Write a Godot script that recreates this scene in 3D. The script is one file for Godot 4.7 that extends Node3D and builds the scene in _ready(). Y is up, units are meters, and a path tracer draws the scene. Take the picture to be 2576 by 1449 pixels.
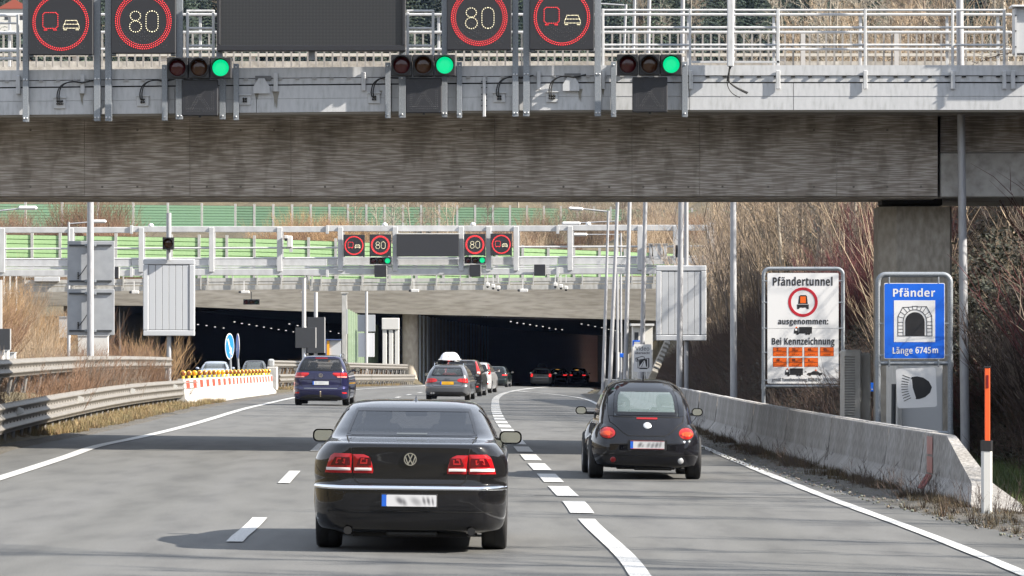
extends Node3D
# A motorway running towards a tunnel portal. x right, y up, -z along the road; "px" helpers turn a place on a 2576 x 1449 survey grid and a distance into metres.
const F := 11206.0
const CX := 1288.0
const HY := 847.5
const CAMH := 2.1
const ORDER := ["first", "second", "third", "fourth", "fifth", "sixth", "seventh", "eighth", "ninth", "tenth", "eleventh", "twelfth", "thirteenth", "fourteenth"]

var taken := {}
var mats := {}
var rng := RandomNumberGenerator.new()


class MB:
	extends RefCounted
	var v := PackedVector3Array()
	var n := PackedVector3Array()
	var c := PackedColorArray()
	var col := Color(1, 1, 1)
	var use_col := false

	func tri(a: Vector3, b: Vector3, d: Vector3) -> void:
		var m := (b - a).cross(d - a).normalized()
		tri_n(a, b, d, m, m, m)

	func tri_n(a: Vector3, b: Vector3, d: Vector3, na: Vector3, nb: Vector3, nd: Vector3) -> void:
		v.append(a); v.append(d); v.append(b)
		n.append(na); n.append(nd); n.append(nb)
		if use_col:
			c.append(col); c.append(col); c.append(col)

	func quad(a: Vector3, b: Vector3, d: Vector3, e: Vector3) -> void:
		tri(a, b, d)
		tri(a, d, e)

	func quad_n(a: Vector3, b: Vector3, d: Vector3, e: Vector3, na: Vector3, nb: Vector3, nd: Vector3, ne: Vector3) -> void:
		tri_n(a, b, d, na, nb, nd)
		tri_n(a, d, e, na, nd, ne)

	func box(at: Vector3, size: Vector3, bas := Basis(), bev := 0.0) -> void:
		var h := size * 0.5
		if bev <= 0.0:
			var p := []
			for k in 8:
				p.append(at + bas * Vector3(h.x * (1 if k & 1 else -1), h.y * (1 if k & 2 else -1), h.z * (1 if k & 4 else -1)))
			quad(p[4], p[5], p[7], p[6])
			quad(p[1], p[0], p[2], p[3])
			quad(p[5], p[1], p[3], p[7])
			quad(p[0], p[4], p[6], p[2])
			quad(p[6], p[7], p[3], p[2])
			quad(p[0], p[1], p[5], p[4])
			return
		var b: float = minf(bev, minf(h.x, minf(h.y, h.z)) * 0.9)
		var q := {}
		for k in 8:
			var s := Vector3(1 if k & 1 else -1, 1 if k & 2 else -1, 1 if k & 4 else -1)
			q[k] = [at + bas * (s * Vector3(h.x, h.y - b, h.z - b)), at + bas * (s * Vector3(h.x - b, h.y, h.z - b)), at + bas * (s * Vector3(h.x - b, h.y - b, h.z))]
		for f in [[2, 4, 5, 7, 6], [2, 1, 0, 2, 3], [0, 5, 1, 3, 7], [0, 0, 4, 6, 2], [1, 6, 7, 3, 2], [1, 0, 1, 5, 4]]:
			var a: int = f[0]
			quad(q[f[1]][a], q[f[2]][a], q[f[3]][a], q[f[4]][a])
			for i in 4:
				var k0: int = f[1 + i]
				var k1: int = f[1 + (i + 1) % 4]
				var bit: int = k0 ^ k1
				var along := 0 if bit == 1 else (1 if bit == 2 else 2)
				var other := 3 - a - along
				if other > a:
					quad(q[k1][a], q[k0][a], q[k0][other], q[k1][other])
		for k in 8:
			var odd: bool = (int(k & 1 != 0) + int(k & 2 != 0) + int(k & 4 != 0)) % 2 == 1
			if odd:
				tri(q[k][0], q[k][1], q[k][2])
			else:
				tri(q[k][0], q[k][2], q[k][1])

	func tube(pts: Array, radii, sides := 8, caps := true) -> void:
		var count := pts.size()
		var rings := []
		var nors := []
		var prev := Vector3.ZERO
		for i in count:
			var t: Vector3 = (pts[mini(i + 1, count - 1)] - pts[maxi(i - 1, 0)]).normalized()
			if prev == Vector3.ZERO:
				prev = Vector3.RIGHT if absf(t.x) < 0.9 else Vector3.UP
			var u: Vector3 = (prev - t * prev.dot(t)).normalized()
			prev = u
			var w := t.cross(u)
			var r: float = radii if not radii is Array else radii[mini(i, radii.size() - 1)]
			var ring := PackedVector3Array()
			var nor := PackedVector3Array()
			for k in sides:
				var a := TAU * k / sides
				var d := u * cos(a) + w * sin(a)
				ring.append(pts[i] + d * r)
				nor.append(d)
			rings.append(ring)
			nors.append(nor)
		for i in count - 1:
			for k in sides:
				var k2 := (k + 1) % sides
				quad_n(rings[i][k], rings[i][k2], rings[i + 1][k2], rings[i + 1][k], nors[i][k], nors[i][k2], nors[i + 1][k2], nors[i + 1][k])
		if caps:
			for k in range(1, sides - 1):
				tri(rings[0][0], rings[0][k + 1], rings[0][k])
				tri(rings[count - 1][0], rings[count - 1][k], rings[count - 1][k + 1])

	func ext(poly: PackedVector2Array, z0: float, z1: float, xf := Transform3D()) -> void:
		var pl := poly
		var area := 0.0
		for i in pl.size():
			area += pl[i].cross(pl[(i + 1) % pl.size()])
		if area < 0:
			pl = pl.duplicate()
			pl.reverse()
		var t := Geometry2D.triangulate_polygon(pl)
		for i in range(0, t.size(), 3):
			var a := pl[t[i]]
			var b := pl[t[i + 1]]
			var d := pl[t[i + 2]]
			if (b - a).cross(d - a) < 0:
				var sw := b
				b = d
				d = sw
			tri(xf * Vector3(a.x, a.y, z1), xf * Vector3(b.x, b.y, z1), xf * Vector3(d.x, d.y, z1))
			tri(xf * Vector3(a.x, a.y, z0), xf * Vector3(d.x, d.y, z0), xf * Vector3(b.x, b.y, z0))
		for i in pl.size():
			var a := pl[i]
			var b := pl[(i + 1) % pl.size()]
			quad(xf * Vector3(a.x, a.y, z0), xf * Vector3(b.x, b.y, z0), xf * Vector3(b.x, b.y, z1), xf * Vector3(a.x, a.y, z1))

	func lathe(prof: Array, sides: int, xf := Transform3D()) -> void:   # prof: [r, y], around y
		var rows := []
		for p in prof:
			var r := PackedVector3Array()
			for k in sides + 1:
				var a := TAU * k / sides
				r.append(xf * Vector3(cos(a) * p[0], p[1], -sin(a) * p[0]))
			rows.append(r)
		grid(rows)

	func grid(rows: Array, skip = null) -> void:   # smooth sheet; normal = along the row x towards the next row
		var h := rows.size()
		var w: int = rows[0].size()
		var closed: bool = rows[0][0].is_equal_approx(rows[0][w - 1]) and w > 3
		var nn := []
		for i in h:
			var r := PackedVector3Array()
			var i0 := maxi(i - 1, 0)
			var i1 := mini(i + 1, h - 1)
			for j in w:
				var j0 := j - 1
				var j1 := j + 1
				if j0 < 0:
					j0 = w - 2 if closed else 0
				if j1 >= w:
					j1 = 1 if closed else w - 1
				var du: Vector3 = rows[i][j1] - rows[i][j0]
				if du.length_squared() < 1e-12:
					du = rows[i1][j1] - rows[i1][j0] + rows[i0][j1] - rows[i0][j0]
				r.append(du.cross(rows[i1][j] - rows[i0][j]).normalized())
			nn.append(r)
		for i in h - 1:
			for j in w - 1:
				if skip != null and skip.call(i, j):
					continue
				quad_n(rows[i][j], rows[i][j + 1], rows[i + 1][j + 1], rows[i + 1][j], nn[i][j], nn[i][j + 1], nn[i + 1][j + 1], nn[i + 1][j])

	func mesh() -> ArrayMesh:
		var a := []
		a.resize(Mesh.ARRAY_MAX)
		a[Mesh.ARRAY_VERTEX] = v
		a[Mesh.ARRAY_NORMAL] = n
		if use_col or c.size() == v.size():
			a[Mesh.ARRAY_COLOR] = c
		var m := ArrayMesh.new()
		m.add_surface_from_arrays(Mesh.PRIMITIVE_TRIANGLES, a)
		return m


func numbered(called: String) -> String:
	taken[called] = taken.get(called, -1) + 1
	return called if taken[called] == 0 else "%s_%03d" % [called, taken[called]]


func tag(o: Node, label: String, category := "", group := "", kind := "") -> Node:
	o.set_meta("label", label)
	if category:
		o.set_meta("category", category)
	if group:
		o.set_meta("group", group)
	if kind:
		o.set_meta("kind", kind)
	return o


func thing(called: String, label: String, category: String, at := Vector3.ZERO, turn := 0.0, group := "") -> Node3D:
	var o := Node3D.new()
	o.name = numbered(called)
	add_child(o, true)
	o.position = at
	o.rotation.y = turn
	tag(o, label, category, group)
	return o


func put(b: MB, called: String, m: Material, parent: Node = null) -> MeshInstance3D:
	return put_mesh(b.mesh(), called, m, parent)


func put_mesh(mesh: Mesh, called: String, m: Material, parent: Node = null) -> MeshInstance3D:
	var o := MeshInstance3D.new()
	o.mesh = mesh
	o.material_override = m
	if parent == null:
		o.name = numbered(called)
		add_child(o, true)
	else:
		o.name = called
		parent.add_child(o, true)
	return o


func struct(b: MB, called: String, m: Material, label: String) -> MeshInstance3D:
	var o := put(b, called, m)
	tag(o, label, "", "", "structure")
	return o


func dup(o: Node3D, label: String, at: Vector3, turn := 0.0, scl := Vector3.ONE, mat: Material = null) -> Node3D:
	var r: Node3D = o.duplicate()
	var base := String(o.name)
	if base.length() > 4 and base[base.length() - 4] == "_" and base.right(3).is_valid_int():
		base = base.left(base.length() - 4)
	r.name = numbered(base)
	add_child(r, true)
	r.position = at
	r.rotation = Vector3(0, turn, 0)
	r.scale = scl
	if label:
		r.set_meta("label", label)
	if mat:
		if r is MeshInstance3D:
			r.material_override = mat
		for k in r.get_children():
			if k is MeshInstance3D:
				k.material_override = mat
	return r


# ---------------------------------------------------------------- places
func px(x: float, y: float, d: float) -> Vector3:
	return Vector3((x - CX) * d / F, CAMH + (HY - y) * d / F, -d)


func crossfall(d: float) -> float:
	return 0.012 + 0.010 * smoothstep(160.0, 260.0, d)


func ground(x: float, d: float) -> float:
	var t := (d - 117.0) / 12.0
	var g := -0.0075 * 12.0 * (log(1.0 + exp(t)) if t < 30.0 else t)
	return g - crossfall(d) * (clampf(x, -14.0, 8.0) + 0.97)


func road_at(x: float, y: float) -> Vector3:   # where the line of sight through that survey place meets the road
	var lo := 5.0
	var hi := 700.0
	for k in 50:
		var d := (lo + hi) * 0.5
		if CAMH + (HY - y) * d / F > ground((x - CX) * d / F, d):
			lo = d
		else:
			hi = d
	var dd := (lo + hi) * 0.5
	return Vector3((x - CX) * dd / F, ground((x - CX) * dd / F, dd), -dd)


func curve_at(pts: Array, d: float) -> float:   # pts [[d, value], ...], smooth
	if d <= pts[0][0]:
		return pts[0][1] + (pts[1][1] - pts[0][1]) / (pts[1][0] - pts[0][0]) * (d - pts[0][0])
	for i in pts.size() - 1:
		if d <= pts[i + 1][0]:
			var a: Array = pts[maxi(i - 1, 0)]
			var b: Array = pts[i]
			var c: Array = pts[i + 1]
			var e: Array = pts[mini(i + 2, pts.size() - 1)]
			return cubic_interpolate_in_time(b[1], c[1], a[1], e[1], (d - b[0]) / (c[0] - b[0]), c[0] - b[0], a[0] - b[0] - (0.001 if i == 0 else 0.0), e[0] - b[0] + (0.001 if i + 2 >= pts.size() else 0.0))
	return pts[-1][1]


# ---------------------------------------------------------------- materials
func lin(r: float, g: float, b: float) -> Color:
	return Color(r, g, b).linear_to_srgb()


func noise(seed_: int, freq: float, stops: Array, size := 512, kind := FastNoiseLite.TYPE_SIMPLEX_SMOOTH, octaves := 4, bump := false) -> NoiseTexture2D:
	var t := NoiseTexture2D.new()
	t.width = size
	t.height = size
	t.seamless = true
	t.seamless_blend_skirt = 0.2
	var f := FastNoiseLite.new()
	f.seed = seed_
	f.noise_type = kind
	f.frequency = freq
	f.fractal_octaves = octaves
	t.noise = f
	if stops:
		var g := Gradient.new()
		var offs := PackedFloat32Array()
		var cols := PackedColorArray()
		for s in stops:
			offs.append(s[0])
			cols.append(s[1])
		g.offsets = offs
		g.colors = cols
		t.color_ramp = g
	return t


func flat(called: String, color: Color, rough := 0.6, metal := 0.0) -> StandardMaterial3D:
	if mats.has(called):
		return mats[called]
	var m := StandardMaterial3D.new()
	m.resource_name = called
	m.albedo_color = color.linear_to_srgb()
	m.roughness = rough
	m.metallic = metal
	mats[called] = m
	return m


func worn(called: String, tex: Texture2D, scl: Vector3, tint := Color(1, 1, 1), rough := 0.8, metal := 0.0, over: Texture2D = null, bump: Texture2D = null, bump_cm := 0.3) -> StandardMaterial3D:
	var m := flat(called, tint, rough, metal)
	m.albedo_texture = tex
	m.uv1_triplanar = true
	m.uv1_world_triplanar = true
	m.uv1_scale = scl
	m.uv1_triplanar_sharpness = 4.0
	if over:
		m.detail_enabled = true
		m.detail_albedo = over
		m.detail_blend_mode = BaseMaterial3D.BLEND_MODE_MUL
		m.detail_uv_layer = BaseMaterial3D.DETAIL_UV_2
		m.uv2_triplanar = true
		m.uv2_world_triplanar = true
		m.uv2_scale = scl * 0.13
	if bump:
		m.heightmap_enabled = true
		m.heightmap_texture = bump
		m.heightmap_scale = bump_cm
	return m


func glow(called: String, color: Color, energy: float) -> StandardMaterial3D:
	var m := flat(called, color * 0.3, 0.4)
	m.emission_enabled = true
	m.emission = color.linear_to_srgb()
	m.emission_energy_multiplier = energy
	return m


func paint(called: String, color: Color, metal := 0.0, rough := 0.3) -> StandardMaterial3D:
	var m := flat(called, color, rough, metal)
	m.clearcoat_enabled = true
	m.clearcoat = 1.0
	m.clearcoat_roughness = 0.03
	m.metallic_specular = 0.1
	return m


func pane(called: String, color: Color, alpha: float) -> StandardMaterial3D:
	var m := flat(called, color, 0.04)
	m.transparency = BaseMaterial3D.TRANSPARENCY_ALPHA
	m.albedo_color.a = alpha
	return m


# ---------------------------------------------------------------- lettering and flat shapes
func text(s: String, x0: float, x1: float, base: float, cap: float, z: float, m: Material, parent: Node, bold := false, called := "lettering") -> void:
	var t := TextMesh.new()
	var f := SystemFont.new()
	f.font_names = PackedStringArray(["Droid Sans"])
	if bold:
		f.font_weight = 700
	t.font = f
	t.text = s
	t.font_size = 96
	t.pixel_size = cap / (96.0 * 0.714)
	t.depth = 0.004
	t.curve_step = 2.0
	t.horizontal_alignment = HORIZONTAL_ALIGNMENT_LEFT
	t.vertical_alignment = VERTICAL_ALIGNMENT_BOTTOM
	var box := t.get_aabb()
	var o := put_mesh(t, called, m, parent)
	var k := (x1 - x0) / maxf(box.size.x, 1e-4)
	o.scale = Vector3(k, 1, 1)
	var probe := TextMesh.new()
	probe.font = f
	probe.text = "H"
	probe.font_size = 96
	probe.pixel_size = t.pixel_size
	probe.vertical_alignment = VERTICAL_ALIGNMENT_BOTTOM
	o.position = Vector3(x0 - box.position.x * k, base - probe.get_aabb().position.y, z)


func rect(b: MB, x0: float, y0: float, x1: float, y1: float, z0: float, z1: float) -> void:
	b.box(Vector3((x0 + x1) / 2, (y0 + y1) / 2, (z0 + z1) / 2), Vector3(absf(x1 - x0), absf(y1 - y0), absf(z1 - z0)))


func ell(cx: float, cy: float, rx: float, ry: float, n := 32, a0 := 0.0, a1 := TAU) -> PackedVector2Array:
	var p := PackedVector2Array()
	for k in (n if is_equal_approx(a1 - a0, TAU) else n + 1):
		var a := a0 + (a1 - a0) * k / n
		p.append(Vector2(cx + cos(a) * rx, cy + sin(a) * ry))
	return p


func ring(b: MB, c: Vector2, r0: float, r1: float, z0: float, z1: float, n := 40) -> void:
	for k in n:
		var p := PackedVector2Array([c + Vector2.from_angle(TAU * k / n) * r1, c + Vector2.from_angle(TAU * (k + 1) / n) * r1, c + Vector2.from_angle(TAU * (k + 1) / n) * r0, c + Vector2.from_angle(TAU * k / n) * r0])
		b.ext(p, z0, z1)


func rrect(x0: float, y0: float, x1: float, y1: float, r: float, n := 5) -> PackedVector2Array:
	var p := PackedVector2Array()
	for k in 4:
		var c := Vector2(x1 - r if k == 0 or k == 3 else x0 + r, y1 - r if k < 2 else y0 + r)
		for i in n + 1:
			p.append(c + Vector2.from_angle(PI / 2 * (k + float(i) / n)) * r)
	return p


func line2(b: MB, pts: Array, w: float, z0: float, z1: float) -> void:
	for i in pts.size() - 1:
		var a: Vector2 = pts[i]
		var d: Vector2 = pts[i + 1]
		var s := (d - a).normalized() * w * 0.5
		var o := Vector2(-s.y, s.x)
		b.ext(PackedVector2Array([a - s - o, d + s - o, d + s + o, a - s + o]), z0, z1 + 0.0001 * i)
var barrier_path := [[40.0, 6.9], [56.0, 5.85], [66.0, 5.35], [76.0, 4.95], [88.0, 4.6], [100.0, 4.38], [125.0, 4.2], [150.0, 4.15], [200.0, 4.4], [254.0, 4.85], [340.0, 6.6]]
var guard_path := [[40.0, -7.5], [80.0, -9.2], [110.0, -10.05], [152.0, -10.8], [195.0, -12.1], [236.0, -12.6], [272.0, -10.6], [300.0, -8.9], [330.0, -7.4], [352.0, -6.4]]
var left_edge := []
var hills := FastNoiseLite.new()


func right_start(d: float) -> float:
	return curve_at(barrier_path, clampf(d, 40.0, 340.0)) + 0.6 + lerpf(3.0, 1.3, smoothstep(78.0, 105.0, d))


func terrain(x: float, d: float) -> float:
	var g := ground(x, minf(d, 352.0)) - 0.06
	var bump := hills.get_noise_2d(x * 1.0, d * 1.0)
	if d < 349.0:
		var e := x - right_start(d)
		if e > 0.0:
			var steep := 0.95 - 0.42 * smoothstep(80.0, 87.0, d) * (1.0 - smoothstep(106.0, 113.0, d))
			var rise := minf(e * steep, 6.2) + maxf(0.0, e - 6.5) * 0.22
			rise = maxf(rise, 0.0) * smoothstep(0.0, 1.2, e)
			return g + rise + bump * 0.5 * smoothstep(0.3, 3.0, e)
		var gx := curve_at(guard_path, clampf(d, 40.0, 352.0))
		var l := gx - x
		if l > 0.0:
			var up := 0.9 * smoothstep(0.15, 1.0, l) * (1.0 - smoothstep(140.0, 156.0, d))
			up += 0.55 * smoothstep(0.2, 1.1, l) * smoothstep(238.0, 262.0, d) * (1.0 - smoothstep(1.8, 3.6, l))
			var f := -29.0 - x
			if f > 0.0:
				up += minf(f * 0.7, 5.0) + maxf(0.0, f - 8.0) * 0.12 + bump * 0.6 * smoothstep(0.0, 3.0, f)
			return g + up
		return g
	var roof := 4.6 + (d - 349.0) * 0.052
	roof += maxf(0.0, d - 400.0) * 0.012 + maxf(0.0, d - 560.0) * 0.16 + maxf(0.0, d - 700.0) * 0.08
	return roof + bump * (0.3 + 0.012 * maxf(0.0, d - 400.0)) + clampf((x - 5.0) * 0.03, -1.0, 6.0)


func path_of(pts: Array) -> Array:
	var out := []
	for p in pts:
		var g := road_at(p[0], p[1])
		out.append([-g.z, g.x])
	out.sort_custom(func(a, b): return a[0] < b[0])
	return out


func stripe(b: MB, path: Array, d0: float, d1: float, w: float, lift := 0.012, rag := 0.0) -> void:
	var steps := maxi(2, int((d1 - d0) / 1.2))
	var pl := Vector3.ZERO
	var pr := Vector3.ZERO
	for i in steps + 1:
		var d := lerpf(d0, d1, float(i) / steps)
		var x := curve_at(path, d)
		var wl := w * 0.5 + (rng.randf_range(-rag, rag) if rag else 0.0)
		var wr := w * 0.5 + (rng.randf_range(-rag, rag) if rag else 0.0)
		var l := Vector3(x - wl, ground(x - wl, d) + lift, -d)
		var r := Vector3(x + wr, ground(x + wr, d) + lift, -d)
		if i > 0:
			b.quad(pl, pr, r, l)
		pl = l
		pr = r


func build_view() -> void:
	var cam := Camera3D.new()
	cam.name = "camera"
	cam.projection = Camera3D.PROJECTION_FRUSTUM
	cam.near = 0.5
	cam.far = 3000.0
	cam.size = 0.5 * 1449.0 / F
	cam.frustum_offset = Vector2(0, 0.5 * (HY - 724.5) / F)
	cam.position = Vector3(0, CAMH, 0)
	add_child(cam)
	cam.current = true
	var env := Environment.new()
	env.background_mode = Environment.BG_SKY
	var sm := ProceduralSkyMaterial.new()
	sm.sky_top_color = lin(0.36, 0.41, 0.50)
	sm.sky_horizon_color = lin(0.62, 0.64, 0.66)
	sm.sky_curve = 0.16
	sm.ground_bottom_color = lin(0.16, 0.16, 0.15)
	sm.ground_horizon_color = lin(0.40, 0.41, 0.42)
	sm.sun_angle_max = 40.0
	sm.sun_curve = 0.12
	sm.sky_energy_multiplier = 0.92
	sm.sky_cover = noise(71, 0.006, [[0.0, Color(0, 0, 0, 0)], [0.52, Color(0.5, 0.5, 0.5, 0.0)], [0.75, Color(0.62, 0.62, 0.62, 0.35)], [1.0, Color(0.7, 0.7, 0.7, 0.5)]], 512, FastNoiseLite.TYPE_SIMPLEX_SMOOTH, 5)
	sm.sky_cover_modulate = Color(1, 1, 1, 0.5)
	var sky := Sky.new()
	sky.sky_material = sm
	env.sky = sky
	env.tonemap_mode = Environment.TONE_MAPPER_LINEAR
	env.tonemap_exposure = 3.2
	env.sdfgi_enabled = true
	env.ssao_enabled = true
	env.ssil_enabled = true
	env.fog_enabled = true
	env.fog_light_color = lin(0.40, 0.55, 0.95)
	env.fog_density = 0.00002
	var we := WorldEnvironment.new()
	we.name = "world"
	we.environment = env
	add_child(we)
	var sun := DirectionalLight3D.new()
	sun.name = "sun"
	sun.light_energy = 1.45
	sun.light_color = lin(1.0, 0.925, 0.82)
	sun.light_angular_distance = 0.6
	sun.shadow_enabled = true
	add_child(sun)
	var el := deg_to_rad(34.0)
	var az := deg_to_rad(14.0)
	sun.look_at_from_position(Vector3(cos(el) * cos(az), sin(el), cos(el) * sin(az)) * 100.0, Vector3.ZERO)


func build_setting() -> void:
	hills.seed = 5
	hills.frequency = 0.09
	hills.fractal_octaves = 3
	var asphalt := worn("asphalt", noise(3, 0.33, [[0.0, lin(0.06, 0.06, 0.059)], [0.45, lin(0.108, 0.109, 0.107)], [0.62, lin(0.128, 0.128, 0.124)], [1.0, lin(0.24, 0.235, 0.22)]], 512, FastNoiseLite.TYPE_SIMPLEX, 3), Vector3(0.36, 0.36, 0.36), Color(1, 1, 1), 0.85, 0.0, noise(4, 0.012, [[0.0, lin(0.66, 0.66, 0.67)], [0.5, lin(0.88, 0.88, 0.88)], [1.0, Color(1, 1, 1)]], 512, FastNoiseLite.TYPE_SIMPLEX_SMOOTH, 7), noise(6, 0.5, [], 256, FastNoiseLite.TYPE_SIMPLEX, 2), 0.35)
	asphalt.uv2_scale = Vector3(0.22, 0.22, 0.035)
	asphalt.metallic_specular = 0.35
	asphalt.vertex_color_use_as_albedo = true
	var right_line := path_of([[2564.9, 1441.6], [2311, 1337.9], [2127.3, 1270.3], [1957.5, 1203.8], [1787.6, 1133.7], [1560, 1043], [1428.6, 996.9], [1378.6, 991], [1323.6, 986], [1303, 983]])
	var lane := path_of([[600, 1353], [718, 1212], [790, 1138], [1010, 997.6], [1030, 993], [1067, 986.4], [1120, 978]])
	var block := path_of([[1609, 1449], [1472, 1303], [1450.6, 1271.8], [1412.2, 1233.4], [1380.7, 1200.6], [1333.5, 1150.3], [1278.8, 1086.1], [1258, 1057], [1250.5, 1040.8], [1246, 1014.4], [1247.3, 1004.3], [1278.8, 986.7], [1322.9, 978.6], [1366.9, 974.2], [1460, 968.5]])
	var road := MB.new()
	var rows := []
	for i in 132:
		var d := 26.0 + i * 2.5
		var r := PackedVector3Array()
		var x0 := curve_at(left_edge, d) - 1.25 + 0.12 * hills.get_noise_2d(d * 3.0, 90.0)
		var x1 := curve_at(barrier_path, clampf(d, 40.0, 340.0)) - 0.55 + 0.15 * hills.get_noise_2d(d * 4.0, 50.0)
		for j in 73:
			var x := lerpf(x0, x1, j / 72.0)
			r.append(Vector3(x, ground(x, d), -d))
		rows.append(r)
	road.grid(rows)
	road.use_col = true
	for p in road.v:   # tyre-polished tracks and the darker oil line between them, lane by lane
		var d := -p.z
		var l0 := curve_at(left_edge, d)
		var l1 := curve_at(lane, d)
		var l2 := curve_at(block, minf(d, 300.0))
		var l3: float = curve_at(right_line, minf(d, 230.0))
		var tone := 1.0
		for c in [(l0 + l1) * 0.5 + 0.5, (l1 + l2) * 0.5, (l2 + l3) * 0.5]:
			tone -= 0.13 * exp(-pow((p.x - c) / 0.4, 2.0)) * (0.8 + 0.6 * hills.get_noise_2d(d * 1.5, c))
			tone += 0.05 * (exp(-pow((p.x - c - 0.8) / 0.3, 2.0)) + exp(-pow((p.x - c + 0.8) / 0.3, 2.0)))
		tone += 0.07 * hills.get_noise_2d(p.x * 2.0, d * 0.35)
		if p.x > l3 + 0.15 or p.x < l0 - 0.15:
			tone -= 0.12
		road.c.append(Color(tone, tone, tone * 0.99))
	struct(road, "road", asphalt, "grey asphalt motorway carriageway running to the tunnel")
	road = MB.new()
	rows = []
	for i in 44:
		var d := 30.0 + i * 7.4
		var r := PackedVector3Array()
		for j in 9:
			var x := lerpf(-27.5, curve_at(guard_path, d) - 3.6, j / 8.0)
			r.append(Vector3(x, terrain(x, d) + 0.05, -d))
		rows.append(r)
	road.grid(rows)
	struct(road, "opposite_road", asphalt, "asphalt carriageway for oncoming cars on the left")
	road = MB.new()
	rows = []
	for i in 30:
		var d := 346.0 + i * 7.0
		var r := PackedVector3Array()
		for j in 13:
			var x := lerpf(-40.0, 34.0, j / 12.0)
			r.append(Vector3(x, ground(x, d) - 0.004, -d))
		rows.append(r)
	road.grid(rows)
	struct(road, "tunnel_road", asphalt, "asphalt road inside the dark tunnel")
	# the ground itself: verge, banks and the hillside above the tunnel
	var ds := []
	var d0 := 24.0
	while d0 < 345.0:
		ds.append(d0)
		d0 += 2.5
	ds.append(345.9)
	ds.append(351.5)
	d0 = 358.0
	while d0 < 1500.0:
		ds.append(d0)
		d0 += 7.0 if d0 < 700.0 else 25.0
	var earth := worn("earth", noise(11, 0.06, [[0.0, lin(0.045, 0.038, 0.026)], [0.4, lin(0.10, 0.082, 0.05)], [0.6, lin(0.15, 0.12, 0.07)], [1.0, lin(0.20, 0.18, 0.11)]], 512, FastNoiseLite.TYPE_SIMPLEX_SMOOTH, 5), Vector3(0.45, 0.45, 0.45), Color(1, 1, 1), 0.95, 0.0, noise(12, 0.02, [[0.0, lin(0.5, 0.5, 0.42)], [1.0, Color(1, 1, 1)]], 512), noise(13, 0.15, [], 256), 4.0)
	var b := MB.new()
	rows = []
	var xs := []
	for j in 130:
		var t := j / 129.0 * 2.0 - 1.0
		xs.append(22.0 * t + 88.0 * signf(t) * pow(absf(t), 3.5))
	for d in ds:
		var r := PackedVector3Array()
		for x in xs:
			var wide := 1.0 + maxf(0.0, d - 500.0) / 400.0
			r.append(Vector3(x * wide, terrain(x * wide, d), -d))
		rows.append(r)
	b.grid(rows, func(i, j): return ds[i] > 344.0 and ds[i] < 352.0 and xs[j] > -29.0 and xs[j] < 9.4)
	struct(b, "ground", earth, "brown earth verges, banks and hillside above the tunnel")
	b = MB.new()
	var rr := FastNoiseLite.new()
	rr.seed = 8
	rr.frequency = 0.25
	for side in 2:
		rows = []
		for i in 230:
			var d := 34.0 + i * 1.4
			if side == 1 and d > 254.0:
				break
			var r := PackedVector3Array()
			var xa: float = curve_at(left_edge, d) - 1.2 if side == 0 else curve_at(barrier_path, clampf(d, 40.0, 340.0)) - 1.0
			var xb: float = curve_at(left_edge, d) - 1.9 if side == 0 else curve_at(barrier_path, clampf(d, 40.0, 340.0)) + 0.6
			for j in 7:
				var x := lerpf(xb, xa, j / 6.0) if side == 0 else lerpf(xa, xb, j / 6.0)
				var hump := 0.035 * sin(PI * j / 6.0) * (0.6 + rr.get_noise_2d(d * 4.0, x * 4.0))
				r.append(Vector3(x, ground(x, d) + (-0.02 if j == 0 or j == 6 else 0.006 + maxf(0.0, hump)), -d))
			rows.append(r)
		b.grid(rows)
	struct(b, "gravel_verge", worn("gravel", noise(15, 0.55, [[0.0, lin(0.045, 0.042, 0.037)], [0.5, lin(0.105, 0.10, 0.09)], [0.8, lin(0.16, 0.15, 0.135)], [1.0, lin(0.3, 0.28, 0.25)]], 256, FastNoiseLite.TYPE_SIMPLEX, 2), Vector3(1.6, 1.6, 1.6), Color(1, 1, 1), 0.95, 0.0, noise(16, 0.03, [[0.0, lin(0.55, 0.5, 0.42)], [1.0, Color(1, 1, 1)]], 256), noise(17, 0.5, [], 256), 2.0), "grey gravel and grit along the edges of the road")
	for k in [[59.5, 0.3, 4.6], [84.5, -8.2, -3.4], [101.0, -0.1, 4.2], [118.5, -0.4, 4.0], [127.0, -8.9, 3.8], [152.0, -0.6, 3.7], [171.0, -9.2, -0.7]]:
		b = MB.new()
		var last := Vector3.ZERO
		for i in 25:
			var x: float = lerpf(k[1], k[2], i / 24.0)
			var d: float = k[0] + 0.25 * hills.get_noise_2d(x * 8.0, k[0])
			var p := Vector3(x, ground(x, d) + 0.005, -d)
			if i > 0:
				b.quad(last, p, p + Vector3(0, 0, -0.09), last + Vector3(0, 0, -0.09))
			last = p
		struct(b, "road_seam", flat("tar", Color(0.03, 0.03, 0.031), 0.6), "thin dark tarred seam across the road")
	# painted lines
	var white := worn("road_paint", noise(21, 0.08, [[0.0, lin(0.16, 0.16, 0.155)], [0.36, lin(0.32, 0.32, 0.31)], [0.5, lin(0.43, 0.43, 0.42)], [1.0, lin(0.5, 0.5, 0.49)]], 512, FastNoiseLite.TYPE_SIMPLEX, 6), Vector3(0.8, 0.8, 0.4), Color(1, 1, 1), 0.7)
	b = MB.new()
	stripe(b, left_edge, 30.0, 345.0, 0.22)
	struct(b, "left_edge_line", white, "solid white line along the left edge of the road")
	b = MB.new()
	stripe(b, right_line, 32.0, right_line[-1][0], 0.155, 0.012, 0.01)
	struct(b, "right_edge_line", white, "solid white line along the right edge of the slip lane")
	var k := 0
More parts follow.
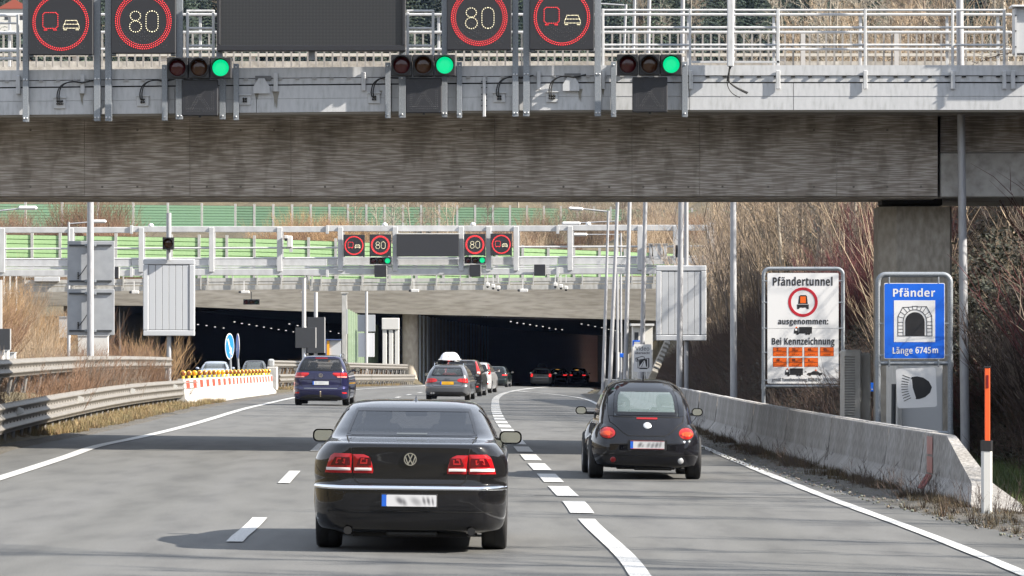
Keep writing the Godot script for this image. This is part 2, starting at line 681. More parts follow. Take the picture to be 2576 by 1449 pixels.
	for at in [[28.5, 34.5], [45.0, 51.0], [62.9, 68.6], [80.5, 86.2]]:
		b = MB.new()
		stripe(b, lane, at[0], at[1], 0.17)
		struct(b, "lane_dash" if k == 0 else "lane_dash_%03d" % k, white, "short white dash between the two left lanes")
		k += 1
	for i in 14:
		b = MB.new()
		stripe(b, lane, 98.5 + i * 18.0, 104.5 + i * 18.0, 0.17)
		struct(b, "lane_dash_%03d" % k, white, "short white dash between the two left lanes")
		k += 1
	b = MB.new()
	stripe(b, block, 30.0, 51.7, 0.195)
	struct(b, "wide_line", white, "broad white line that starts the block marking beside the slip lane")
	var far_end: float = block[-1][0]
	var at_d := 53.4
	k = 0
	while at_d + 3.9 < 300.0:
		b = MB.new()
		stripe(b, block, at_d, at_d + 3.9, 0.29)
		struct(b, "block_mark" if k == 0 else "block_mark_%03d" % k, white, "broad white block between the through lane and the slip lane")
		at_d += 5.68
		k += 1
	b = MB.new()
	stripe(b, block, at_d, minf(far_end, 420.0), 0.3)
	struct(b, "far_line", white, "white line running on into the tunnel")

# ---------------------------------------------------------------- cars
class Shell:   # a car body as plan outlines stacked over y; rear at z = 0, front at z = -length, x to the right
	extends RefCounted
	var rows := []      # [y, half width, rear inset, front inset, corner x, corner z, subdivisions]
	var slopes := []
	var length := 4.5
	var bow := 0.08
	var fbow := 0.16
	var bulges := []    # [x, y, z, rx, ry, rz] ellipsoids that stand proud of the body (fenders)

	func prepare() -> void:
		slopes.clear()
		for k in range(1, 6):
			var s := []
			for i in rows.size():
				if i == 0 or i == rows.size() - 1:
					var a := 0 if i == 0 else i - 1
					s.append((rows[a + 1][k] - rows[a][k]) / (rows[a + 1][0] - rows[a][0]))
					continue
				var h0: float = rows[i][0] - rows[i - 1][0]
				var h1: float = rows[i + 1][0] - rows[i][0]
				var d0: float = (rows[i][k] - rows[i - 1][k]) / h0
				var d1: float = (rows[i + 1][k] - rows[i][k]) / h1
				s.append(0.0 if d0 * d1 <= 0.0 else 3.0 * (h0 + h1) / ((2 * h1 + h0) / d0 + (h1 + 2 * h0) / d1))
			slopes.append(s)

	func at(y: float) -> PackedFloat32Array:
		var i := 0
		while i < rows.size() - 2 and y > rows[i + 1][0]:
			i += 1
		var h: float = rows[i + 1][0] - rows[i][0]
		var t := clampf((y - rows[i][0]) / h, 0.0, 1.0)
		var out := PackedFloat32Array()
		for k in range(1, 6):
			var s: Array = slopes[k - 1]
			out.append(rows[i][k] * (1 + 2 * t) * (1 - t) * (1 - t) + h * s[i] * t * (1 - t) * (1 - t) + rows[i + 1][k] * t * t * (3 - 2 * t) + h * s[i + 1] * t * t * (t - 1))
		return out

	func inset(a: PackedFloat32Array, x: float, b: float, front: bool) -> float:
		var t := clampf((absf(x) - (a[0] - a[3])) / a[3], 0.0, 1.0)
		return (a[2] if front else a[1]) + b * x * x / (a[0] * a[0]) + a[4] * (1.0 - sqrt(1.0 - t * t))

	func rear(x: float, y: float) -> Vector3:
		var a := at(y)
		var z := -inset(a, clampf(x, -a[0], a[0]), bow, false)
		for e in bulges:
			var u: float = (x - e[0]) / e[3]
			var w: float = (y - e[1]) / e[4]
			if u * u + w * w < 1.0:
				z = maxf(z, e[2] + e[5] * sqrt(1.0 - u * u - w * w))
		return Vector3(x, y, z)

	func front(x: float, y: float) -> Vector3:
		var a := at(y)
		return Vector3(x, y, -length + inset(a, clampf(x, -a[0], a[0]), fbow, true))

	func side(z: float, y: float, s: float) -> Vector3:
		var a := at(y)
		var zr := -(a[1] + bow + a[4])
		var zf := -length + a[2] + fbow + a[4]
		var x := a[0]
		if z > zr:
			var t := clampf((z - zr) / a[4], 0.0, 1.0)
			x = a[0] - a[3] * (1.0 - sqrt(1.0 - t * t))
		elif z < zf:
			var t := clampf((zf - z) / a[4], 0.0, 1.0)
			x = a[0] - a[3] * (1.0 - sqrt(1.0 - t * t))
		for e in bulges:
			if e[0] * s > 0:
				var u: float = (z - e[2]) / e[5]
				var w: float = (y - e[1]) / e[4]
				if u * u + w * w < 1.0:
					x = maxf(x, absf(e[0]) + e[3] * sqrt(1.0 - u * u - w * w))
		return Vector3(s * x, y, z)

	func outline(y: float) -> PackedVector3Array:
		var a := at(y)
		var xs := PackedFloat32Array()
		for k in 15:
			xs.append((a[0] - a[3]) * k / 14.0)
		for k in range(1, 13):
			xs.append(a[0] - a[3] + a[3] * sin(PI / 2 * k / 12.0))
		var p := PackedVector3Array()
		for k in range(xs.size() - 1, 0, -1):
			p.append(Vector3(-xs[k], y, -inset(a, xs[k], bow, false)))
		for k in xs.size():
			p.append(Vector3(xs[k], y, -inset(a, xs[k], bow, false)))
		var zr := p[p.size() - 1].z
		var zf := -length + inset(a, a[0], fbow, true)
		for k in range(1, 70):
			p.append(Vector3(a[0], y, lerpf(zr, zf, k / 70.0)))
		for k in range(xs.size() - 1, -1, -1):
			p.append(Vector3(xs[k], y, -length + inset(a, xs[k], fbow, true)))
		for k in range(1, xs.size()):
			p.append(Vector3(-xs[k], y, -length + inset(a, xs[k], fbow, true)))
		for k in range(1, 70):
			p.append(Vector3(-a[0], y, lerpf(zf, zr, k / 70.0)))
		p.append(p[0])
		return p


func within(rows: Array, y: float, u: float, margin := 0.0) -> bool:
	if y < rows[0][0] + margin or y > rows[-1][0] - margin:
		return false
	var s := span(rows, y)
	return u > s.x + margin and u < s.y - margin


func span(rows: Array, y: float) -> Vector2:
	for i in rows.size() - 1:
		if y <= rows[i + 1][0]:
			var t: float = clampf((y - rows[i][0]) / (rows[i + 1][0] - rows[i][0]), 0.0, 1.0)
			return Vector2(lerpf(rows[i][1], rows[i + 1][1], t), lerpf(rows[i][2], rows[i + 1][2], t))
	return Vector2(rows[-1][1], rows[-1][2])


func off_surface(fn: Callable, u: float, v: float, off: float) -> Vector3:
	var p: Vector3 = fn.call(u, v)
	var e := 0.004
	var a: Vector3 = fn.call(u + e, v) - fn.call(u - e, v)
	var b: Vector3 = fn.call(u, v + e) - fn.call(u, v - e)
	return p + a.cross(b).normalized() * off


func patch(b: MB, rows: Array, fn: Callable, off: float, nu := 16, nv := 10, bulge := 0.0) -> void:
	var out := []
	for i in nv + 1:
		var v: float = lerpf(rows[0][0], rows[-1][0], float(i) / nv)
		var s := span(rows, v)
		var r := PackedVector3Array()
		for j in nu + 1:
			var t := float(j) / nu
			var dome := bulge * (1.0 - pow(absf(2 * t - 1), 4.0)) * (1.0 - pow(absf(2.0 * i / nv - 1), 4.0))
			r.append(off_surface(fn, lerpf(s.x, s.y, t), v, off + dome))
		out.append(r)
	b.grid(out)


func oval(b: MB, c: Vector2, r: Vector2, fn: Callable, off: float, bulge := 0.0, n := 28) -> void:
	var out := []
	for i in 6:
		var t := 1.0 - i / 5.0
		var row := PackedVector3Array()
		for k in n + 1:
			var a := TAU * k / n
			row.append(off_surface(fn, c.x + cos(a) * r.x * t, c.y + sin(a) * r.y * t, off + bulge * sqrt(1.0 - t * t)))
		out.append(row)
	b.grid(out)


func trace(b: MB, pts: Array, w: float, fn: Callable, off: float, closed := false, thick := 0.0) -> void:   # a band along a line drawn on the body
	var fine := []
	var n := pts.size()
	for i in (n if closed else n - 1):
		var a: Vector2 = pts[i]
		var d: Vector2 = pts[(i + 1) % n]
		var k := maxi(1, int(a.distance_to(d) / 0.04))
		for j in k:
			fine.append(a.lerp(d, float(j) / k))
	if not closed:
		fine.append(pts[n - 1])
	var m := fine.size()
	var l := PackedVector3Array()
	var c := PackedVector3Array()
	var r := PackedVector3Array()
	for i in (m + 1 if closed else m):
		var p: Vector2 = fine[i % m]
		var t: Vector2 = ((fine[(i + 1) % m] if closed else fine[mini(i + 1, m - 1)]) - (fine[(i - 1 + m) % m] if closed else fine[maxi(i - 1, 0)])).normalized()
		var o := Vector2(-t.y, t.x) * w * 0.5
		l.append(off_surface(fn, p.x + o.x, p.y + o.y, off))
		c.append(off_surface(fn, p.x, p.y, off + thick))
		r.append(off_surface(fn, p.x - o.x, p.y - o.y, off))
	b.grid([r, c, l])


func edge_of(rows: Array, inset_by := 0.0) -> Array:
	var out := []
	for r in rows:
		out.append(Vector2(r[2] - inset_by, clampf(r[0], rows[0][0] + inset_by, rows[-1][0] - inset_by)))
	for i in range(rows.size() - 1, -1, -1):
		out.append(Vector2(rows[i][1] + inset_by, clampf(rows[i][0], rows[0][0] + inset_by, rows[-1][0] - inset_by)))
	return out


func rows_from(poly: Array) -> Array:   # [[left x, right x, y], ...] from the bottom up
	var out := []
	for p in poly:
		out.append([p[2], p[0], p[1]])
	return out


func wheel(root: Node3D, x: float, z: float, r: float, w: float, s: float) -> void:
	var g := Node3D.new()
	g.name = "wheel"
	root.add_child(g, true)
	g.position = Vector3(x, r, z)
	var xf := Transform3D(Basis(Vector3(0, 0, 1), -PI / 2 * s), Vector3.ZERO)   # lathe axis y -> outwards
	var b := MB.new()
	var rim := r * 0.66
	b.lathe([[rim, -w * 0.48], [rim + 0.01, -w * 0.5], [r * 0.93, -w * 0.49], [r * 0.985, -w * 0.42], [r, -w * 0.3], [r, -w * 0.02], [r - 0.008, 0.0], [r, w * 0.02], [r, w * 0.3], [r * 0.985, w * 0.42], [r * 0.93, w * 0.49], [rim + 0.01, w * 0.5], [rim, w * 0.48], [rim, -w * 0.48]], 36, xf)
	put(b, "tyre", flat("rubber", Color(0.012, 0.012, 0.013), 0.75), g)
	b = MB.new()
	b.lathe([[rim, w * 0.46], [rim - 0.015, w * 0.48], [rim - 0.03, w * 0.36], [0.08, w * 0.36], [0.06, w * 0.42], [0.0, w * 0.42]], 28, xf)
	for k in 7:
		var a := TAU * k / 7.0
		b.box(xf * Vector3(cos(a) * rim * 0.5, w * 0.40, sin(a) * rim * 0.5), Vector3(w * 0.1, rim * 0.9, 0.05), Basis(Vector3(1, 0, 0), 0.0) * Basis(Vector3(1, 0, 0), a - PI / 2))
	put(b, "rim", flat("alloy", Color(0.34, 0.34, 0.35), 0.35, 0.8), g)


func car(called: String, label: String, at: Vector3, turn: float, spec: Dictionary, group := "") -> Node3D:
	var root := thing(called, label, "car", at, turn, group)
	root.rotation.z = spec.get("roll", -0.008)
	var sh := Shell.new()
	sh.rows = spec.rows
	sh.length = spec.length
	sh.bow = spec.get("bow", 0.08)
	sh.bulges = spec.get("bulges", [])
	sh.prepare()
	spec.shell = sh
	var coat: Material = spec.coat
	var r: float = spec.wheel_r
	var zr: float = -spec.rear_axle
	var zf: float = zr - spec.wheelbase
	var rear := sh.rear
	var rw: Array = spec.rear_window
	var ws: Array = spec.wind_screen
	var sw: Array = spec.side_window
	# outer skin
	var rows := []
	var ys := []
	for i in sh.rows.size() - 1:
		var k: int = sh.rows[i][6]
		for j in k:
			ys.append(lerpf(sh.rows[i][0], sh.rows[i + 1][0], float(j) / k))
	ys.append(sh.rows[-1][0])
	for y in ys:
		rows.append(sh.outline(y))
	var nr := 53
	var b := MB.new()
	b.grid(rows, func(i, j):
		var p: Vector3 = (rows[i][j] + rows[i + 1][j + 1]) * 0.5
		if j < nr:
			if rw and within(rw, p.y, p.x, 0.03):
				return true
		elif j > nr + 68 and j < nr + 69 + 55:
			if within(ws, p.y, p.x, 0.03):
				return true
		elif within(sw, p.y, p.z, 0.03):
			return true
		if absf(p.x) > sh.at(p.y)[0] - 0.12:
			for z in [zr, zf]:
				if Vector2(p.z - z, p.y - r).length() < r + 0.045:
					return true
		return false)
	var top: PackedVector3Array = rows[-1]
	var mid := Vector3(0, top[0].y + 0.004, (top[26].z + top[26 + 27 + 70 + 26].z) * 0.5)
	for j in top.size() - 1:
		b.tri(mid, top[j], top[j + 1])
	var low: PackedVector3Array = rows[0]
	for j in low.size() - 1:
		b.tri(Vector3(0, low[0].y, mid.z), low[j + 1], low[j])
	put(b, "body", coat, root)
	for e in sh.bulges:
		b = MB.new()
		var er := []
		for i in 21:
			var v := lerpf(-0.42, 0.5, i / 20.0) * PI
			var row := PackedVector3Array()
			for k in 41:
				var u := TAU * k / 40.0
				row.append(Vector3(e[0] + cos(v) * sin(u) * e[3], e[1] + sin(v) * e[4], e[2] + cos(v) * cos(u) * e[5]))
			er.append(row)
		var zw: float = zr if absf(e[2] - zr) < absf(e[2] - zf) else zf
		b.grid(er, func(i, j):
			var p: Vector3 = (er[i][j] + er[i + 1][j + 1]) * 0.5
			return absf(p.x) > absf(e[0]) + 0.02 and Vector2(p.z - zw, p.y - r).length() < r + 0.03 or p.y < 0.2)
		put(b, "fender", coat, root)
	# underside and inner floor, so that one cannot look through the car below the windows
	var dark := flat("underbody", Color(0.008, 0.008, 0.008), 0.9)
	b = MB.new()
	var hw: float = sh.rows[2][1] - 0.27
	b.box(Vector3(0, 0.42, -spec.length * 0.5), Vector3(2 * hw, 0.5, spec.length - 0.6))
	b.box(Vector3(0, 0.56, (zr + zf) * 0.5), Vector3(2 * hw + 0.44, 0.46, spec.wheelbase - 2 * r - 0.14))
	b.box(Vector3(0, 0.2, -0.45), Vector3(2 * hw - 0.2, 0.1, 0.4))
	put(b, "underbody", dark, root)
	for z in [zr, zf]:
		for s in [-1.0, 1.0]:
			wheel(root, s * spec.track, z, r, spec.tyre_w, s)
			if spec.get("bulges"):
				continue
			b = MB.new()
			var arch := []
			for k in 19:
				var a := lerpf(-0.12, PI + 0.12, k / 18.0)
				arch.append(Vector2(z + cos(a) * (r + 0.05), r + sin(a) * (r + 0.05)))
			trace(b, arch, 0.05, func(u, v): return sh.side(u, v, s), 0.006, false, 0.012)
			put(b, "wheel_arch", coat, root)
	# cabin
	b = MB.new()
	var belt: float = sw[0][0]
	var zs: float = spec.get("seat_z", -(spec.rear_axle + spec.wheelbase * 0.52))
	for s in [-1.0, 1.0]:
		for z in [zs, zs + 0.85]:
			var tall: float = 0.0 if z == zs else -0.06
			b = MB.new()
			b.box(Vector3(s * 0.38, belt - 0.2 + tall, z), Vector3(0.48, 0.6, 0.13), Basis(Vector3.RIGHT, 0.22), 0.05)
			put(b, "seat", spec.get("trim", flat("seat_cloth", Color(0.03, 0.03, 0.032), 0.9)), root)
	for s in [-1.0, 1.0]:
		for z in [zs, zs + 0.85]:
			b = MB.new()
			if spec.get("open_headrests"):
				if z == zs:
					b.box(Vector3(s * 0.38, belt + 0.2, z + 0.1), Vector3(0.27, 0.18, 0.09), Basis(Vector3.RIGHT, 0.15), 0.04)
				else:
					b.tube(_loop(Vector3(s * 0.37, belt + 0.14, z + 0.16), 0.13, 0.085, 0.2), 0.04, 8, false)
			else:
				b.box(Vector3(s * 0.38, belt + (0.2 if z == zs else 0.1), z + 0.1), Vector3(0.27, 0.18, 0.09), Basis(Vector3.RIGHT, 0.15), 0.04)
			put(b, "headrest", spec.get("trim", flat("seat_cloth", Color(0.03, 0.03, 0.032), 0.9)), root)
	b = MB.new()
	b.box(Vector3(0, belt - 0.06, zf + 1.05), Vector3(2 * hw + 0.35, 0.2, 0.5), Basis(), 0.06)
	put(b, "dashboard", dark, root)
	b = MB.new()
	b.box(Vector3(0, sw[-1][0] - 0.06, zf + 1.42), Vector3(0.22, 0.06, 0.03), Basis(), 0.02)
	put(b, "rear_view_mirror", dark, root)
	# glass
	var tint: Material = spec.glass
	var frit := flat("black_trim", Color(0.006, 0.006, 0.007), 0.25)
	if rw:
		b = MB.new()
		patch(b, rw, rear, 0.004, 28, 14)
		put(b, "rear_window", tint, root)
		b = MB.new()
		trace(b, edge_of(rw, 0.022), spec.get("frit", 0.055), rear, 0.007, true, 0.0)
		put(b, "window_seal", frit, root)
	b = MB.new()
	var fr := sh.front
	patch(b, ws, func(u, v): return fr.call(-u, v), 0.004, 20, 12)
	put(b, "windscreen", spec.get("front_glass", tint), root)
	for s in [-1.0, 1.0]:
		b = MB.new()
		var sf := func(u, v): return sh.side(u, v, s)
		patch(b, sw, sf, -0.004 * s if s > 0 else 0.004, 30, 10)
		put(b, "side_window", spec.get("side_glass", tint), root)
		b = MB.new()
		trace(b, edge_of(sw, 0.02), 0.05, sf, -0.007 * s, true)
		put(b, "window_frame", frit, root)
		for z in spec.pillars:
			b = MB.new()
			trace(b, [Vector2(z, sw[0][0]), Vector2(z + 0.05, sw[-1][0])], 0.09, sf, -0.008 * s)
			put(b, "window_pillar", frit, root)
			b = MB.new()
			trace(b, [Vector2(z, sw[0][0]), Vector2(z, 0.36)], 0.012, sf, -0.002 * s)
			put(b, "door_gap", frit, root)
			b = MB.new()
			trace(b, [Vector2(z - 0.08, sw[0][0] - 0.13), Vector2(z - 0.28, sw[0][0] - 0.13)], 0.035, sf, -0.005 * s, false, -0.03 * s)
			put(b, "door_handle", coat, root)
	# door mirrors
	for s in [-1.0, 1.0]:
		var mz: float = zf + spec.get("mirror_z", 1.0)
		var mx: float = spec.mirror[0]
		var my: float = spec.mirror[1]
		var mw: float = spec.mirror[2]
		var mh: float = spec.mirror[3]
		b = MB.new()
		var ring_rows := []
		for i in 9:
			var t := i / 8.0
			var k := sqrt(1.0 - pow(t, 2.2)) if t < 1.0 else 0.02
			var row := PackedVector3Array()
			var o := rrect(-mw / 2 * k, -mh / 2 * k, mw / 2 * k, mh / 2 * k, minf(mw, mh) * spec.get("mirror_round", 0.4) * k, 6)
			for q in o.size() + 1:
				var qq := o[q % o.size()]
				row.append(Vector3(s * mx + qq.x, my + qq.y, mz - t * 0.16))
			ring_rows.append(row)
		b.grid(ring_rows)
		var inner: float = sh.at(my)[0]
		b.box(Vector3(s * (inner + mx - mw / 2) * 0.5, my - mh * 0.28, mz - 0.07), Vector3(absf(mx - mw / 2 - inner) + 0.12, 0.045, 0.06), Basis(), 0.015)
		put(b, "mirror_housing", spec.get("mirror_coat", coat), root)
		b = MB.new()
		var o2 := rrect(-mw / 2 + 0.016, -mh / 2 + 0.014, mw / 2 - 0.016, mh / 2 - 0.014, minf(mw - 0.032, mh - 0.028) * spec.get("mirror_round", 0.4), 6)
		b.ext(o2, 0.0, 0.004, Transform3D(Basis(), Vector3(s * mx, my, mz)))
		put(b, "mirror_glass", flat("mirror_glass", Color(0.62, 0.66, 0.68), 0.06, 1.0), root)
	return root


func _loop(c: Vector3, rx: float, ry: float, lean: float) -> Array:
	var p := []
	for k in 21:
		var a := TAU * k / 20.0
		p.append(c + Vector3(signf(cos(a)) * pow(absf(cos(a)), 0.6) * rx, signf(sin(a)) * pow(absf(sin(a)), 0.6) * ry, -sin(a) * lean * ry))
	return p


func lamp(root: Node3D, called: String, rows: Array, fn: Callable, m: Material, bulge := 0.012, off := 0.005) -> MeshInstance3D:
	var b := MB.new()
	patch(b, rows, fn, off, 16, 8, bulge)
	return put(b, called, m, root)


func mirrored(rows: Array) -> Array:
	var out := []
	for r in rows:
		out.append([r[0], -r[2], -r[1]])
	return out


func plate(root: Node3D, c: Vector3, w: float, h: float, face: Color, letters: Array, smear: float) -> void:   # letters are blurred in the photograph: soft grey strokes
	var g := Node3D.new()
	g.name = "number_plate"
	root.add_child(g, true)
	g.position = c
	var b := MB.new()
	b.box(Vector3(0, 0, -0.012), Vector3(w + 0.02, h + 0.02, 0.02), Basis(), 0.004)
	put(b, "plate_holder", flat("black_plastic", Color(0.012, 0.012, 0.013), 0.5), g)
	b = MB.new()
	b.ext(rrect(-w / 2 + w * 0.085, -h / 2, w / 2, h / 2, 0.008), -0.002, 0.002)
	var sig := Image.create(192, 48, false, Image.FORMAT_RGB8)
	for yy in 48:
		for xx in 192:
			var ink := 0.0
			for l in letters:
				var u: float = (xx / 192.0 - l[0]) / l[2]
				var v: float = (yy / 48.0 - l[1]) / l[3]
				ink = maxf(ink, l[4] * exp(-pow(u * u + v * v + smear * u * v, 1.4)))
			var cc := face.lerp(Color(0.03, 0.03, 0.04), ink)
			sig.set_pixel(xx, yy, cc.linear_to_srgb())
	var m := StandardMaterial3D.new()
	m.resource_name = "plate_face"
	m.albedo_texture = ImageTexture.create_from_image(sig)
	m.uv1_triplanar = true
	m.uv1_scale = Vector3(1.0 / w, 1.0 / h, 1.0)
	m.uv1_offset = Vector3(0.5, 0.5, 0)
	m.roughness = 0.35
	put(b, "plate_face", m, g)
	b = MB.new()
	b.ext(rrect(-w / 2, -h / 2, -w / 2 + w * 0.085, h / 2, 0.006), -0.002, 0.0022)
	put(b, "country_band", flat("plate_blue", Color(0.01, 0.1, 0.5), 0.4), g)


func emblem(root: Node3D, c: Vector3, r: float, tilt: float, m: Material) -> void:   # ring with a V over a W
	var b := MB.new()
	ring(b, Vector2.ZERO, r * 0.86, r, 0, 0.008, 32)
	line2(b, [Vector2(-0.36, 0.78) * r, Vector2(0, 0.02) * r, Vector2(0.36, 0.78) * r], r * 0.17, 0.0, 0.007)
	line2(b, [Vector2(-0.78, 0.42) * r, Vector2(-0.36, -0.74) * r, Vector2(0, -0.1) * r, Vector2(0.36, -0.74) * r, Vector2(0.78, 0.42) * r], r * 0.17, 0.0, 0.006)
	var o := put(b, "emblem", m, root)
	o.position = c
	o.rotation.x = -tilt


func bands(root: Node3D, called: String, m: Material, fn: Callable, lines: Array, w: float, off: float, thick := 0.0) -> void:   # each line a band of its own on the body
	for l in lines:
		var b := MB.new()
		trace(b, l, w, fn, off, false, thick)
		put(b, called, m, root)


func ovals(root: Node3D, called: String, m: Material, fn: Callable, list: Array, off: float, bulge: float) -> void:
	for l in list:
		var b := MB.new()
		oval(b, l[0], l[1], fn, off, bulge)
		put(b, called, m, root)

func chrome() -> StandardMaterial3D:
	return flat("chrome", Color(0.75, 0.76, 0.78), 0.08, 1.0)


func build_sedan() -> void:
	var red := paint("lamp_red", Color(0.30, 0.005, 0.008), 0.0, 0.15)
	var dark_red := paint("lamp_dark_red", Color(0.07, 0.003, 0.005), 0.0, 0.15)
	var spec := {
		"length": 5.06, "wheelbase": 2.88, "rear_axle": 1.12, "wheel_r": 0.35, "track": 0.82, "tyre_w": 0.255, "bow": 0.07, "roll": -0.012,
		"coat": paint("black_paint", Color(0.006, 0.006, 0.007), 0.0, 0.3),
		"glass": pane("sedan_glass", Color(0.004, 0.005, 0.007), 0.86), "side_glass": pane("sedan_side_glass", Color(0.004, 0.005, 0.007), 0.6), "front_glass": pane("clear_glass", Color(0.4, 0.45, 0.43), 0.12),
		"rows": [[0.19, 0.80, 0.16, 0.2, 0.32, 0.42, 3], [0.23, 0.885, 0.05, 0.1, 0.32, 0.42, 4], [0.33, 0.925, 0.012, 0.03, 0.32, 0.42, 4], [0.48, 0.94, 0.0, 0.0, 0.32, 0.42, 4], [0.60, 0.942, 0.0, 0.01, 0.32, 0.42, 2], [0.645, 0.94, 0.006, 0.02, 0.32, 0.42, 2],
			[0.665, 0.94, 0.04, 0.03, 0.32, 0.42, 5], [0.76, 0.952, 0.052, 0.10, 0.32, 0.42, 6], [0.86, 0.948, 0.056, 0.35, 0.32, 0.42, 4], [0.93, 0.932, 0.054, 0.70, 0.31, 0.42, 4], [0.985, 0.905, 0.052, 1.05, 0.30, 0.42, 4], [1.025, 0.875, 0.052, 1.2, 0.29, 0.42, 3], [1.052, 0.852, 0.062, 1.3, 0.28, 0.42, 3],
			[1.068, 0.838, 0.11, 1.36, 0.28, 0.42, 3], [1.092, 0.826, 0.40, 1.44, 0.26, 0.42, 3], [1.115, 0.815, 0.56, 1.52, 0.24, 0.42, 8], [1.20, 0.775, 0.80, 1.78, 0.20, 0.42, 8], [1.30, 0.722, 1.05, 2.02, 0.18, 0.42, 6], [1.375, 0.678, 1.24, 2.2, 0.18, 0.4, 4], [1.42, 0.635, 1.41, 2.32, 0.2, 0.34, 4], [1.445, 0.57, 1.57, 2.42, 0.25, 0.28, 4], [1.458, 0.46, 1.72, 2.54, 0.25, 0.2, 2], [1.462, 0.35, 1.86, 2.66, 0.2, 0.14, 1]],
		"rear_window": rows_from([[-0.65, 0.65, 1.12], [-0.635, 0.635, 1.20], [-0.605, 0.605, 1.29], [-0.58, 0.58, 1.365], [-0.565, 0.565, 1.39]]), "frit": 0.03,
		"wind_screen": rows_from([[-0.68, 0.68, 1.1], [-0.56, 0.56, 1.38]]),
		"side_window": [[1.115, -3.35, -1.25], [1.2, -3.1, -1.35], [1.3, -2.8, -1.6], [1.375, -2.55, -1.9]], "pillars": [-2.45, -1.55],
		"mirror": [0.97, 1.065, 0.235, 0.135], "mirror_z": 0.82, "trim": flat("leather_grey", Color(0.05, 0.05, 0.052), 0.7),
	}
	var g := road_at(1036.5, 1389)
	var o := car("black_saloon", "black saloon with red lamps and a chrome strip, driving nearest in the middle lane", Vector3((1029.0 - CX) * 43.2 / F, ground(-0.97, 43.2), -43.2), 0.0, spec)
	var rear: Callable = spec.shell.rear
	var outer := rows_from([[-0.83, -0.568, 0.772], [-0.822, -0.567, 0.80], [-0.805, -0.567, 0.86], [-0.785, -0.567, 0.92], [-0.765, -0.568, 0.95], [-0.74, -0.572, 0.962]])
	var inner := rows_from([[-0.552, -0.362, 0.772], [-0.552, -0.358, 0.79], [-0.553, -0.366, 0.84], [-0.556, -0.382, 0.90], [-0.56, -0.41, 0.945], [-0.565, -0.45, 0.955]])
	var white_bar := flat("lamp_white_bar", Color(0.62, 0.55, 0.53), 0.25)
	var stop := glow("stop_lamp_glow", Color(0.8, 0.012, 0.012), 0.07)
	for s in [1, -1]:
		for piece in [outer, inner]:
			var rws: Array = piece if s == 1 else mirrored(piece)
			var l := lamp(o, "tail_light", rws, rear, red, 0.01)
			# dark hooked lens inside, bright strip below it
			var x0: float = minf(absf(piece[2][1]), absf(piece[2][2]))
			var x1: float = maxf(absf(piece[2][1]), absf(piece[2][2]))
			var wdt := x1 - x0
			var b := MB.new()
			patch(b, [[0.845, -(x0 + wdt * 0.84), -(x0 + wdt * 0.07)], [0.885, -(x0 + wdt * 0.76), -(x0 + wdt * 0.07)], [0.925, -(x0 + wdt * 0.66), -(x0 + wdt * 0.09)]] if s == 1 else mirrored([[0.845, -(x0 + wdt * 0.84), -(x0 + wdt * 0.07)], [0.885, -(x0 + wdt * 0.76), -(x0 + wdt * 0.07)], [0.925, -(x0 + wdt * 0.66), -(x0 + wdt * 0.09)]]), rear, 0.0185, 8, 6)
			put(b, "lamp_cell", dark_red, l)
			b = MB.new()
			var hook := [Vector2(-(x0 + wdt * 0.30), 0.91), Vector2(-(x0 + wdt * 0.30), 0.87), Vector2(-(x0 + wdt * 0.62), 0.87), Vector2(-(x0 + wdt * 0.56), 0.912), Vector2(-(x0 + wdt * 0.42), 0.912)]
			if s == -1:
				for k in hook.size():
					hook[k].x = -hook[k].x
			trace(b, hook, 0.018, rear, 0.0205)
			put(b, "light_hook", stop, l)
			b = MB.new()
			var sp := span(rws, 0.81)
			patch(b, [[0.797, sp.x + 0.012, sp.y - 0.012], [0.824, sp.x + 0.012, sp.y - 0.012]], rear, 0.0195, 12, 3, 0.003)
			put(b, "reverse_light", white_bar, l)
	var b := MB.new()
	var strip := []
	for k in 41:
		strip.append(Vector2(lerpf(-0.935, 0.935, k / 40.0), 0.633))
	trace(b, strip, 0.036, rear, 0.003, false, 0.012)
	put(b, "bumper_strip", chrome(), o)
	# boot lid joint, bumper joints
	var seam := flat("panel_gap", Color(0.001, 0.001, 0.001), 0.9)
	bands(o, "panel_gap", seam, rear, [[Vector2(-0.59, 1.06), Vector2(-0.567, 0.97), Vector2(-0.558, 0.78), Vector2(-0.535, 0.70), Vector2(-0.49, 0.672), Vector2(0.49, 0.672), Vector2(0.535, 0.70), Vector2(0.558, 0.78), Vector2(0.567, 0.97), Vector2(0.59, 1.06)],
		[Vector2(-0.80, 0.405), Vector2(-0.4, 0.405), Vector2(0.4, 0.405), Vector2(0.80, 0.405)], [Vector2(-0.60, 1.07), Vector2(-0.64, 1.125)], [Vector2(0.60, 1.07), Vector2(0.64, 1.125)]], 0.010, 0.0025)
	emblem(o, off_surface(rear, 0.0, 0.912, 0.004), 0.062, 0.0, chrome())
	plate(o, off_surface(rear, -0.005, 0.512, 0.014), 0.53, 0.112, Color(0.55, 0.55, 0.56), [[0.33, 0.5, 0.07, 0.3, 0.8], [0.40, 0.62, 0.05, 0.3, 0.7], [0.62, 0.55, 0.09, 0.34, 0.5], [0.77, 0.5, 0.03, 0.3, 0.75], [0.85, 0.5, 0.03, 0.3, 0.8], [0.93, 0.55, 0.018, 0.3, 0.8]], -0.9)
	b = MB.new()
	b.lathe([[0.045, 0.0], [0.038, 0.02], [0.018, 0.033], [0.009, 0.055], [0.004, 0.075], [0.0, 0.078]], 14, Transform3D(Basis(Vector3(1, 0, 0), -0.2).scaled(Vector3(0.8, 1, 2.0)), Vector3(0.012, 1.435, -1.75)))
	put(b, "roof_aerial", spec.coat, o)
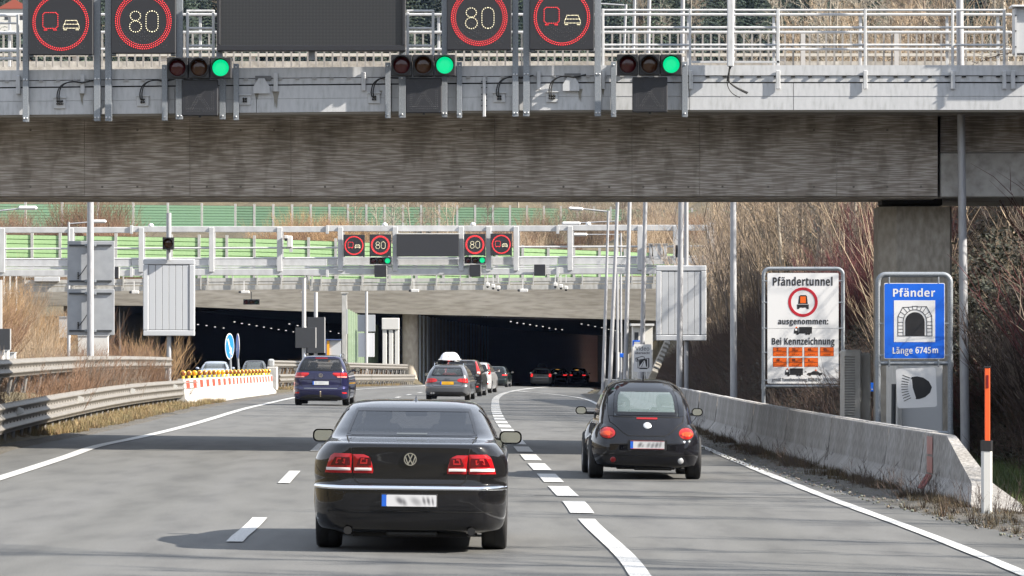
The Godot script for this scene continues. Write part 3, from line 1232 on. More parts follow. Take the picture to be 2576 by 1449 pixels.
	for s in [-1, 1]:
		b = MB.new()
		b.tube([Vector3(s * 0.6, 0.215, -0.05), Vector3(s * 0.6, 0.215, -0.4)], 0.04, 12)
		put(b, "exhaust", flat("exhaust_steel", Color(0.02, 0.02, 0.02), 0.6, 0.5), o)
	b = MB.new()
	b.box(Vector3(0.02, 0.19, -0.25), Vector3(0.5, 0.06, 0.3), Basis(), 0.02)
	put(b, "silencer", flat("exhaust_steel", Color(0.02, 0.02, 0.02), 0.6, 0.5), o)
	b = MB.new()
	trace(b, [Vector2(-0.15, 1.14), Vector2(0.15, 1.14)], 0.014, rear, 0.009)
	put(b, "brake_light", flat("brake_light_off", Color(0.05, 0.055, 0.055), 0.3), o)


func build_beetle() -> void:
	var black := paint("beetle_black", Color(0.007, 0.007, 0.009), 0.0, 0.3)
	var spec := {
		"length": 4.09, "wheelbase": 2.51, "rear_axle": 0.76, "wheel_r": 0.325, "track": 0.735, "tyre_w": 0.22, "bow": 0.10, "roll": -0.016,
		"coat": black, "glass": pane("beetle_glass", Color(0.26, 0.34, 0.33), 0.26), "side_glass": pane("beetle_side_glass", Color(0.2, 0.23, 0.23), 0.1), "front_glass": pane("clear_glass", Color(0.4, 0.45, 0.43), 0.12),
		"rows": [[0.17, 0.62, 0.18, 0.2, 0.3, 0.4, 2], [0.21, 0.755, 0.07, 0.1, 0.3, 0.4, 4], [0.34, 0.80, 0.01, 0.0, 0.36, 0.42, 4], [0.42, 0.81, 0.0, 0.0, 0.36, 0.42, 5], [0.54, 0.805, 0.0, 0.02, 0.36, 0.42, 3], [0.60, 0.775, 0.02, 0.04, 0.34, 0.42, 3], [0.66, 0.735, 0.05, 0.10, 0.32, 0.42, 4], [0.75, 0.71, 0.105, 0.3, 0.34, 0.42, 5], [0.86, 0.70, 0.185, 0.7, 0.36, 0.44, 5], [0.96, 0.688, 0.275, 1.0, 0.34, 0.46, 6],
			[1.06, 0.675, 0.385, 1.2, 0.32, 0.46, 6], [1.16, 0.645, 0.52, 1.36, 0.3, 0.46, 6], [1.26, 0.605, 0.69, 1.54, 0.28, 0.46, 5], [1.35, 0.55, 0.88, 1.66, 0.26, 0.44, 5], [1.42, 0.48, 1.08, 1.76, 0.26, 0.36, 4], [1.465, 0.38, 1.30, 1.9, 0.25, 0.28, 3], [1.485, 0.26, 1.48, 2.02, 0.2, 0.18, 1], [1.49, 0.16, 1.6, 2.12, 0.12, 0.1, 1]],
		"rear_window": rows_from([[-0.475, 0.465, 0.96], [-0.48, 0.47, 1.0], [-0.475, 0.465, 1.15], [-0.455, 0.445, 1.26], [-0.41, 0.40, 1.325], [-0.31, 0.30, 1.35]]), "frit": 0.05,
		"wind_screen": rows_from([[-0.62, 0.62, 0.98], [-0.56, 0.56, 1.2], [-0.46, 0.46, 1.37]]),
		"side_window": [[0.97, -2.75, -0.95], [1.15, -2.5, -1.15], [1.28, -2.2, -1.4], [1.38, -1.95, -1.7]], "pillars": [-1.42],
		"mirror": [0.9, 0.985, 0.175, 0.125], "mirror_z": 0.75, "mirror_round": 0.48, "open_headrests": true, "seat_z": -2.35, "trim": flat("pale_grey_cloth", Color(0.58, 0.62, 0.6), 0.8),
		"bulges": [[-0.575, 0.46, -0.74, 0.268, 0.43, 0.68], [0.575, 0.46, -0.74, 0.268, 0.43, 0.68], [-0.585, 0.43, -3.27, 0.262, 0.455, 0.69], [0.585, 0.43, -3.27, 0.262, 0.455, 0.69]],
	}
	var d := 66.5
	var x := (1627.0 - CX) * d / F
	var o := car("black_beetle", "small rounded black car with round red lamps, driving in the right lane by the barrier", Vector3(x, ground(x, d), -d), deg_to_rad(1.3), spec)
	var rear: Callable = spec.shell.rear
	var b := MB.new()
	var black_pane := flat("beetle_hatch_glass", Color(0.004, 0.004, 0.005), 0.05)
	# the black surround of the hatch glass
	trace(b, [Vector2(-0.53, 0.945), Vector2(-0.53, 1.1), Vector2(-0.51, 1.26), Vector2(-0.46, 1.355), Vector2(-0.33, 1.39), Vector2(0.32, 1.39), Vector2(0.45, 1.355), Vector2(0.50, 1.26), Vector2(0.52, 1.1), Vector2(0.52, 0.945)], 0.08, rear, 0.006)
	put(b, "hatch_surround", black_pane, o)
	bands(o, "hatch_gap", flat("panel_gap", Color(0.001, 0.001, 0.001), 0.9), rear, [[Vector2(-0.56, 1.37), Vector2(-0.575, 1.15), Vector2(-0.57, 0.95), Vector2(-0.555, 0.86), Vector2(-0.47, 0.80), Vector2(-0.36, 0.70), Vector2(-0.28, 0.655), Vector2(0.27, 0.655), Vector2(0.35, 0.70), Vector2(0.46, 0.80), Vector2(0.545, 0.86), Vector2(0.56, 0.95), Vector2(0.565, 1.15), Vector2(0.55, 1.37)], [Vector2(-0.5, 0.935), Vector2(0.5, 0.935)]], 0.011, 0.003)
	for s in [-1, 1]:
		b = MB.new()
		oval(b, Vector2(s * 0.588, 0.695), Vector2(0.112, 0.084), rear, 0.004, 0.03)
		var l := put(b, "tail_light", paint("beetle_lamp_red", Color(0.36, 0.012, 0.01), 0.0, 0.12), o)
		b = MB.new()
		oval(b, Vector2(s * 0.588, 0.672), Vector2(0.085, 0.034), rear, 0.031, 0.006)
		put(b, "indicator_light", paint("lamp_orange", Color(0.5, 0.05, 0.008), 0.0, 0.12), l)
		b = MB.new()
		oval(b, Vector2(s * 0.588, 0.695), Vector2(0.122, 0.094), rear, 0.002, 0.0)
		put(b, "lamp_seal", flat("panel_gap", Color(0.001, 0.001, 0.001), 0.9), o)
	b = MB.new()
	trace(b, [Vector2(-0.155, 0.912), Vector2(0.155, 0.912)], 0.026, rear, 0.006, false, 0.012)
	put(b, "brake_light", paint("brake_red", Color(0.3, 0.01, 0.012), 0.0, 0.2), o)
	b = MB.new()
	oval(b, Vector2(0.002, 0.81), Vector2(0.06, 0.047), rear, 0.004, 0.012)
	put(b, "emblem", flat("pale_emblem", Color(0.5, 0.51, 0.52), 0.3, 0.2), o)
	b = MB.new()
	b.ext(rrect(-0.295, -0.08, 0.295, 0.075, 0.02), -0.02, 0.006, Transform3D(Basis(), off_surface(rear, 0.0, 0.522, 0.004)))
	put(b, "plate_recess", flat("black_plastic", Color(0.012, 0.012, 0.013), 0.5), o)
	plate(o, off_surface(rear, 0.0, 0.525, 0.024), 0.51, 0.118, Color(0.55, 0.545, 0.545), [[0.28, 0.5, 0.06, 0.3, 0.75], [0.36, 0.62, 0.04, 0.2, 0.5], [0.53, 0.5, 0.05, 0.28, 0.6], [0.65, 0.55, 0.05, 0.3, 0.62], [0.77, 0.5, 0.05, 0.32, 0.72], [0.87, 0.45, 0.04, 0.34, 0.6]], 0.9)
	for yy in [-0.057, 0.057]:
		b = MB.new()
		b.box(Vector3(0, 0.525 + yy, off_surface(rear, 0.0, 0.525, 0.027).z), Vector3(0.5, 0.004, 0.003))
		put(b, "plate_edge", flat("plate_red_edge", Color(0.5, 0.02, 0.03), 0.4), o)
	b = MB.new()
	oval(b, Vector2(-0.505, 0.298), Vector2(0.042, 0.042), rear, 0.004, 0.012)
	put(b, "fog_light", paint("fog_red", Color(0.2, 0.006, 0.01), 0.0, 0.15), o)
	b = MB.new()
	oval(b, Vector2(0.505, 0.288), Vector2(0.044, 0.044), rear, 0.004, 0.012)
	put(b, "reverse_light", flat("lamp_clear", Color(0.4, 0.41, 0.42), 0.15, 0.3), o)
	b = MB.new()
	trace(b, [Vector2(-0.75, 0.375), Vector2(-0.4, 0.365), Vector2(0.4, 0.365), Vector2(0.75, 0.375)], 0.008, rear, 0.0025)
	put(b, "bumper_gap", flat("panel_gap", Color(0.001, 0.001, 0.001), 0.9), o)
	b = MB.new()
	b.tube([Vector3(0.0, 1.46, -1.55), Vector3(0.0, 1.5, -1.5), Vector3(0, 1.56, -1.4)], [0.02, 0.012, 0.004], 8)
	put(b, "roof_aerial", flat("black_plastic", Color(0.012, 0.012, 0.013), 0.5), o)
	b = MB.new()
	b.box(Vector3(0.1, 0.18, -0.3), Vector3(0.6, 0.08, 0.3), Basis(), 0.03)
	put(b, "silencer", flat("exhaust_steel", Color(0.02, 0.02, 0.02), 0.6, 0.5), o)


func van_rows(w: float, h: float, belt: float, lean: float) -> Array:   # upright tail of a van or estate
	return [[0.18, w * 0.86, 0.16, 0.2, 0.25, 0.35, 2], [0.23, w * 0.95, 0.05, 0.1, 0.25, 0.35, 3], [0.36, w * 0.985, 0.01, 0.0, 0.25, 0.35, 3], [0.5, w * 0.995, 0.0, 0.0, 0.25, 0.35, 2], [0.57, w, 0.01, 0.02, 0.25, 0.35, 2], [0.62, w, 0.05, 0.05, 0.25, 0.35, 3], [0.75, w, 0.06, 0.12, 0.24, 0.35, 4], [belt - 0.18, w * 0.985, 0.075, 0.5, 0.22, 0.33, 4], [belt - 0.05, w * 0.945, 0.09, 0.9, 0.2, 0.32, 4], [belt + 0.05, w * 0.905, 0.12, 1.15, 0.18, 0.3, 7],
		[lerpf(belt, h, 0.5), w * 0.82, 0.12 + lean * 0.42, 1.6, 0.16, 0.3, 6], [h - 0.13, w * 0.735, 0.12 + lean * 0.82, 1.95, 0.15, 0.3, 4], [h - 0.075, w * 0.70, 0.12 + lean * 0.95, 2.02, 0.15, 0.3, 2], [h - 0.05, w * 0.66, 0.10 + lean, 2.08, 0.16, 0.28, 3], [h - 0.02, w * 0.58, 0.2 + lean, 2.15, 0.2, 0.26, 2], [h, w * 0.42, 0.5 + lean, 2.3, 0.2, 0.18, 1], [h + 0.005, w * 0.3, 0.7 + lean, 2.4, 0.15, 0.12, 1]]


func estate(called: String, label: String, at: Vector3, turn: float, w: float, h: float, belt: float, lean: float, length: float, coat: Material, glass: Material, win: Array, group := "", roll := -0.008) -> Dictionary:
	var spec := {
		"length": length, "wheelbase": length * 0.6, "rear_axle": length * 0.19, "wheel_r": 0.32, "track": w * 0.86, "tyre_w": 0.22, "coat": coat, "roll": roll,
		"glass": glass, "front_glass": pane("clear_glass", Color(0.4, 0.45, 0.43), 0.12), "rows": van_rows(w, h, belt, lean), "rear_window": win,
		"wind_screen": rows_from([[-w * 0.82, w * 0.82, belt + 0.02], [-w * 0.66, w * 0.66, h - 0.1]]),
		"side_window": [[belt + 0.01, -length * 0.76, -0.55], [lerpf(belt, h, 0.5), -length * 0.7, -0.62 - lean * 0.4], [h - 0.12, -length * 0.6, -0.75 - lean * 0.7]], "pillars": [-length * 0.42, -length * 0.24],
		"mirror": [w + 0.12, belt + 0.06, 0.2, 0.14], "mirror_z": 0.72,
	}
	spec.node = car(called, label, at, turn, spec, group)
	return spec


func build_traffic() -> void:
	build_sedan()
	build_beetle()
	var red := paint("lamp_bright_red", Color(0.42, 0.014, 0.014), 0.0, 0.15)
	var pink := flat("lamp_pale_red", Color(0.75, 0.3, 0.27), 0.2)
	var grey_glass := pane("grey_glass", Color(0.012, 0.013, 0.014), 0.72)
	var gap := flat("panel_gap", Color(0.001, 0.001, 0.001), 0.9)
	var blackp := flat("black_plastic", Color(0.012, 0.012, 0.013), 0.5)
	# dark blue people carrier
	var d := 147.0
	var x := (806.0 - CX) * d / F
	var blue := paint("dark_blue_paint", Color(0.017, 0.018, 0.055), 0.3, 0.3)
	var sp := estate("blue_people_carrier", "dark blue people carrier with a tow hook, in the left lane beside the steel rail", Vector3(x, ground(x, d), -d), deg_to_rad(-1.6), 0.915, 1.65, 1.12, 0.3, 4.53, blue, grey_glass, rows_from([[-0.73, 0.73, 1.15], [-0.72, 0.72, 1.2], [-0.63, 0.63, 1.45], [-0.58, 0.58, 1.545]]))
	var o: Node3D = sp.node
	var rear: Callable = sp.shell.rear
	var lo := rows_from([[-0.85, -0.62, 0.92], [-0.852, -0.50, 0.96], [-0.848, -0.40, 1.02], [-0.84, -0.385, 1.06], [-0.825, -0.41, 1.085]])
	for rws in [lo, mirrored(lo)]:
		var l := lamp(o, "tail_light", rws, rear, red)
		var b := MB.new()
		var s := span(rws, 0.95)
		patch(b, [[0.93, s.x + 0.01, s.y - 0.02], [0.965, s.x + 0.01, s.y - 0.01]], rear, 0.018, 8, 3)
		put(b, "reverse_light", pink, l)
	var b := MB.new()
	bands(o, "lamp_gap", gap, rear, [[Vector2(-0.655, 0.91), Vector2(-0.655, 1.1)], [Vector2(0.655, 0.91), Vector2(0.655, 1.1)]], 0.012, 0.019)
	bands(o, "tailgate_gap", gap, rear, [[Vector2(-0.65, 0.86), Vector2(0.65, 0.86)], [Vector2(-0.66, 0.9), Vector2(-0.655, 0.68), Vector2(-0.55, 0.585), Vector2(0.55, 0.585), Vector2(0.655, 0.68), Vector2(0.66, 0.9)]], 0.013, 0.003)
	b = MB.new()
	trace(b, [Vector2(-0.55, 0.568), Vector2(0.55, 0.568)], 0.012, rear, 0.006, false, 0.006)
	put(b, "bumper_strip", chrome(), o)
	emblem(o, off_surface(rear, 0, 1.0, 0.006), 0.068, 0.0, chrome())
	plate(o, off_surface(rear, 0, 0.745, 0.016), 0.53, 0.115, Color(0.6, 0.62, 0.62), [[0.2, 0.5, 0.03, 0.3, 0.6], [0.5, 0.5, 0.25, 0.2, 0.35]], 0.0)
	b = MB.new()
	patch(b, [[1.548, -0.2, 0.2], [1.58, -0.2, 0.2]], rear, 0.012, 6, 2, 0.006)
	put(b, "brake_light", paint("brake_red", Color(0.3, 0.01, 0.012), 0.0, 0.2), o)
	b = MB.new()
	trace(b, [Vector2(-0.04, 1.165), Vector2(0.4, 1.155)], 0.028, rear, 0.016, false, 0.01)
	put(b, "wiper", blackp, o)
	for s in [-1, 1]:
		b = MB.new()
		patch(b, [[0.4, minf(s * 0.72, s * 0.86), maxf(s * 0.72, s * 0.86)], [0.445, minf(s * 0.7, s * 0.84), maxf(s * 0.7, s * 0.84)]], rear, 0.006, 6, 2)
		put(b, "reflector", red, o)
	b = MB.new()
	patch(b, [[0.19, -0.72, 0.72], [0.3, -0.66, 0.66], [0.36, -0.4, 0.4]], rear, 0.006, 16, 4)
	put(b, "bumper_valance", blackp, o)
	b = MB.new()
	b.tube([Vector3(0, 0.3, -0.15), Vector3(0, 0.3, 0.1), Vector3(0, 0.44, 0.12)], 0.02, 8)
	b.lathe([[0.0, -0.03], [0.022, -0.02], [0.03, 0], [0.022, 0.02], [0, 0.03]], 10, Transform3D(Basis(), Vector3(0, 0.455, 0.12)))
	put(b, "tow_hook", flat("tow_steel", Color(0.35, 0.3, 0.22), 0.4, 0.7), o)
	for s in [-1, 1]:
		b = MB.new()
		b.tube([Vector3(s * 0.6, 1.60, -0.75), Vector3(s * 0.6, 1.69, -0.9), Vector3(s * 0.6, 1.7, -2.3), Vector3(s * 0.6, 1.62, -2.5)], 0.02, 8)
		put(b, "roof_rail", chrome(), o)
	# grey estate with roof box
	d = 178.0
	x = (1124.0 - CX) * d / F
	var grey := paint("grey_metal_paint", Color(0.115, 0.12, 0.13), 0.5, 0.32)
	var bright_glass := pane("estate_glass", Color(0.05, 0.06, 0.06), 0.35)
	sp = estate("grey_estate_car", "grey estate car with roof bars and yellow number plate, behind the wide block line", Vector3(x, ground(x, d), -d), deg_to_rad(-3.2), 0.9, 1.43, 0.94, 0.5, 4.7, grey, bright_glass, rows_from([[-0.64, 0.64, 0.97], [-0.635, 0.635, 1.0], [-0.57, 0.57, 1.22], [-0.52, 0.52, 1.31]]))
	o = sp.node
	rear = sp.shell.rear
	lo = rows_from([[-0.82, -0.62, 0.705], [-0.825, -0.45, 0.74], [-0.82, -0.39, 0.79], [-0.81, -0.41, 0.83], [-0.79, -0.5, 0.875]])
	for rws in [lo, mirrored(lo)]:
		lamp(o, "tail_light", rws, rear, red)
	b = MB.new()
	bands(o, "lamp_gap", gap, rear, [[Vector2(-0.61, 0.70), Vector2(-0.61, 0.88)], [Vector2(0.61, 0.70), Vector2(0.61, 0.88)]], 0.01, 0.019)
	bands(o, "tailgate_gap", gap, rear, [[Vector2(-0.4, 0.79), Vector2(0.4, 0.79)], [Vector2(-0.62, 0.7), Vector2(-0.6, 0.6), Vector2(-0.52, 0.555), Vector2(0.52, 0.555), Vector2(0.6, 0.6), Vector2(0.62, 0.7)]], 0.013, 0.003)
	for k in 4:
		b = MB.new()
		var c := off_surface(rear, (k - 1.5) * 0.055, 0.845, 0.006 + k * 0.001)
		ring(b, Vector2(c.x, c.y), 0.028, 0.036, c.z, c.z + 0.005, 16)
		put(b, "emblem_ring", chrome(), o)
	plate(o, off_surface(rear, 0.0, 0.69, 0.016), 0.53, 0.12, Color(0.78, 0.42, 0.02), [[0.5, 0.5, 0.3, 0.25, 0.35]], 0.0)
	b = MB.new()
	patch(b, [[0.19, -0.8, 0.8], [0.29, -0.72, 0.72], [0.345, -0.6, 0.6]], rear, 0.006, 16, 4)
	put(b, "bumper_valance", blackp, o)
	for xx in [-0.62, -0.53]:
		b = MB.new()
		b.tube([Vector3(xx, 0.285, -0.12), Vector3(xx, 0.285, 0.02)], 0.042, 12)
		put(b, "exhaust", chrome(), o)
	b = MB.new()
	trace(b, [Vector2(-0.02, 0.99), Vector2(0.45, 0.975)], 0.025, rear, 0.016, false, 0.01)
	put(b, "wiper", blackp, o)
	b = MB.new()
	b.box(Vector3(0.05, 1.0, -0.75), Vector3(0.62, 0.2, 0.4), Basis(), 0.09)
	put(b, "red_luggage", flat("red_cloth", Color(0.5, 0.03, 0.03), 0.9), o)
	b = MB.new()
	b.box(Vector3(-0.42, 1.01, -0.72), Vector3(0.26, 0.2, 0.3), Basis(), 0.09)
	put(b, "white_luggage", flat("white_cloth", Color(0.6, 0.65, 0.62), 0.9), o)
	for s in [-1, 1]:
		b = MB.new()
		b.tube([Vector3(s * 0.58, 1.38, -1.0), Vector3(s * 0.58, 1.47, -1.15), Vector3(s * 0.58, 1.48, -2.6), Vector3(s * 0.58, 1.4, -2.75)], 0.02, 8)
		put(b, "roof_rail", chrome(), o)
	var car_turn: float = o.rotation.y
	var rk := thing("roof_rack", "black cross bars carrying skis on the roof of the grey estate car", "roof rack", o.position, car_turn)
	for zz in [-1.3, -2.2]:
		b = MB.new()
		b.box(Vector3(0, 1.535, zz), Vector3(1.3, 0.035, 0.05), Basis(), 0.01)
		for s in [-1, 1]:
			b.box(Vector3(s * 0.6, 1.5, zz), Vector3(0.06, 0.08, 0.07), Basis(), 0.015)
		put(b, "cross_bar", blackp, rk)
	b = MB.new()
	b.box(Vector3(0.02, 1.57, -1.6), Vector3(0.09, 0.05, 1.7), Basis(), 0.01)
	put(b, "ski", flat("ski_red", Color(0.4, 0.03, 0.03), 0.4), rk)
	b = MB.new()
	b.box(Vector3(0.3, 1.57, -1.6), Vector3(0.09, 0.05, 1.7), Basis(), 0.01)
	put(b, "ski", flat("ski_white", Color(0.6, 0.6, 0.6), 0.4), rk)
	var bx := thing("roof_box", "pale grey rounded roof box with red lettering on top of the grey estate car", "roof box", o.position, car_turn)
	b = MB.new()
	var rws2 := []
	for i in 12:
		var t := i / 11.0
		var yy := 1.60 + 0.32 * t
		var k := pow(1.0 - pow(t, 3.0), 0.5)
		var hw := lerpf(0.40, 0.30, t) * lerpf(0.5, 1.0, k)
		var zc := -1.75
		var hl := lerpf(0.95, 0.72, t) * lerpf(0.55, 1.0, k)
		var row := PackedVector3Array()
		for q in 41:
			var a := TAU * q / 40.0
			row.append(Vector3(signf(cos(a)) * pow(absf(cos(a)), 0.5) * hw, yy, zc - signf(sin(a)) * pow(absf(sin(a)), 0.4) * -hl * -1.0))
		rws2.append(row)
	b.grid(rws2)
	for q in 40:
		b.tri(Vector3(0, 1.922, -1.75), rws2[11][q], rws2[11][q + 1])
		b.tri(Vector3(0, 1.6, -1.75), rws2[0][q + 1], rws2[0][q])
	put(b, "lid", flat("pale_grey_plastic", Color(0.55, 0.55, 0.56), 0.45), bx)
	b = MB.new()
	b.box(Vector3(0, 1.625, -1.75), Vector3(0.82, 0.035, 1.86), Basis(), 0.015)
	put(b, "rim_lip", flat("pale_grey_plastic", Color(0.55, 0.55, 0.56), 0.45), bx)
	text("JETBAG", -0.15, 0.15, 1.735, 0.05, -0.80, flat("red_print", Color(0.5, 0.02, 0.02), 0.5), bx, true)
	text("TOWER", -0.07, 0.07, 1.69, 0.025, -0.79, flat("grey_print", Color(0.1, 0.1, 0.1), 0.5), bx, true)
	# black off-roader half hidden behind the estate
	d = 205.0
	x = (1160.0 - CX) * d / F
	sp = estate("black_off_roader", "tall black off-roader with high red lamps, half hidden behind the grey estate car", Vector3(x, ground(x, d), -d), deg_to_rad(-4.0), 0.91, 1.68, 1.12, 0.28, 4.5, paint("off_roader_black", Color(0.007, 0.007, 0.008), 0.0, 0.3), grey_glass, rows_from([[-0.66, 0.66, 1.14], [-0.62, 0.62, 1.35], [-0.55, 0.55, 1.56]]))
	o = sp.node
	rear = sp.shell.rear
	lo = rows_from([[0.70, 0.84, 1.0], [0.71, 0.84, 1.12], [0.68, 0.78, 1.3], [0.63, 0.69, 1.5], [0.6, 0.65, 1.6]])
	for rws in [lo, mirrored(lo)]:
		var l := lamp(o, "tail_light", rws, rear, red)
		b = MB.new()
		var s := span(rws, 1.08)
		patch(b, [[1.03, s.x + 0.01, s.y - 0.01], [1.14, s.x + 0.015, s.y - 0.015]], rear, 0.018, 6, 4)
		put(b, "reverse_light", pink, l)
	for s in [-1, 1]:
		b = MB.new()
		patch(b, [[0.42, minf(s * 0.5, s * 0.78), maxf(s * 0.5, s * 0.78)], [0.48, minf(s * 0.5, s * 0.78), maxf(s * 0.5, s * 0.78)]], rear, 0.006, 6, 2)
		put(b, "reflector", red, o)
	b = MB.new()
	b.tube([Vector3(0.55, 0.28, -0.1), Vector3(0.55, 0.28, 0.04)], 0.05, 12)
	put(b, "exhaust", chrome(), o)
	plate(o, off_surface(rear, 0.0, 0.86, 0.016), 0.53, 0.12, Color(0.7, 0.7, 0.7), [[0.5, 0.5, 0.3, 0.25, 0.5]], 0.0)
	b = MB.new()
	trace(b, [Vector2(-0.7, 0.72), Vector2(0.7, 0.72)], 0.02, rear, 0.004, false, 0.01)
	put(b, "bumper_strip", chrome(), o)
	# silver people carrier
	d = 236.0
	x = (1193.0 - CX) * d / F
	sp = estate("silver_people_carrier", "silver people carrier with upright red lamps, ahead of the black off-roader", Vector3(x, ground(x, d), -d), deg_to_rad(-5.5), 0.88, 1.62, 1.1, 0.26, 4.26, paint("silver_paint", Color(0.42, 0.42, 0.43), 0.4, 0.3), grey_glass, rows_from([[-0.66, 0.66, 1.13], [-0.62, 0.62, 1.32], [-0.54, 0.54, 1.5]]))
	o = sp.node
	rear = sp.shell.rear
	lo = rows_from([[0.70, 0.82, 0.98], [0.70, 0.82, 1.15], [0.66, 0.75, 1.35], [0.61, 0.66, 1.52]])
	for rws in [lo, mirrored(lo)]:
		lamp(o, "tail_light", rws, rear, red)
	for s in [-1, 1]:
		b = MB.new()
		oval(b, Vector2(s * 0.66, 0.5), Vector2(0.08, 0.04), rear, 0.006, 0.006)
		put(b, "reflector", red, o)
	plate(o, off_surface(rear, -0.1, 0.72, 0.016), 0.53, 0.12, Color(0.7, 0.7, 0.7), [[0.5, 0.5, 0.3, 0.25, 0.5]], 0.0)
	b = MB.new()
	trace(b, [Vector2(-0.62, 1.1), Vector2(-0.6, 0.62), Vector2(0.6, 0.62), Vector2(0.62, 1.1)], 0.012, rear, 0.003)
	put(b, "tailgate_gap", gap, o)
	# pale estate just inside the tunnel, with a dark roof box
	d = 368.0
	x = (1360.0 - CX) * d / F
	sp = estate("pale_estate_car", "pale silver estate car with a dark roof box, entering the dark tunnel mouth", Vector3(x, ground(x, d), -d), deg_to_rad(-4.5), 0.9, 1.46, 0.98, 0.3, 4.6, paint("pale_silver_paint", Color(0.5, 0.5, 0.48), 0.3, 0.35), grey_glass, rows_from([[-0.63, 0.63, 1.0], [-0.56, 0.56, 1.34]]))
	o = sp.node
	rear = sp.shell.rear
	var lit := glow("tail_light_glow", Color(1.0, 0.03, 0.03), 0.5)
	lo = rows_from([[-0.84, -0.68, 0.76], [-0.84, -0.66, 0.86], [-0.82, -0.66, 1.0]])
	for rws in [lo, mirrored(lo)]:
		lamp(o, "tail_light", rws, rear, lit)
	plate(o, off_surface(rear, 0.0, 0.82, 0.016), 0.5, 0.11, Color(0.5, 0.5, 0.5), [[0.5, 0.5, 0.3, 0.25, 0.5]], 0.0)
	dup(bx, "dark grey roof box on top of the pale estate car in the tunnel mouth", o.position + Vector3(0, -0.05, -0.2), o.rotation.y, Vector3.ONE, flat("dark_box_plastic", Color(0.03, 0.035, 0.035), 0.4))
	# further cars in the dark
	for c in [[1245.0, 322.0, -5.0, "dark_hatchback", "dark green hatchback with a lit red lamp strip, ahead of the silver people carrier", 1.5], [1403.0, 432.0, -6.0, "far_dark_car", "dark car deep in the tunnel just right of the pale estate car", 1.5], [1452.0, 468.0, -7.0, "far_dark_van", "dark car deepest in the tunnel with two lit red lamps near the right wall", 1.6]]:
		d = c[1]
		x = (c[0] - CX) * d / F
		sp = estate(c[3], c[4], Vector3(x, ground(x, d), -d), deg_to_rad(c[2]), 0.89, c[5], 1.0, 0.35, 4.4, paint("dark_green_paint", Color(0.012, 0.018, 0.018), 0.2, 0.35), grey_glass, rows_from([[-0.63, 0.63, 1.02], [-0.55, 0.55, 1.36]]))
		lo = rows_from([[-0.84, -0.5, 0.84], [-0.84, -0.52, 0.92]])
		for rws in [lo, mirrored(lo)]:
			lamp(sp.node, "tail_light", rws, sp.shell.rear, lit)
		if d > 400.0:
			b = MB.new()
			patch(b, [[1.40, -0.25, 0.1], [1.43, -0.25, 0.1]], sp.shell.rear, 0.02, 4, 2)
			put(b, "roof_light", glow("amber_light_glow", Color(1.0, 0.5, 0.08), 0.5), sp.node)
	# oncoming cars behind the beacons
	for c in [[532.4, 254.0, "silver_blue_oncoming_car", "silver blue car coming towards the viewer behind the left row of amber lamps", paint("silver_blue_paint", Color(0.3, 0.34, 0.4), 0.4, 0.3), 1.44], [633.0, 297.0, "dark_oncoming_car", "black car coming towards the viewer behind the right row of amber lamps", paint("oncoming_black", Color(0.012, 0.012, 0.012), 0.0, 0.3), 1.58]]:
		d = c[1]
		x = (c[0] - CX) * d / F
		sp = estate(c[2], c[3], Vector3(x, ground(x, d), -d - 4.4), PI + deg_to_rad(2.0), 0.9, c[5], 0.98, 0.4, 4.4, c[4], grey_glass, rows_from([[-0.63, 0.63, 1.02], [-0.55, 0.55, 1.34]]), "", 0.0)
		b = MB.new()
		for s in [-1, 1]:
			patch(b, [[0.62, minf(s * 0.5, s * 0.8), maxf(s * 0.5, s * 0.8)], [0.74, minf(s * 0.52, s * 0.78), maxf(s * 0.52, s * 0.78)]], func(u, v): return sp.shell.front.call(-u, v) * Vector3(1, 1, 1), 0.01, 6, 4)
		put(b, "headlight", flat("headlight_glass", Color(0.6, 0.62, 0.62), 0.1, 0.3), sp.node)

# ---------------------------------------------------------------- the near bridge and what hangs on it
func slab(b: MB, x0: float, y0: float, x1: float, y1: float, d: float, depth: float, bev := 0.0) -> void:   # a box whose face nearest the viewer fills that survey rectangle at distance d
	var a := px(x0, y1, d)
	var c := px(x1, y0, d)
	b.box(Vector3((a.x + c.x) / 2, (a.y + c.y) / 2, -d - depth / 2), Vector3(absf(c.x - a.x), absf(c.y - a.y), depth), Basis(), bev)


func slab_part(called: String, m: Material, parent: Node3D, x0: float, y0: float, x1: float, y1: float, d: float, depth: float, bev := 0.0) -> MeshInstance3D:
	var b := MB.new()
	slab(b, x0, y0, x1, y1, d, depth, bev)
	for i in b.v.size():
		b.v[i] -= parent.position
	return put(b, called, m, parent)


func sag(x: float) -> float:
	return 13.0 * pow(clampf((1500.0 - x) / 1500.0, 0.0, 1.3), 1.2)


func long_strip(x0: float, x1: float, y0: float, y1: float, d: float, depth: float) -> MB:
	var b := MB.new()
	var n := maxi(1, int((x1 - x0) / 130.0))
	for i in n:
		var xa := lerpf(x0, x1, float(i) / n)
		var xb := lerpf(x0, x1, float(i + 1) / n)
		var q := [px(xa, y1 + sag(xa), d), px(xb, y1 + sag(xb), d), px(xb, y0 + sag(xb), d), px(xa, y0 + sag(xa), d)]
		var k := Vector3(0, 0, -depth)
		b.quad(q[0], q[1], q[2], q[3])
		b.quad(q[3], q[2], q[2] + k, q[3] + k)
		b.quad(q[1], q[0], q[0] + k, q[1] + k)
		b.quad(q[1] + k, q[0] + k, q[3] + k, q[2] + k)
		if i == 0:
			b.quad(q[0], q[3], q[3] + k, q[0] + k)
		if i == n - 1:
			b.quad(q[2], q[1], q[1] + k, q[2] + k)
	return b


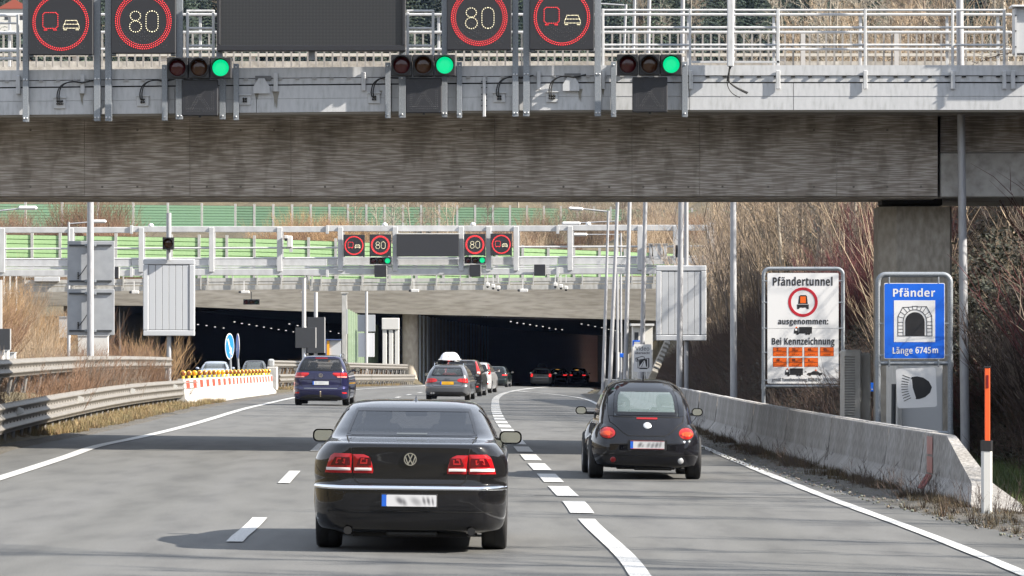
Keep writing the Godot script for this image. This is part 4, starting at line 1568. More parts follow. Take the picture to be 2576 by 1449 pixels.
func galvanised() -> StandardMaterial3D:
	return worn("galvanised", noise(31, 0.06, [[0.0, lin(0.16, 0.178, 0.20)], [0.5, lin(0.22, 0.24, 0.262)], [1.0, lin(0.29, 0.31, 0.33)]], 256, FastNoiseLite.TYPE_CELLULAR, 2), Vector3(3, 3, 3), Color(1, 1, 1), 0.5, 0.25)


func white_metal() -> StandardMaterial3D:
	return worn("white_metal", noise(33, 0.035, [[0.0, lin(0.34, 0.345, 0.34)], [0.3, lin(0.42, 0.43, 0.44)], [0.6, lin(0.455, 0.463, 0.473)], [1.0, lin(0.49, 0.50, 0.51)]], 256, FastNoiseLite.TYPE_SIMPLEX_SMOOTH, 5), Vector3(1.1, 0.3, 1.1), Color(1, 1, 1), 0.5)


func dot(b: MB, c: Vector3, r: float) -> void:
	var q := [c + Vector3(r, 0, 0), c + Vector3(0, r, 0), c + Vector3(-r, 0, 0), c + Vector3(0, -r, 0)]
	for k in 4:
		b.tri(q[k], q[(k + 1) % 4], c + Vector3(0, 0, r * 0.8))


func dotted(b: MB, pts: Array, step: float, r: float, z: float, closed := false) -> void:
	var n := pts.size()
	for i in (n if closed else n - 1):
		var a: Vector2 = pts[i]
		var d: Vector2 = pts[(i + 1) % n]
		var k := maxi(1, roundi(a.distance_to(d) / step))
		for j in (k if closed or i < n - 2 else k + 1):
			var p := a.lerp(d, float(j) / k)
			dot(b, Vector3(p.x, p.y, z), r)


func arc_pts(cx: float, cy: float, rx: float, ry: float, n := 22) -> Array:
	var out := []
	for k in n:
		out.append(Vector2(cx + cos(TAU * k / n) * rx, cy + sin(TAU * k / n) * ry))
	return out


func led_sign(label: String, cx: float, cy: float, d: float, size: float, kind: String, group: String, off_dots := true) -> Node3D:
	var o := thing("matrix_sign", label, "road sign", px(cx, cy, d), 0.0, group)
	var s := size
	var face := flat("sign_black", Color(0.013, 0.014, 0.018), 0.55)
	var b := MB.new()
	b.box(Vector3(0, 0, -0.1), Vector3(s, s, 0.2), Basis(), 0.012)
	put(b, "housing", face, o)
	var red := glow("red_led", Color(1.0, 0.02, 0.03), 0.6)
	var white := glow("white_led", Color(1.0, 0.9, 0.6), 0.5)
	var u := s / 1.25
	var fat := 1.0 if off_dots else 1.45
	var R := 0.535 * u
	b = MB.new()
	for k in 78:
		var a := TAU * k / 78.0
		dot(b, Vector3(cos(a) * R, sin(a) * R, 0.002), 0.0125 * u * fat)
		dot(b, Vector3(cos(a + 0.04) * (R - 0.037 * u), sin(a + 0.04) * (R - 0.037 * u), 0.002), 0.0125 * u * fat)
		if kind == "80":
			dot(b, Vector3(cos(a) * (R - 0.074 * u), sin(a) * (R - 0.074 * u), 0.002), 0.010 * u * fat)
	put(b, "led_ring", red, o).set_meta("kind", "stuff")
	var q := 0.00191 * u
	if kind == "80":
		b = MB.new()
		dotted(b, arc_pts(-80 * q, 52 * q, 52 * q, 46 * q, 14), 60 * q, 0.0115 * u * fat, 0.002, true)
		dotted(b, arc_pts(-79 * q, -55 * q, 60 * q, 56 * q, 16), 60 * q, 0.0115 * u * fat, 0.002, true)
		put(b, "led_eight", white, o).set_meta("kind", "stuff")
		b = MB.new()
		var z := []
		for p in rrect(27 * q, -108 * q, 149 * q, 102 * q, 58 * q, 4):
			z.append(p)
		dotted(b, z, 22 * q, 0.0115 * u * fat, 0.002, true)
		put(b, "led_nought", white, o).set_meta("kind", "stuff")
	else:
		b = MB.new()
		var z := []
		for p in rrect(-180 * q, -60 * q, -28 * q, 100 * q, 22 * q, 1):
			z.append(p)
		dotted(b, z, 19 * q, 0.0105 * u * fat, 0.002, true)
		dotted(b, [Vector2(-165, -76) * q, Vector2(-140, -76) * q], 14 * q, 0.0105 * u * fat, 0.002)
		dotted(b, [Vector2(-70, -76) * q, Vector2(-45, -76) * q], 14 * q, 0.0105 * u * fat, 0.002)
		put(b, "led_lorry", red, o).set_meta("kind", "stuff")
		b = MB.new()
		dotted(b, [Vector2(28, -56), Vector2(28, -38), Vector2(52, 20), Vector2(162, 20), Vector2(186, -38), Vector2(186, -56)].map(func(p): return p * q), 14 * q, 0.010 * u * fat, 0.002)
		dotted(b, [Vector2(40, -18) * q, Vector2(176, -18) * q], 15 * q, 0.010 * u * fat, 0.002)
		dotted(b, [Vector2(28, -58) * q, Vector2(186, -58) * q], 15 * q, 0.010 * u * fat, 0.002)
		dotted(b, [Vector2(34, -74) * q, Vector2(58, -74) * q], 14 * q, 0.010 * u * fat, 0.002)
		dotted(b, [Vector2(156, -74) * q, Vector2(180, -74) * q], 14 * q, 0.010 * u * fat, 0.002)
		put(b, "led_car", white, o).set_meta("kind", "stuff")
	if off_dots:
		b = MB.new()
		for row in 9:
			for k in 26:
				if (k * 7 + row * 3) % 5 < 3:
					dot(b, Vector3((k - 12.5) * 0.036 * u, (-0.16 - 0.045 * row + 0.2 * exp(-absf(k - 12.5) * 0.25)) * u, 0.0), 0.008 * u)
		put(b, "unlit_led", flat("unlit_led", Color(0.03, 0.03, 0.035), 0.4), o).set_meta("kind", "stuff")
	b = MB.new()
	for k in [-1, 1]:
		b = MB.new()
		b.box(Vector3(k * s * 0.46, -s * 0.5 - 0.02, -0.05), Vector3(0.09, 0.045, 0.08), Basis(), 0.01)
		put(b, "latch", flat("dark_steel", Color(0.05, 0.055, 0.06), 0.5, 0.4), o)
	return o


func signal_head(called: String, label: String, cx: float, cy: float, d: float, w: float, h: float, lit: int, colors: Array, group: String) -> Node3D:   # lenses in a row; lit is the glowing one
	var o := thing(called, label, "traffic light", px(cx, cy, d), 0.0, group)
	var n := colors.size()
	var m := w / n
	var r := minf(m, h) * 0.395
	var case := flat("signal_case", Color(0.014, 0.014, 0.016), 0.5)
	for i in n:
		var x := (i - (n - 1) * 0.5) * m
		var b := MB.new()
		b.box(Vector3(x, 0, -0.12), Vector3(m - 0.006, h, 0.2), Basis(), 0.012)
		put(b, "housing", case, o)
		b = MB.new()
		ring(b, Vector2(x, 0), r, r * 1.12, -0.022, 0.012, 28)
		put(b, "lens_ring", case, o)
		b = MB.new()
		var rows := []
		for k in 6:
			var t := k / 5.0
			var row := PackedVector3Array()
			for j in 25:
				var a := TAU * j / 24.0
				row.append(Vector3(x + cos(a) * r * (1.0 - t), sin(a) * r * (1.0 - t), -0.016 + 0.035 * sqrt(1.0 - pow(1.0 - t, 2.0))))
			rows.append(row)
		b.grid(rows)
		put(b, "signal_lens", colors[i], o)
		b = MB.new()
		rows = []
		for k in 2:
			for rr in [1.12, 1.06]:
				pass
		var outer := []
		for k in 5:
			var zz := k / 4.0
			var row := PackedVector3Array()
			for j in 21:
				var a := lerpf(-0.28, PI + 0.28, j / 20.0)
				row.append(Vector3(x + cos(a) * r * 1.12, sin(a) * r * 1.12, 0.01 + zz * 0.16 * (0.35 + 0.65 * maxf(0.0, sin(a)))))
			outer.append(row)
		b.grid(outer)
		put(b, "visor", flat("visor_black", Color(0.02, 0.02, 0.021), 0.35), o)
	return o


func steel_post(label: String, x0: float, x1: float, y0: float, y1: float, d: float, group: String, holes := false) -> void:
	var a := px((x0 + x1) / 2, y1, d)
	var c := px((x0 + x1) / 2, y0, d)
	var w := (x1 - x0) * d / F
	var o := thing("sign_post", label, "post", a, 0.0, group)
	var h := c.y - a.y
	var b := MB.new()
	b.box(Vector3(0, h / 2, -0.006), Vector3(w, h, 0.012), Basis(), 0.003)
	b.box(Vector3(0, h / 2, -0.075), Vector3(0.01, h, 0.13))
	b.box(Vector3(0, h / 2, -0.146), Vector3(w, h, 0.012), Basis(), 0.003)
	put(b, "steel_profile", galvanised(), o)
	for yy in [0.06, h - 0.06 if holes else 0.74]:
		for s in [-1, 1]:
			if holes and s == 1:
				continue
			b = MB.new()
			b.lathe([[0.017, 0.0], [0.017, 0.012], [0.008, 0.016], [0.0, 0.016]], 8, Transform3D(Basis(Vector3.RIGHT, PI / 2), Vector3(s * w * 0.26 if not holes else 0.0, yy, 0.0)))
			put(b, "bolt", flat("bolt_steel", Color(0.55, 0.56, 0.57), 0.35, 0.6), o)


func build_bridge() -> void:
	var D := 79.9
	var conc := worn("girder_concrete", noise(41, 0.03, [[0.0, lin(0.21, 0.182, 0.152)], [0.42, lin(0.295, 0.26, 0.225)], [0.55, lin(0.36, 0.325, 0.29)], [0.64, lin(0.47, 0.435, 0.395)], [1.0, lin(0.6, 0.56, 0.52)]], 1024, FastNoiseLite.TYPE_SIMPLEX, 7), Vector3(0.045, 0.95, 0.3), Color(1, 1, 1), 0.9, 0.0, noise(42, 0.012, [[0.0, lin(0.5, 0.48, 0.46)], [0.45, lin(0.78, 0.77, 0.75)], [0.54, lin(0.93, 0.92, 0.91)], [1.0, Color(1, 1, 1)]], 512, FastNoiseLite.TYPE_SIMPLEX_SMOOTH, 7), noise(43, 0.03, [], 512, FastNoiseLite.TYPE_SIMPLEX_SMOOTH, 5), 0.6)
	conc.uv2_scale = Vector3(0.26, 0.09, 0.2)
	var pale := worn("pale_concrete", noise(44, 0.025, [[0.0, lin(0.32, 0.31, 0.29)], [0.5, lin(0.46, 0.45, 0.43)], [1.0, lin(0.55, 0.54, 0.52)]], 512, FastNoiseLite.TYPE_SIMPLEX_SMOOTH, 6), Vector3(0.3, 0.3, 0.3), Color(1, 1, 1), 0.9, 0.0, noise(45, 0.02, [[0.0, lin(0.55, 0.53, 0.5)], [1.0, Color(1, 1, 1)]], 512), noise(46, 0.08, [], 256), 0.5)
	var o := thing("concrete_bridge", "wide concrete bridge girder spanning the whole road overhead, nearest of the crossings", "bridge")
	# girder in board-marked bays
	var xs := [-420.0, -60.0, 213.0, 478.0, 732.0, 1355.0 - 110.0, 1590.0, 1760.0, 2105.0, 2359.0]
	for i in xs.size() - 1:
		var b := MB.new()
		slab(b, xs[i] + 0.2, 287, xs[i + 1] - 0.2, 494, D, 2.5, 0.004)
		put(b, "girder_bay", conc, o)
		for k in 3:
			for y in [327.0, 470.0]:
				b = MB.new()
				var x: float = lerpf(xs[i], xs[i + 1], (k + 0.5) / 3.0)
				b.lathe([[0.0, 0.0005], [0.010, 0.001], [0.012, 0.004], [0.019, 0.005], [0.021, 0.0]], 12, Transform3D(Basis(Vector3.RIGHT, PI / 2), px(x, y, D) + Vector3(0, 0, 0.0)))
				put(b, "tie_hole", flat("hole_grey", Color(0.15, 0.135, 0.12), 0.9), o)
	var b := MB.new()
	slab(b, -420, 495.5, 2359, 498.5, D + 0.06, 2.38)
	put(b, "girder_foot", conc, o)
	b = MB.new()
	slab(b, -420, 255, 3000, 284, D - 0.9, 10.6)
	put(b, "deck_slab", conc, o)
	b = MB.new()
	slab(b, 2366, 384, 2900, 496, D + 0.05, 5.6, 0.02)
	put(b, "abutment_wall", pale, o)
	b = MB.new()
	slab(b, 2366, 285, 2900, 383, D + 0.25, 5.4)
	put(b, "abutment_top", conc, o)
	# pillar with a chamfered front
	var pc := px(2296, 515, D + 1.6)
	var gy := ground(8, 88) - 0.5
	var pil := PackedVector2Array([Vector2(-0.66, 0.7), Vector2(-0.66, -0.35), Vector2(-0.35, -0.62), Vector2(0.62, -0.62), Vector2(0.66, -0.55), Vector2(0.66, 0.7)])
	b = MB.new()
	b.ext(pil, gy, pc.y - 0.05, Transform3D(Basis(Vector3(1, 0, 0), Vector3(0, 0, -1), Vector3(0, 1, 0)), Vector3(pc.x, 0, pc.z)))
	put(b, "pillar", worn("pillar_concrete", noise(47, 0.03, [[0.0, lin(0.22, 0.20, 0.165)], [0.5, lin(0.32, 0.292, 0.25)], [1.0, lin(0.42, 0.39, 0.34)]], 512, FastNoiseLite.TYPE_SIMPLEX_SMOOTH, 6), Vector3(0.5, 0.22, 0.5), Color(1, 1, 1), 0.9, 0.0, null, noise(46, 0.08, [], 256), 0.5), o)
	b = MB.new()
	b.box(Vector3(pc.x - 0.05, pc.y + 0.07, pc.z), Vector3(1.1, 0.2, 0.9), Basis(), 0.02)
	put(b, "bearing", flat("bearing_dark", Color(0.01, 0.01, 0.01), 0.8), o)
	# walkway fascia of white sheet metal
	var wm := white_metal()
	var f := thing("bridge_fascia", "white sheet metal fascia along the edge of the near bridge", "fascia")
	var rows := [["kick_plate", 164.0, 189.5, 78.48], ["middle_strip", 191.5, 206.0, 78.5]]
	for r in rows:
		put(long_strip(-420, 2900, r[1], r[2], r[3], 0.03), r[0], wm, f)
	put(long_strip(-420, 2900, 205.0, 210.5, 78.62, 0.03), "shadow_gap", flat("gap_black", Color(0.01, 0.01, 0.01), 0.9), f)
	var joints := [-420.0, 70.0, 236.0, 440.0, 645.0, 985.0, 1218.0, 1510.0, 1735.0, 1996.0, 2900.0]
	for i in joints.size() - 1:
		put(long_strip(joints[i] + 0.7, joints[i + 1] - 0.7, 209.5, 242.0, 78.49, 0.04), "fascia_panel", wm, f)
		put(long_strip(joints[i] + 0.7, joints[i + 1] - 0.7, 242.6, 276.5, 78.495, 0.04), "fascia_panel", wm, f)
	put(long_strip(-420, 2900, 276.5, 282.0, 78.52, 0.8), "drip_edge", flat("edge_grime", Color(0.20, 0.18, 0.15), 0.8), f)
	put(long_strip(-420, 2900, 166, 277.0, 78.8, 0.06), "backing_sheet", flat("gap_black", Color(0.01, 0.01, 0.01), 0.9), f)
	for x in range(12, 2560, 43):
		b = MB.new()
		slab(b, x, 190.2 + sag(x), x + 10, 194.2 + sag(x), 78.47, 0.05)
		put(b, "slot_clip", flat("clip_steel", Color(0.3, 0.3, 0.3), 0.5, 0.4) if x < 1700 else flat("bearing_dark", Color(0.01, 0.01, 0.01), 0.8), f)
	for x in [[40, 51], [202, 213], [688, 699], [909, 920], [1350, 1360], [1513, 1522], [1733, 1743], [1952, 1963], [2172, 2182], [2392, 2403], [2522, 2532], [2543, 2554]]:
		b = MB.new()
		slab(b, x[0], 177 + sag(x[0]), x[1], 224 + sag(x[0]), 78.43, 0.04, 0.008)
		put(b, "bracket", wm, f)
	for x in [[640, 676], [1418, 1455]]:
		var c := px((x[0] + x[1]) / 2.0, 209 + sag(x[0]), 78.44)
		b = MB.new()
		b.ext(PackedVector2Array([Vector2(-0.145, -0.135), Vector2(0.145, -0.135), Vector2(0.145, -0.02), Vector2(0.05, 0.13), Vector2(-0.05, 0.13), Vector2(-0.145, -0.02)]), 0, 0.03, Transform3D(Basis(), c))
		put(b, "support_plate", wm, f)
		b = MB.new()
		slab(b, x[0] + 2, 184 + sag(x[0]), x[1] + 6, 195 + sag(x[0]), 78.46, 0.05)
		put(b, "grille_slot", flat("grille_grey", Color(0.12, 0.12, 0.12), 0.6), f)
	# dirt runs below brackets
	for x in [[646, 8, 20], [694, 9, 44], [206, 6, 30], [1459, 7, 32], [958, 4, 14], [1517, 4, 18]]:
		b = MB.new()
		var p := PackedVector2Array()
		var w: float = x[1] * 78.5 / F
		var h: float = x[2] * 78.5 / F
		p.append_array([Vector2(-w, 0), Vector2(w, 0), Vector2(w * 0.5, -h * 0.4), Vector2(w * 0.3, -h), Vector2(-w * 0.1, -h * 0.6), Vector2(-w * 0.3, -h * 0.9), Vector2(-w * 0.6, -h * 0.3)])
		b.ext(p, 0, 0.003, Transform3D(Basis(), px(x[0], 224 + sag(x[0]), 78.485)))
		put(b, "dirt_run", flat("dirt_grey", Color(0.22, 0.21, 0.18), 0.9), f)
	# cable entry plates
	var cp := flat("plate_white", Color(0.46, 0.47, 0.48), 0.5)
	var rub := flat("cable_black", Color(0.012, 0.012, 0.012), 0.55)
	for x in [[136, 246, 165, 273, 3], [344, 242, 374, 267, 2], [601, 240, 631, 264, 2], [926, 235, 956, 260, 2], [1241, 234, 1271, 257, 2], [1374, 232, 1403, 257, 3]]:
		var e := thing("cable_plate", "square white cable entry plate with black glands on the fascia at x %d" % x[0], "cable plate")
		slab_part("cover", cp, e, x[0], x[1], x[2], x[3], 78.46, 0.03, 0.006)
		slab_part("hood", cp, e, x[0] - 2, x[1] - 3, x[2] + 2, x[1], 78.43, 0.06)
		var cx: float = (x[0] + x[2]) / 2.0
		for i in x[4]:
			for j in 2:
				b = MB.new()
				var g := px(cx + (i - (x[4] - 1) / 2.0) * 6.0, x[1] + 8.5 + j * 6.5, 78.455)
				b.lathe([[0.02, 0.0], [0.02, 0.03], [0.012, 0.045], [0.0, 0.045]], 8, Transform3D(Basis(Vector3.RIGHT, PI / 2), g))
				put(b, "gland", rub, e)
		if x[0] != 601:
			for k in 2:
				b = MB.new()
				var pts := []
				for q in [[-6.0 + k * 5, 8.0], [-7.0 + k * 5, -6.0], [-2.0 + k * 4, -24.0], [12.0 + k * 2, -36.0], [34.0, -40.0 - k], [58.0, -38.0 - k], [86.0, -44.0 - k]]:
					pts.append(px(cx + q[0], x[1] + q[1], 78.4))
				var fine := []
				for i in pts.size() - 1:
					for j in 5:
						fine.append(pts[i].cubic_interpolate(pts[i + 1], pts[maxi(i - 1, 0)], pts[mini(i + 2, pts.size() - 1)], j / 5.0))
				fine.append(pts[-1])
				b.tube(fine, 0.011, 6)
				put(b, "cable", rub, e)
	var at_words := ["left of the twin posts", "beside the leftmost signals", "between the leftmost signals and the hanging plate", "left of the middle signals", "right of the middle signals", "below the rightmost matrix sign"]
	var ci := 0
	for e in get_children():
		if String(e.name).begins_with("cable_plate"):
			e.set_meta("label", "square white cable entry plate with black glands, " + at_words[ci])
			ci += 1
	# sign posts
	var words := ["leftmost galvanised post, left edge of the leftmost matrix sign", "galvanised post at the right edge of the leftmost matrix sign", "galvanised post at the left edge of the first eighty sign", "galvanised post at the right edge of the first eighty sign", "galvanised post at the left edge of the second eighty sign", "galvanised post at the right edge of the second eighty sign", "galvanised post at the left edge of the rightmost matrix sign", "galvanised post at the right edge of the rightmost matrix sign"]
	var at := [[57, 71, 306], [236, 252, 304], [264, 280, 304], [442, 459, 300], [1111, 1125, 294], [1289, 1304, 293], [1316, 1332, 292], [1496, 1512, 292]]
	for i in at.size():
		steel_post(words[i], at[i][0], at[i][1], -30, at[i][2], 78.3, "tall posts of the matrix signs")
	var w2 := ["short drilled post left of the leftmost signals", "short post behind the leftmost lane signal, its left side", "short post behind the leftmost lane signal, its right side", "short drilled post right of the leftmost signals", "short drilled post left of the middle signals", "short post behind the middle lane signal, its left side", "short post behind the middle lane signal, its right side", "short drilled post right of the middle signals", "short drilled post left of the rightmost signals", "short drilled post right of the rightmost signals"]
	var a2 := [[407, 421, 163, 303], [445, 460, 190, 300], [552, 567, 190, 300], [587, 600, 160, 302], [969, 982, 157, 297], [1003, 1020, 188, 296], [1111, 1125, 188, 295], [1149, 1162, 156, 296], [1537, 1550, 155, 294], [1716, 1730, 155, 294]]
	for i in a2.size():
		steel_post(w2[i], a2[i][0], a2[i][1], a2[i][2], a2[i][3], 78.32, "short posts of the traffic signals", true)
	var ch := thing("joint_channel", "narrow white channel with bolts over the fascia joint right of the middle signals", "channel", px(1218, 294, 78.4))
	slab_part("channel", wm, ch, 1214, 195, 1222, 294, 78.38, 0.08, 0.01)
	for y in [205, 220, 237, 252, 266]:
		for s in [-6, 6]:
			slab_part("bolt", flat("dark_steel", Color(0.05, 0.055, 0.06), 0.5, 0.4), ch, 1218 + s - 1.6, y - 1.6, 1218 + s + 1.6, y + 1.6, 78.43, 0.03)
	# matrix signs
	var sz := 163.0 * 78.1 / F
	led_sign("leftmost large black matrix sign, red ring with lorry and car", 152.5, 56.5, 78.1, sz, "lorry", "large matrix signs on the near bridge")
	led_sign("large black matrix sign reading 80 left of the big blank board", 360.5, 53, 78.1, sz, "80", "large matrix signs on the near bridge")
	led_sign("large black matrix sign reading 80 right of the big blank board", 1205.5, 44.5, 78.1, sz, "80", "large matrix signs on the near bridge")
	led_sign("rightmost large black matrix sign, red ring with lorry and car", 1413.5, 43.5, 78.1, sz, "lorry", "large matrix signs on the near bridge")
	# the blank text board
	o = thing("message_board", "wide blank black message board hung above the middle of the near bridge", "message board", px(782, 128, 78.0))
	var case := flat("sign_black", Color(0.013, 0.014, 0.018), 0.55)
	slab_part("frame", case, o, 545, 114, 1020, 128, 78.0, 0.25, 0.01)
	slab_part("frame", case, o, 545, -40, 554, 113.6, 78.0, 0.25, 0.01)
	slab_part("frame", case, o, 1011, -40, 1020, 113.6, 78.0, 0.25, 0.01)
	var dots := Image.create(8, 8, false, Image.FORMAT_RGB8)
	dots.fill(lin(0.012, 0.013, 0.016))
	for yy in range(2, 6):
		for xx in range(2, 6):
			dots.set_pixel(xx, yy, lin(0.06, 0.06, 0.057))
	var dm := flat("pixel_grid", Color(1, 1, 1), 0.4)
	dm.albedo_texture = ImageTexture.create_from_image(dots)
	dm.uv1_triplanar = true
	dm.uv1_scale = Vector3(40, 40, 40)
	slab_part("pixel_screen", dm, o, 554.4, -40, 1010.6, 113.6, 78.03, 0.2)
	for x in [552, 784, 1012]:
		slab_part("hanger", galvanised(), o, x - 8, 128.5, x + 8, 150, 78.2, 0.06)
	# traffic lights and lane signals
	var dr := paint("lens_red_off", Color(0.045, 0.004, 0.006), 0.0, 0.25)
	var da := paint("lens_amber_off", Color(0.04, 0.014, 0.005), 0.0, 0.25)
	var gr := glow("green_signal", Color(0.0, 0.84, 0.32), 0.27)
	var n := 0
	for x in [[500.5, 170.5, 163.0, 53.0], [1064.5, 164.0, 163.0, 54.0], [1634.0, 162.5, 164.0, 53.0]]:
		var which: String = ["leftmost", "middle", "rightmost"][n]
		signal_head("traffic_light", "%s large three lens traffic light showing green on the near bridge" % which, x[0], x[1], 77.8, x[2] * 77.8 / F, x[3] * 77.8 / F, 2, [dr, da, gr], "large traffic lights on the near bridge")
		n += 1
	n = 0
	for x in [[457, 200, 548, 291], [1021, 196, 1111, 284], [1591, 194, 1679, 282]]:
		var which: String = ["leftmost", "middle", "rightmost"][n]
		var e := thing("lane_signal", "%s square dark lane signal hanging under a large green traffic light" % which, "lane signal", px((x[0] + x[2]) / 2.0, x[3], 77.9), 0.0, "large lane signals on the near bridge")
		slab_part("housing", case, e, x[0], x[1], x[2], x[3], 77.9, 0.16, 0.012)
		b = MB.new()
		var wx: float = (x[2] - x[0]) * 77.9 / F
		var c := Vector3(0, wx * 0.5, 0.0)
		for s in [-1, 1]:
			for t in 3:
				dotted(b, [Vector2(s * (-0.17 + t * 0.03), wx * 0.5 + 0.24), Vector2(s * (0.13 + t * 0.03), wx * 0.5 - 0.2)], 0.034, 0.006, 0.0)
		for t in 2:
			dotted(b, [Vector2(-0.24, wx * 0.5 - 0.2 - 0.04 * t), Vector2(0.24, wx * 0.5 - 0.2 - 0.04 * t)], 0.034, 0.006, 0.0)
			for s in [-1, 1]:
				dotted(b, [Vector2(s * (0.21 + 0.03 * t), wx * 0.5 + 0.08), Vector2(s * (0.21 + 0.03 * t), wx * 0.5 - 0.24)], 0.034, 0.006, 0.0)
		put(b, "unlit_led", flat("unlit_led2", Color(0.06, 0.06, 0.065), 0.4), e).set_meta("kind", "stuff")
		slab_part("mount", flat("dark_steel", Color(0.05, 0.055, 0.06), 0.5, 0.4), e, (x[0] + x[2]) / 2.0 - 3, x[3] + 0.3, (x[0] + x[2]) / 2.0 + 3, x[3] + 4, 77.95, 0.05)
		n += 1
	# railings
	var front := [[22.5, 28.0], [66.0, 72.0], [110.0, 116.0]]
	var back := [[33.0, 39.5], [77.5, 84.0], [120.5, 127.0]]
	var rail := thing("front_railing", "white tube railing along the front edge of the near bridge, right part", "railing")
	for y in front:
		slab_part("rail", wm, rail, 1514, y[0], 2530, y[1], 78.55, 0.05, 0.012)
	for x in [[1513, 1520], [1733, 1739], [1953, 1961], [2173, 2180], [2393, 2400], [2523, 2530]]:
		slab_part("post", wm, rail, x[0], 22, x[1], 178, 78.5, 0.045, 0.008)
	slab_part("toe_rail", wm, rail, 1740, 153, 1962, 158, 78.5, 0.05)
	rail = thing("front_railing", "short white railing end at the left edge of the near bridge", "railing")
	for y in [[36.0, 42.0], [56.0, 61.0], [81.0, 87.0], [125.0, 131.0], [144.0, 151.0]]:
		slab_part("rail", wm, rail, -30, y[0], 48, y[1], 78.55, 0.05, 0.012)
	slab_part("post", wm, rail, 41, 36, 48, 192, 78.5, 0.045, 0.008)
	n = 0
	for x in [[468, 540], [1022, 1093]]:
		rail = thing("ladder_railing", ["small white railing frame left of the big blank board", "small white railing frame right of the big blank board"][n], "railing")
		n += 1
		for y in front:
			slab_part("rail", wm, rail, x[0] + 0.2, y[0] + 2, x[1] - 0.2, y[1] + 2, 78.45, 0.05, 0.01)
		for k in [x[0], x[1] - 7]:
			slab_part("post", wm, rail, k, 30, k + 7, 146, 78.4, 0.045, 0.008)
	rail = thing("inner_railing", "second white railing just behind the front one on the near bridge", "railing")
	for y in back:
		slab_part("rail", wm, rail, -60, y[0], 2545, y[1], 80.1, 0.05, 0.012)
	for x in [1943, 2161, 2379, 2507, 1728, 1100, 500, 20]:
		slab_part("post", wm, rail, x, 38, x + 7, 168, 80.15, 0.04, 0.006)
	rail = thing("baluster_fence", "fence of thin upright bars along the deck of the near bridge", "fence")
	var bar: MeshInstance3D = null
	for i in 128:
		var x := -56.0 + i * 20.7
		if bar == null:
			bar = slab_part("bar", worn("bar_grey", noise(49, 0.05, [[0.0, lin(0.19, 0.18, 0.17)], [1.0, lin(0.31, 0.30, 0.285)]], 128), Vector3(1, 1, 1)), rail, x, 84.5, x + 4.5, 168, 81.5, 0.03)
		else:
			var k: MeshInstance3D = bar.duplicate()
			rail.add_child(k, true)
			k.position.x = i * 20.7 * 81.5 / F
	slab_part("top_rail", wm, rail, -60, 79, 2560, 84.3, 81.5, 0.05)
	for x in [2015, 2425 - 175]:
		slab_part("thick_post", flat("post_grey", Color(0.42, 0.41, 0.4), 0.7), rail, x, 84.4, x + 11, 168, 81.45, 0.08)
	b = MB.new()
	slab(b, -420, 134, 2900, 141, 85.1, 0.2)
	var par := thing("far_parapet", "grey steel guard rail and concrete kerb along the far side of the near bridge", "guard rail")
	put(b, "guard_beam", flat("parapet_beige", Color(0.42, 0.4, 0.36), 0.6), par)
	b = MB.new()
	slab(b, -420, 154, 2900, 250, 85.5, 0.4)
	put(b, "kerb", pale, par)
	for i in 12:
		slab_part("post", flat("post_grey", Color(0.42, 0.41, 0.4), 0.7), par, -40 + i * 222, 141.4, -24 + i * 222, 153.6, 85.2, 0.1)
	# white tube column with cables, and the cabinet at the right end
	o = thing("white_column", "tall square white column with black cables hanging from its foot, on the bridge railing", "column", px(1838, 167, 78.3))
	slab_part("tube", wm, o, 1830, -30, 1845.5, 167, 78.25, 0.11, 0.012)
	for k in 3:
		b = MB.new()
		var fine := []
		var ends := [[44.0, 68.0], [44.0, 66.0], [22.0, 78.5]]
		for i in 15:
			var t := i / 14.0
			var e: Array = ends[k]
			fine.append(px(1836 + k * 2 + (0.0 if t < 0.5 else pow((t - 0.5) * 2, 1.6) * e[0]) - sin(t * PI) * (3 + 4 * k), 167 + t * e[1] + (sin(maxf(0.0, t - 0.5) * TAU) * 6 if k == 2 else 0.0), 78.3) - o.position)
		b.tube(fine, 0.016 - 0.004 * k, 6)
		put(b, "cable", rub, o)
	o = thing("steel_cabinet", "white steel cabinet at the far right end of the near bridge railing", "cabinet", px(2600, 136, 78.2))
	slab_part("box", flat("plate_white", Color(0.46, 0.47, 0.48), 0.5), o, 2552, 18, 2690, 136, 78.2, 0.4, 0.02)
	slab_part("edge_strip", wm, o, 2553, 20, 2558, 142, 78.16, 0.03)
	slab_part("lid", flat("plate_white", Color(0.46, 0.47, 0.48), 0.5), o, 2545, 12, 2700, 17.6, 78.1, 0.5, 0.01)
	for y in [37, 76, 116]:
		slab_part("bolt", rub, o, 2554, y, 2557, y + 3, 78.14, 0.02)

# ---------------------------------------------------------------- barriers, rails, poles and signs beside the road
func along(path: Array, prof: Array, d0: float, d1: float, steps: int, lift := 0.0, z_of_top := 0.0) -> MB:   # prof [[x offset, height]...] swept along the road, as rows of a smooth sheet
	var b := MB.new()
	var rows := []
	for i in steps + 1:
		var d := lerpf(d0, d1, float(i) / steps)
		var x := curve_at(path, d)
		var row := PackedVector3Array()
		for p in prof:
			var xx: float = x + p[0]
			row.append(Vector3(xx, ground(x, d) + p[1] + lift, -d))
		rows.append(row)
	b.grid(rows)
	return b


func jersey() -> Array:
	return [[0.0, -0.05], [0.0, 0.07], [0.02, 0.09], [0.17, 0.27], [0.185, 0.3], [0.255, 0.83], [0.27, 0.85], [0.37, 0.85], [0.385, 0.83], [0.455, 0.3], [0.47, 0.27], [0.62, 0.09], [0.64, 0.07], [0.64, -0.05]]


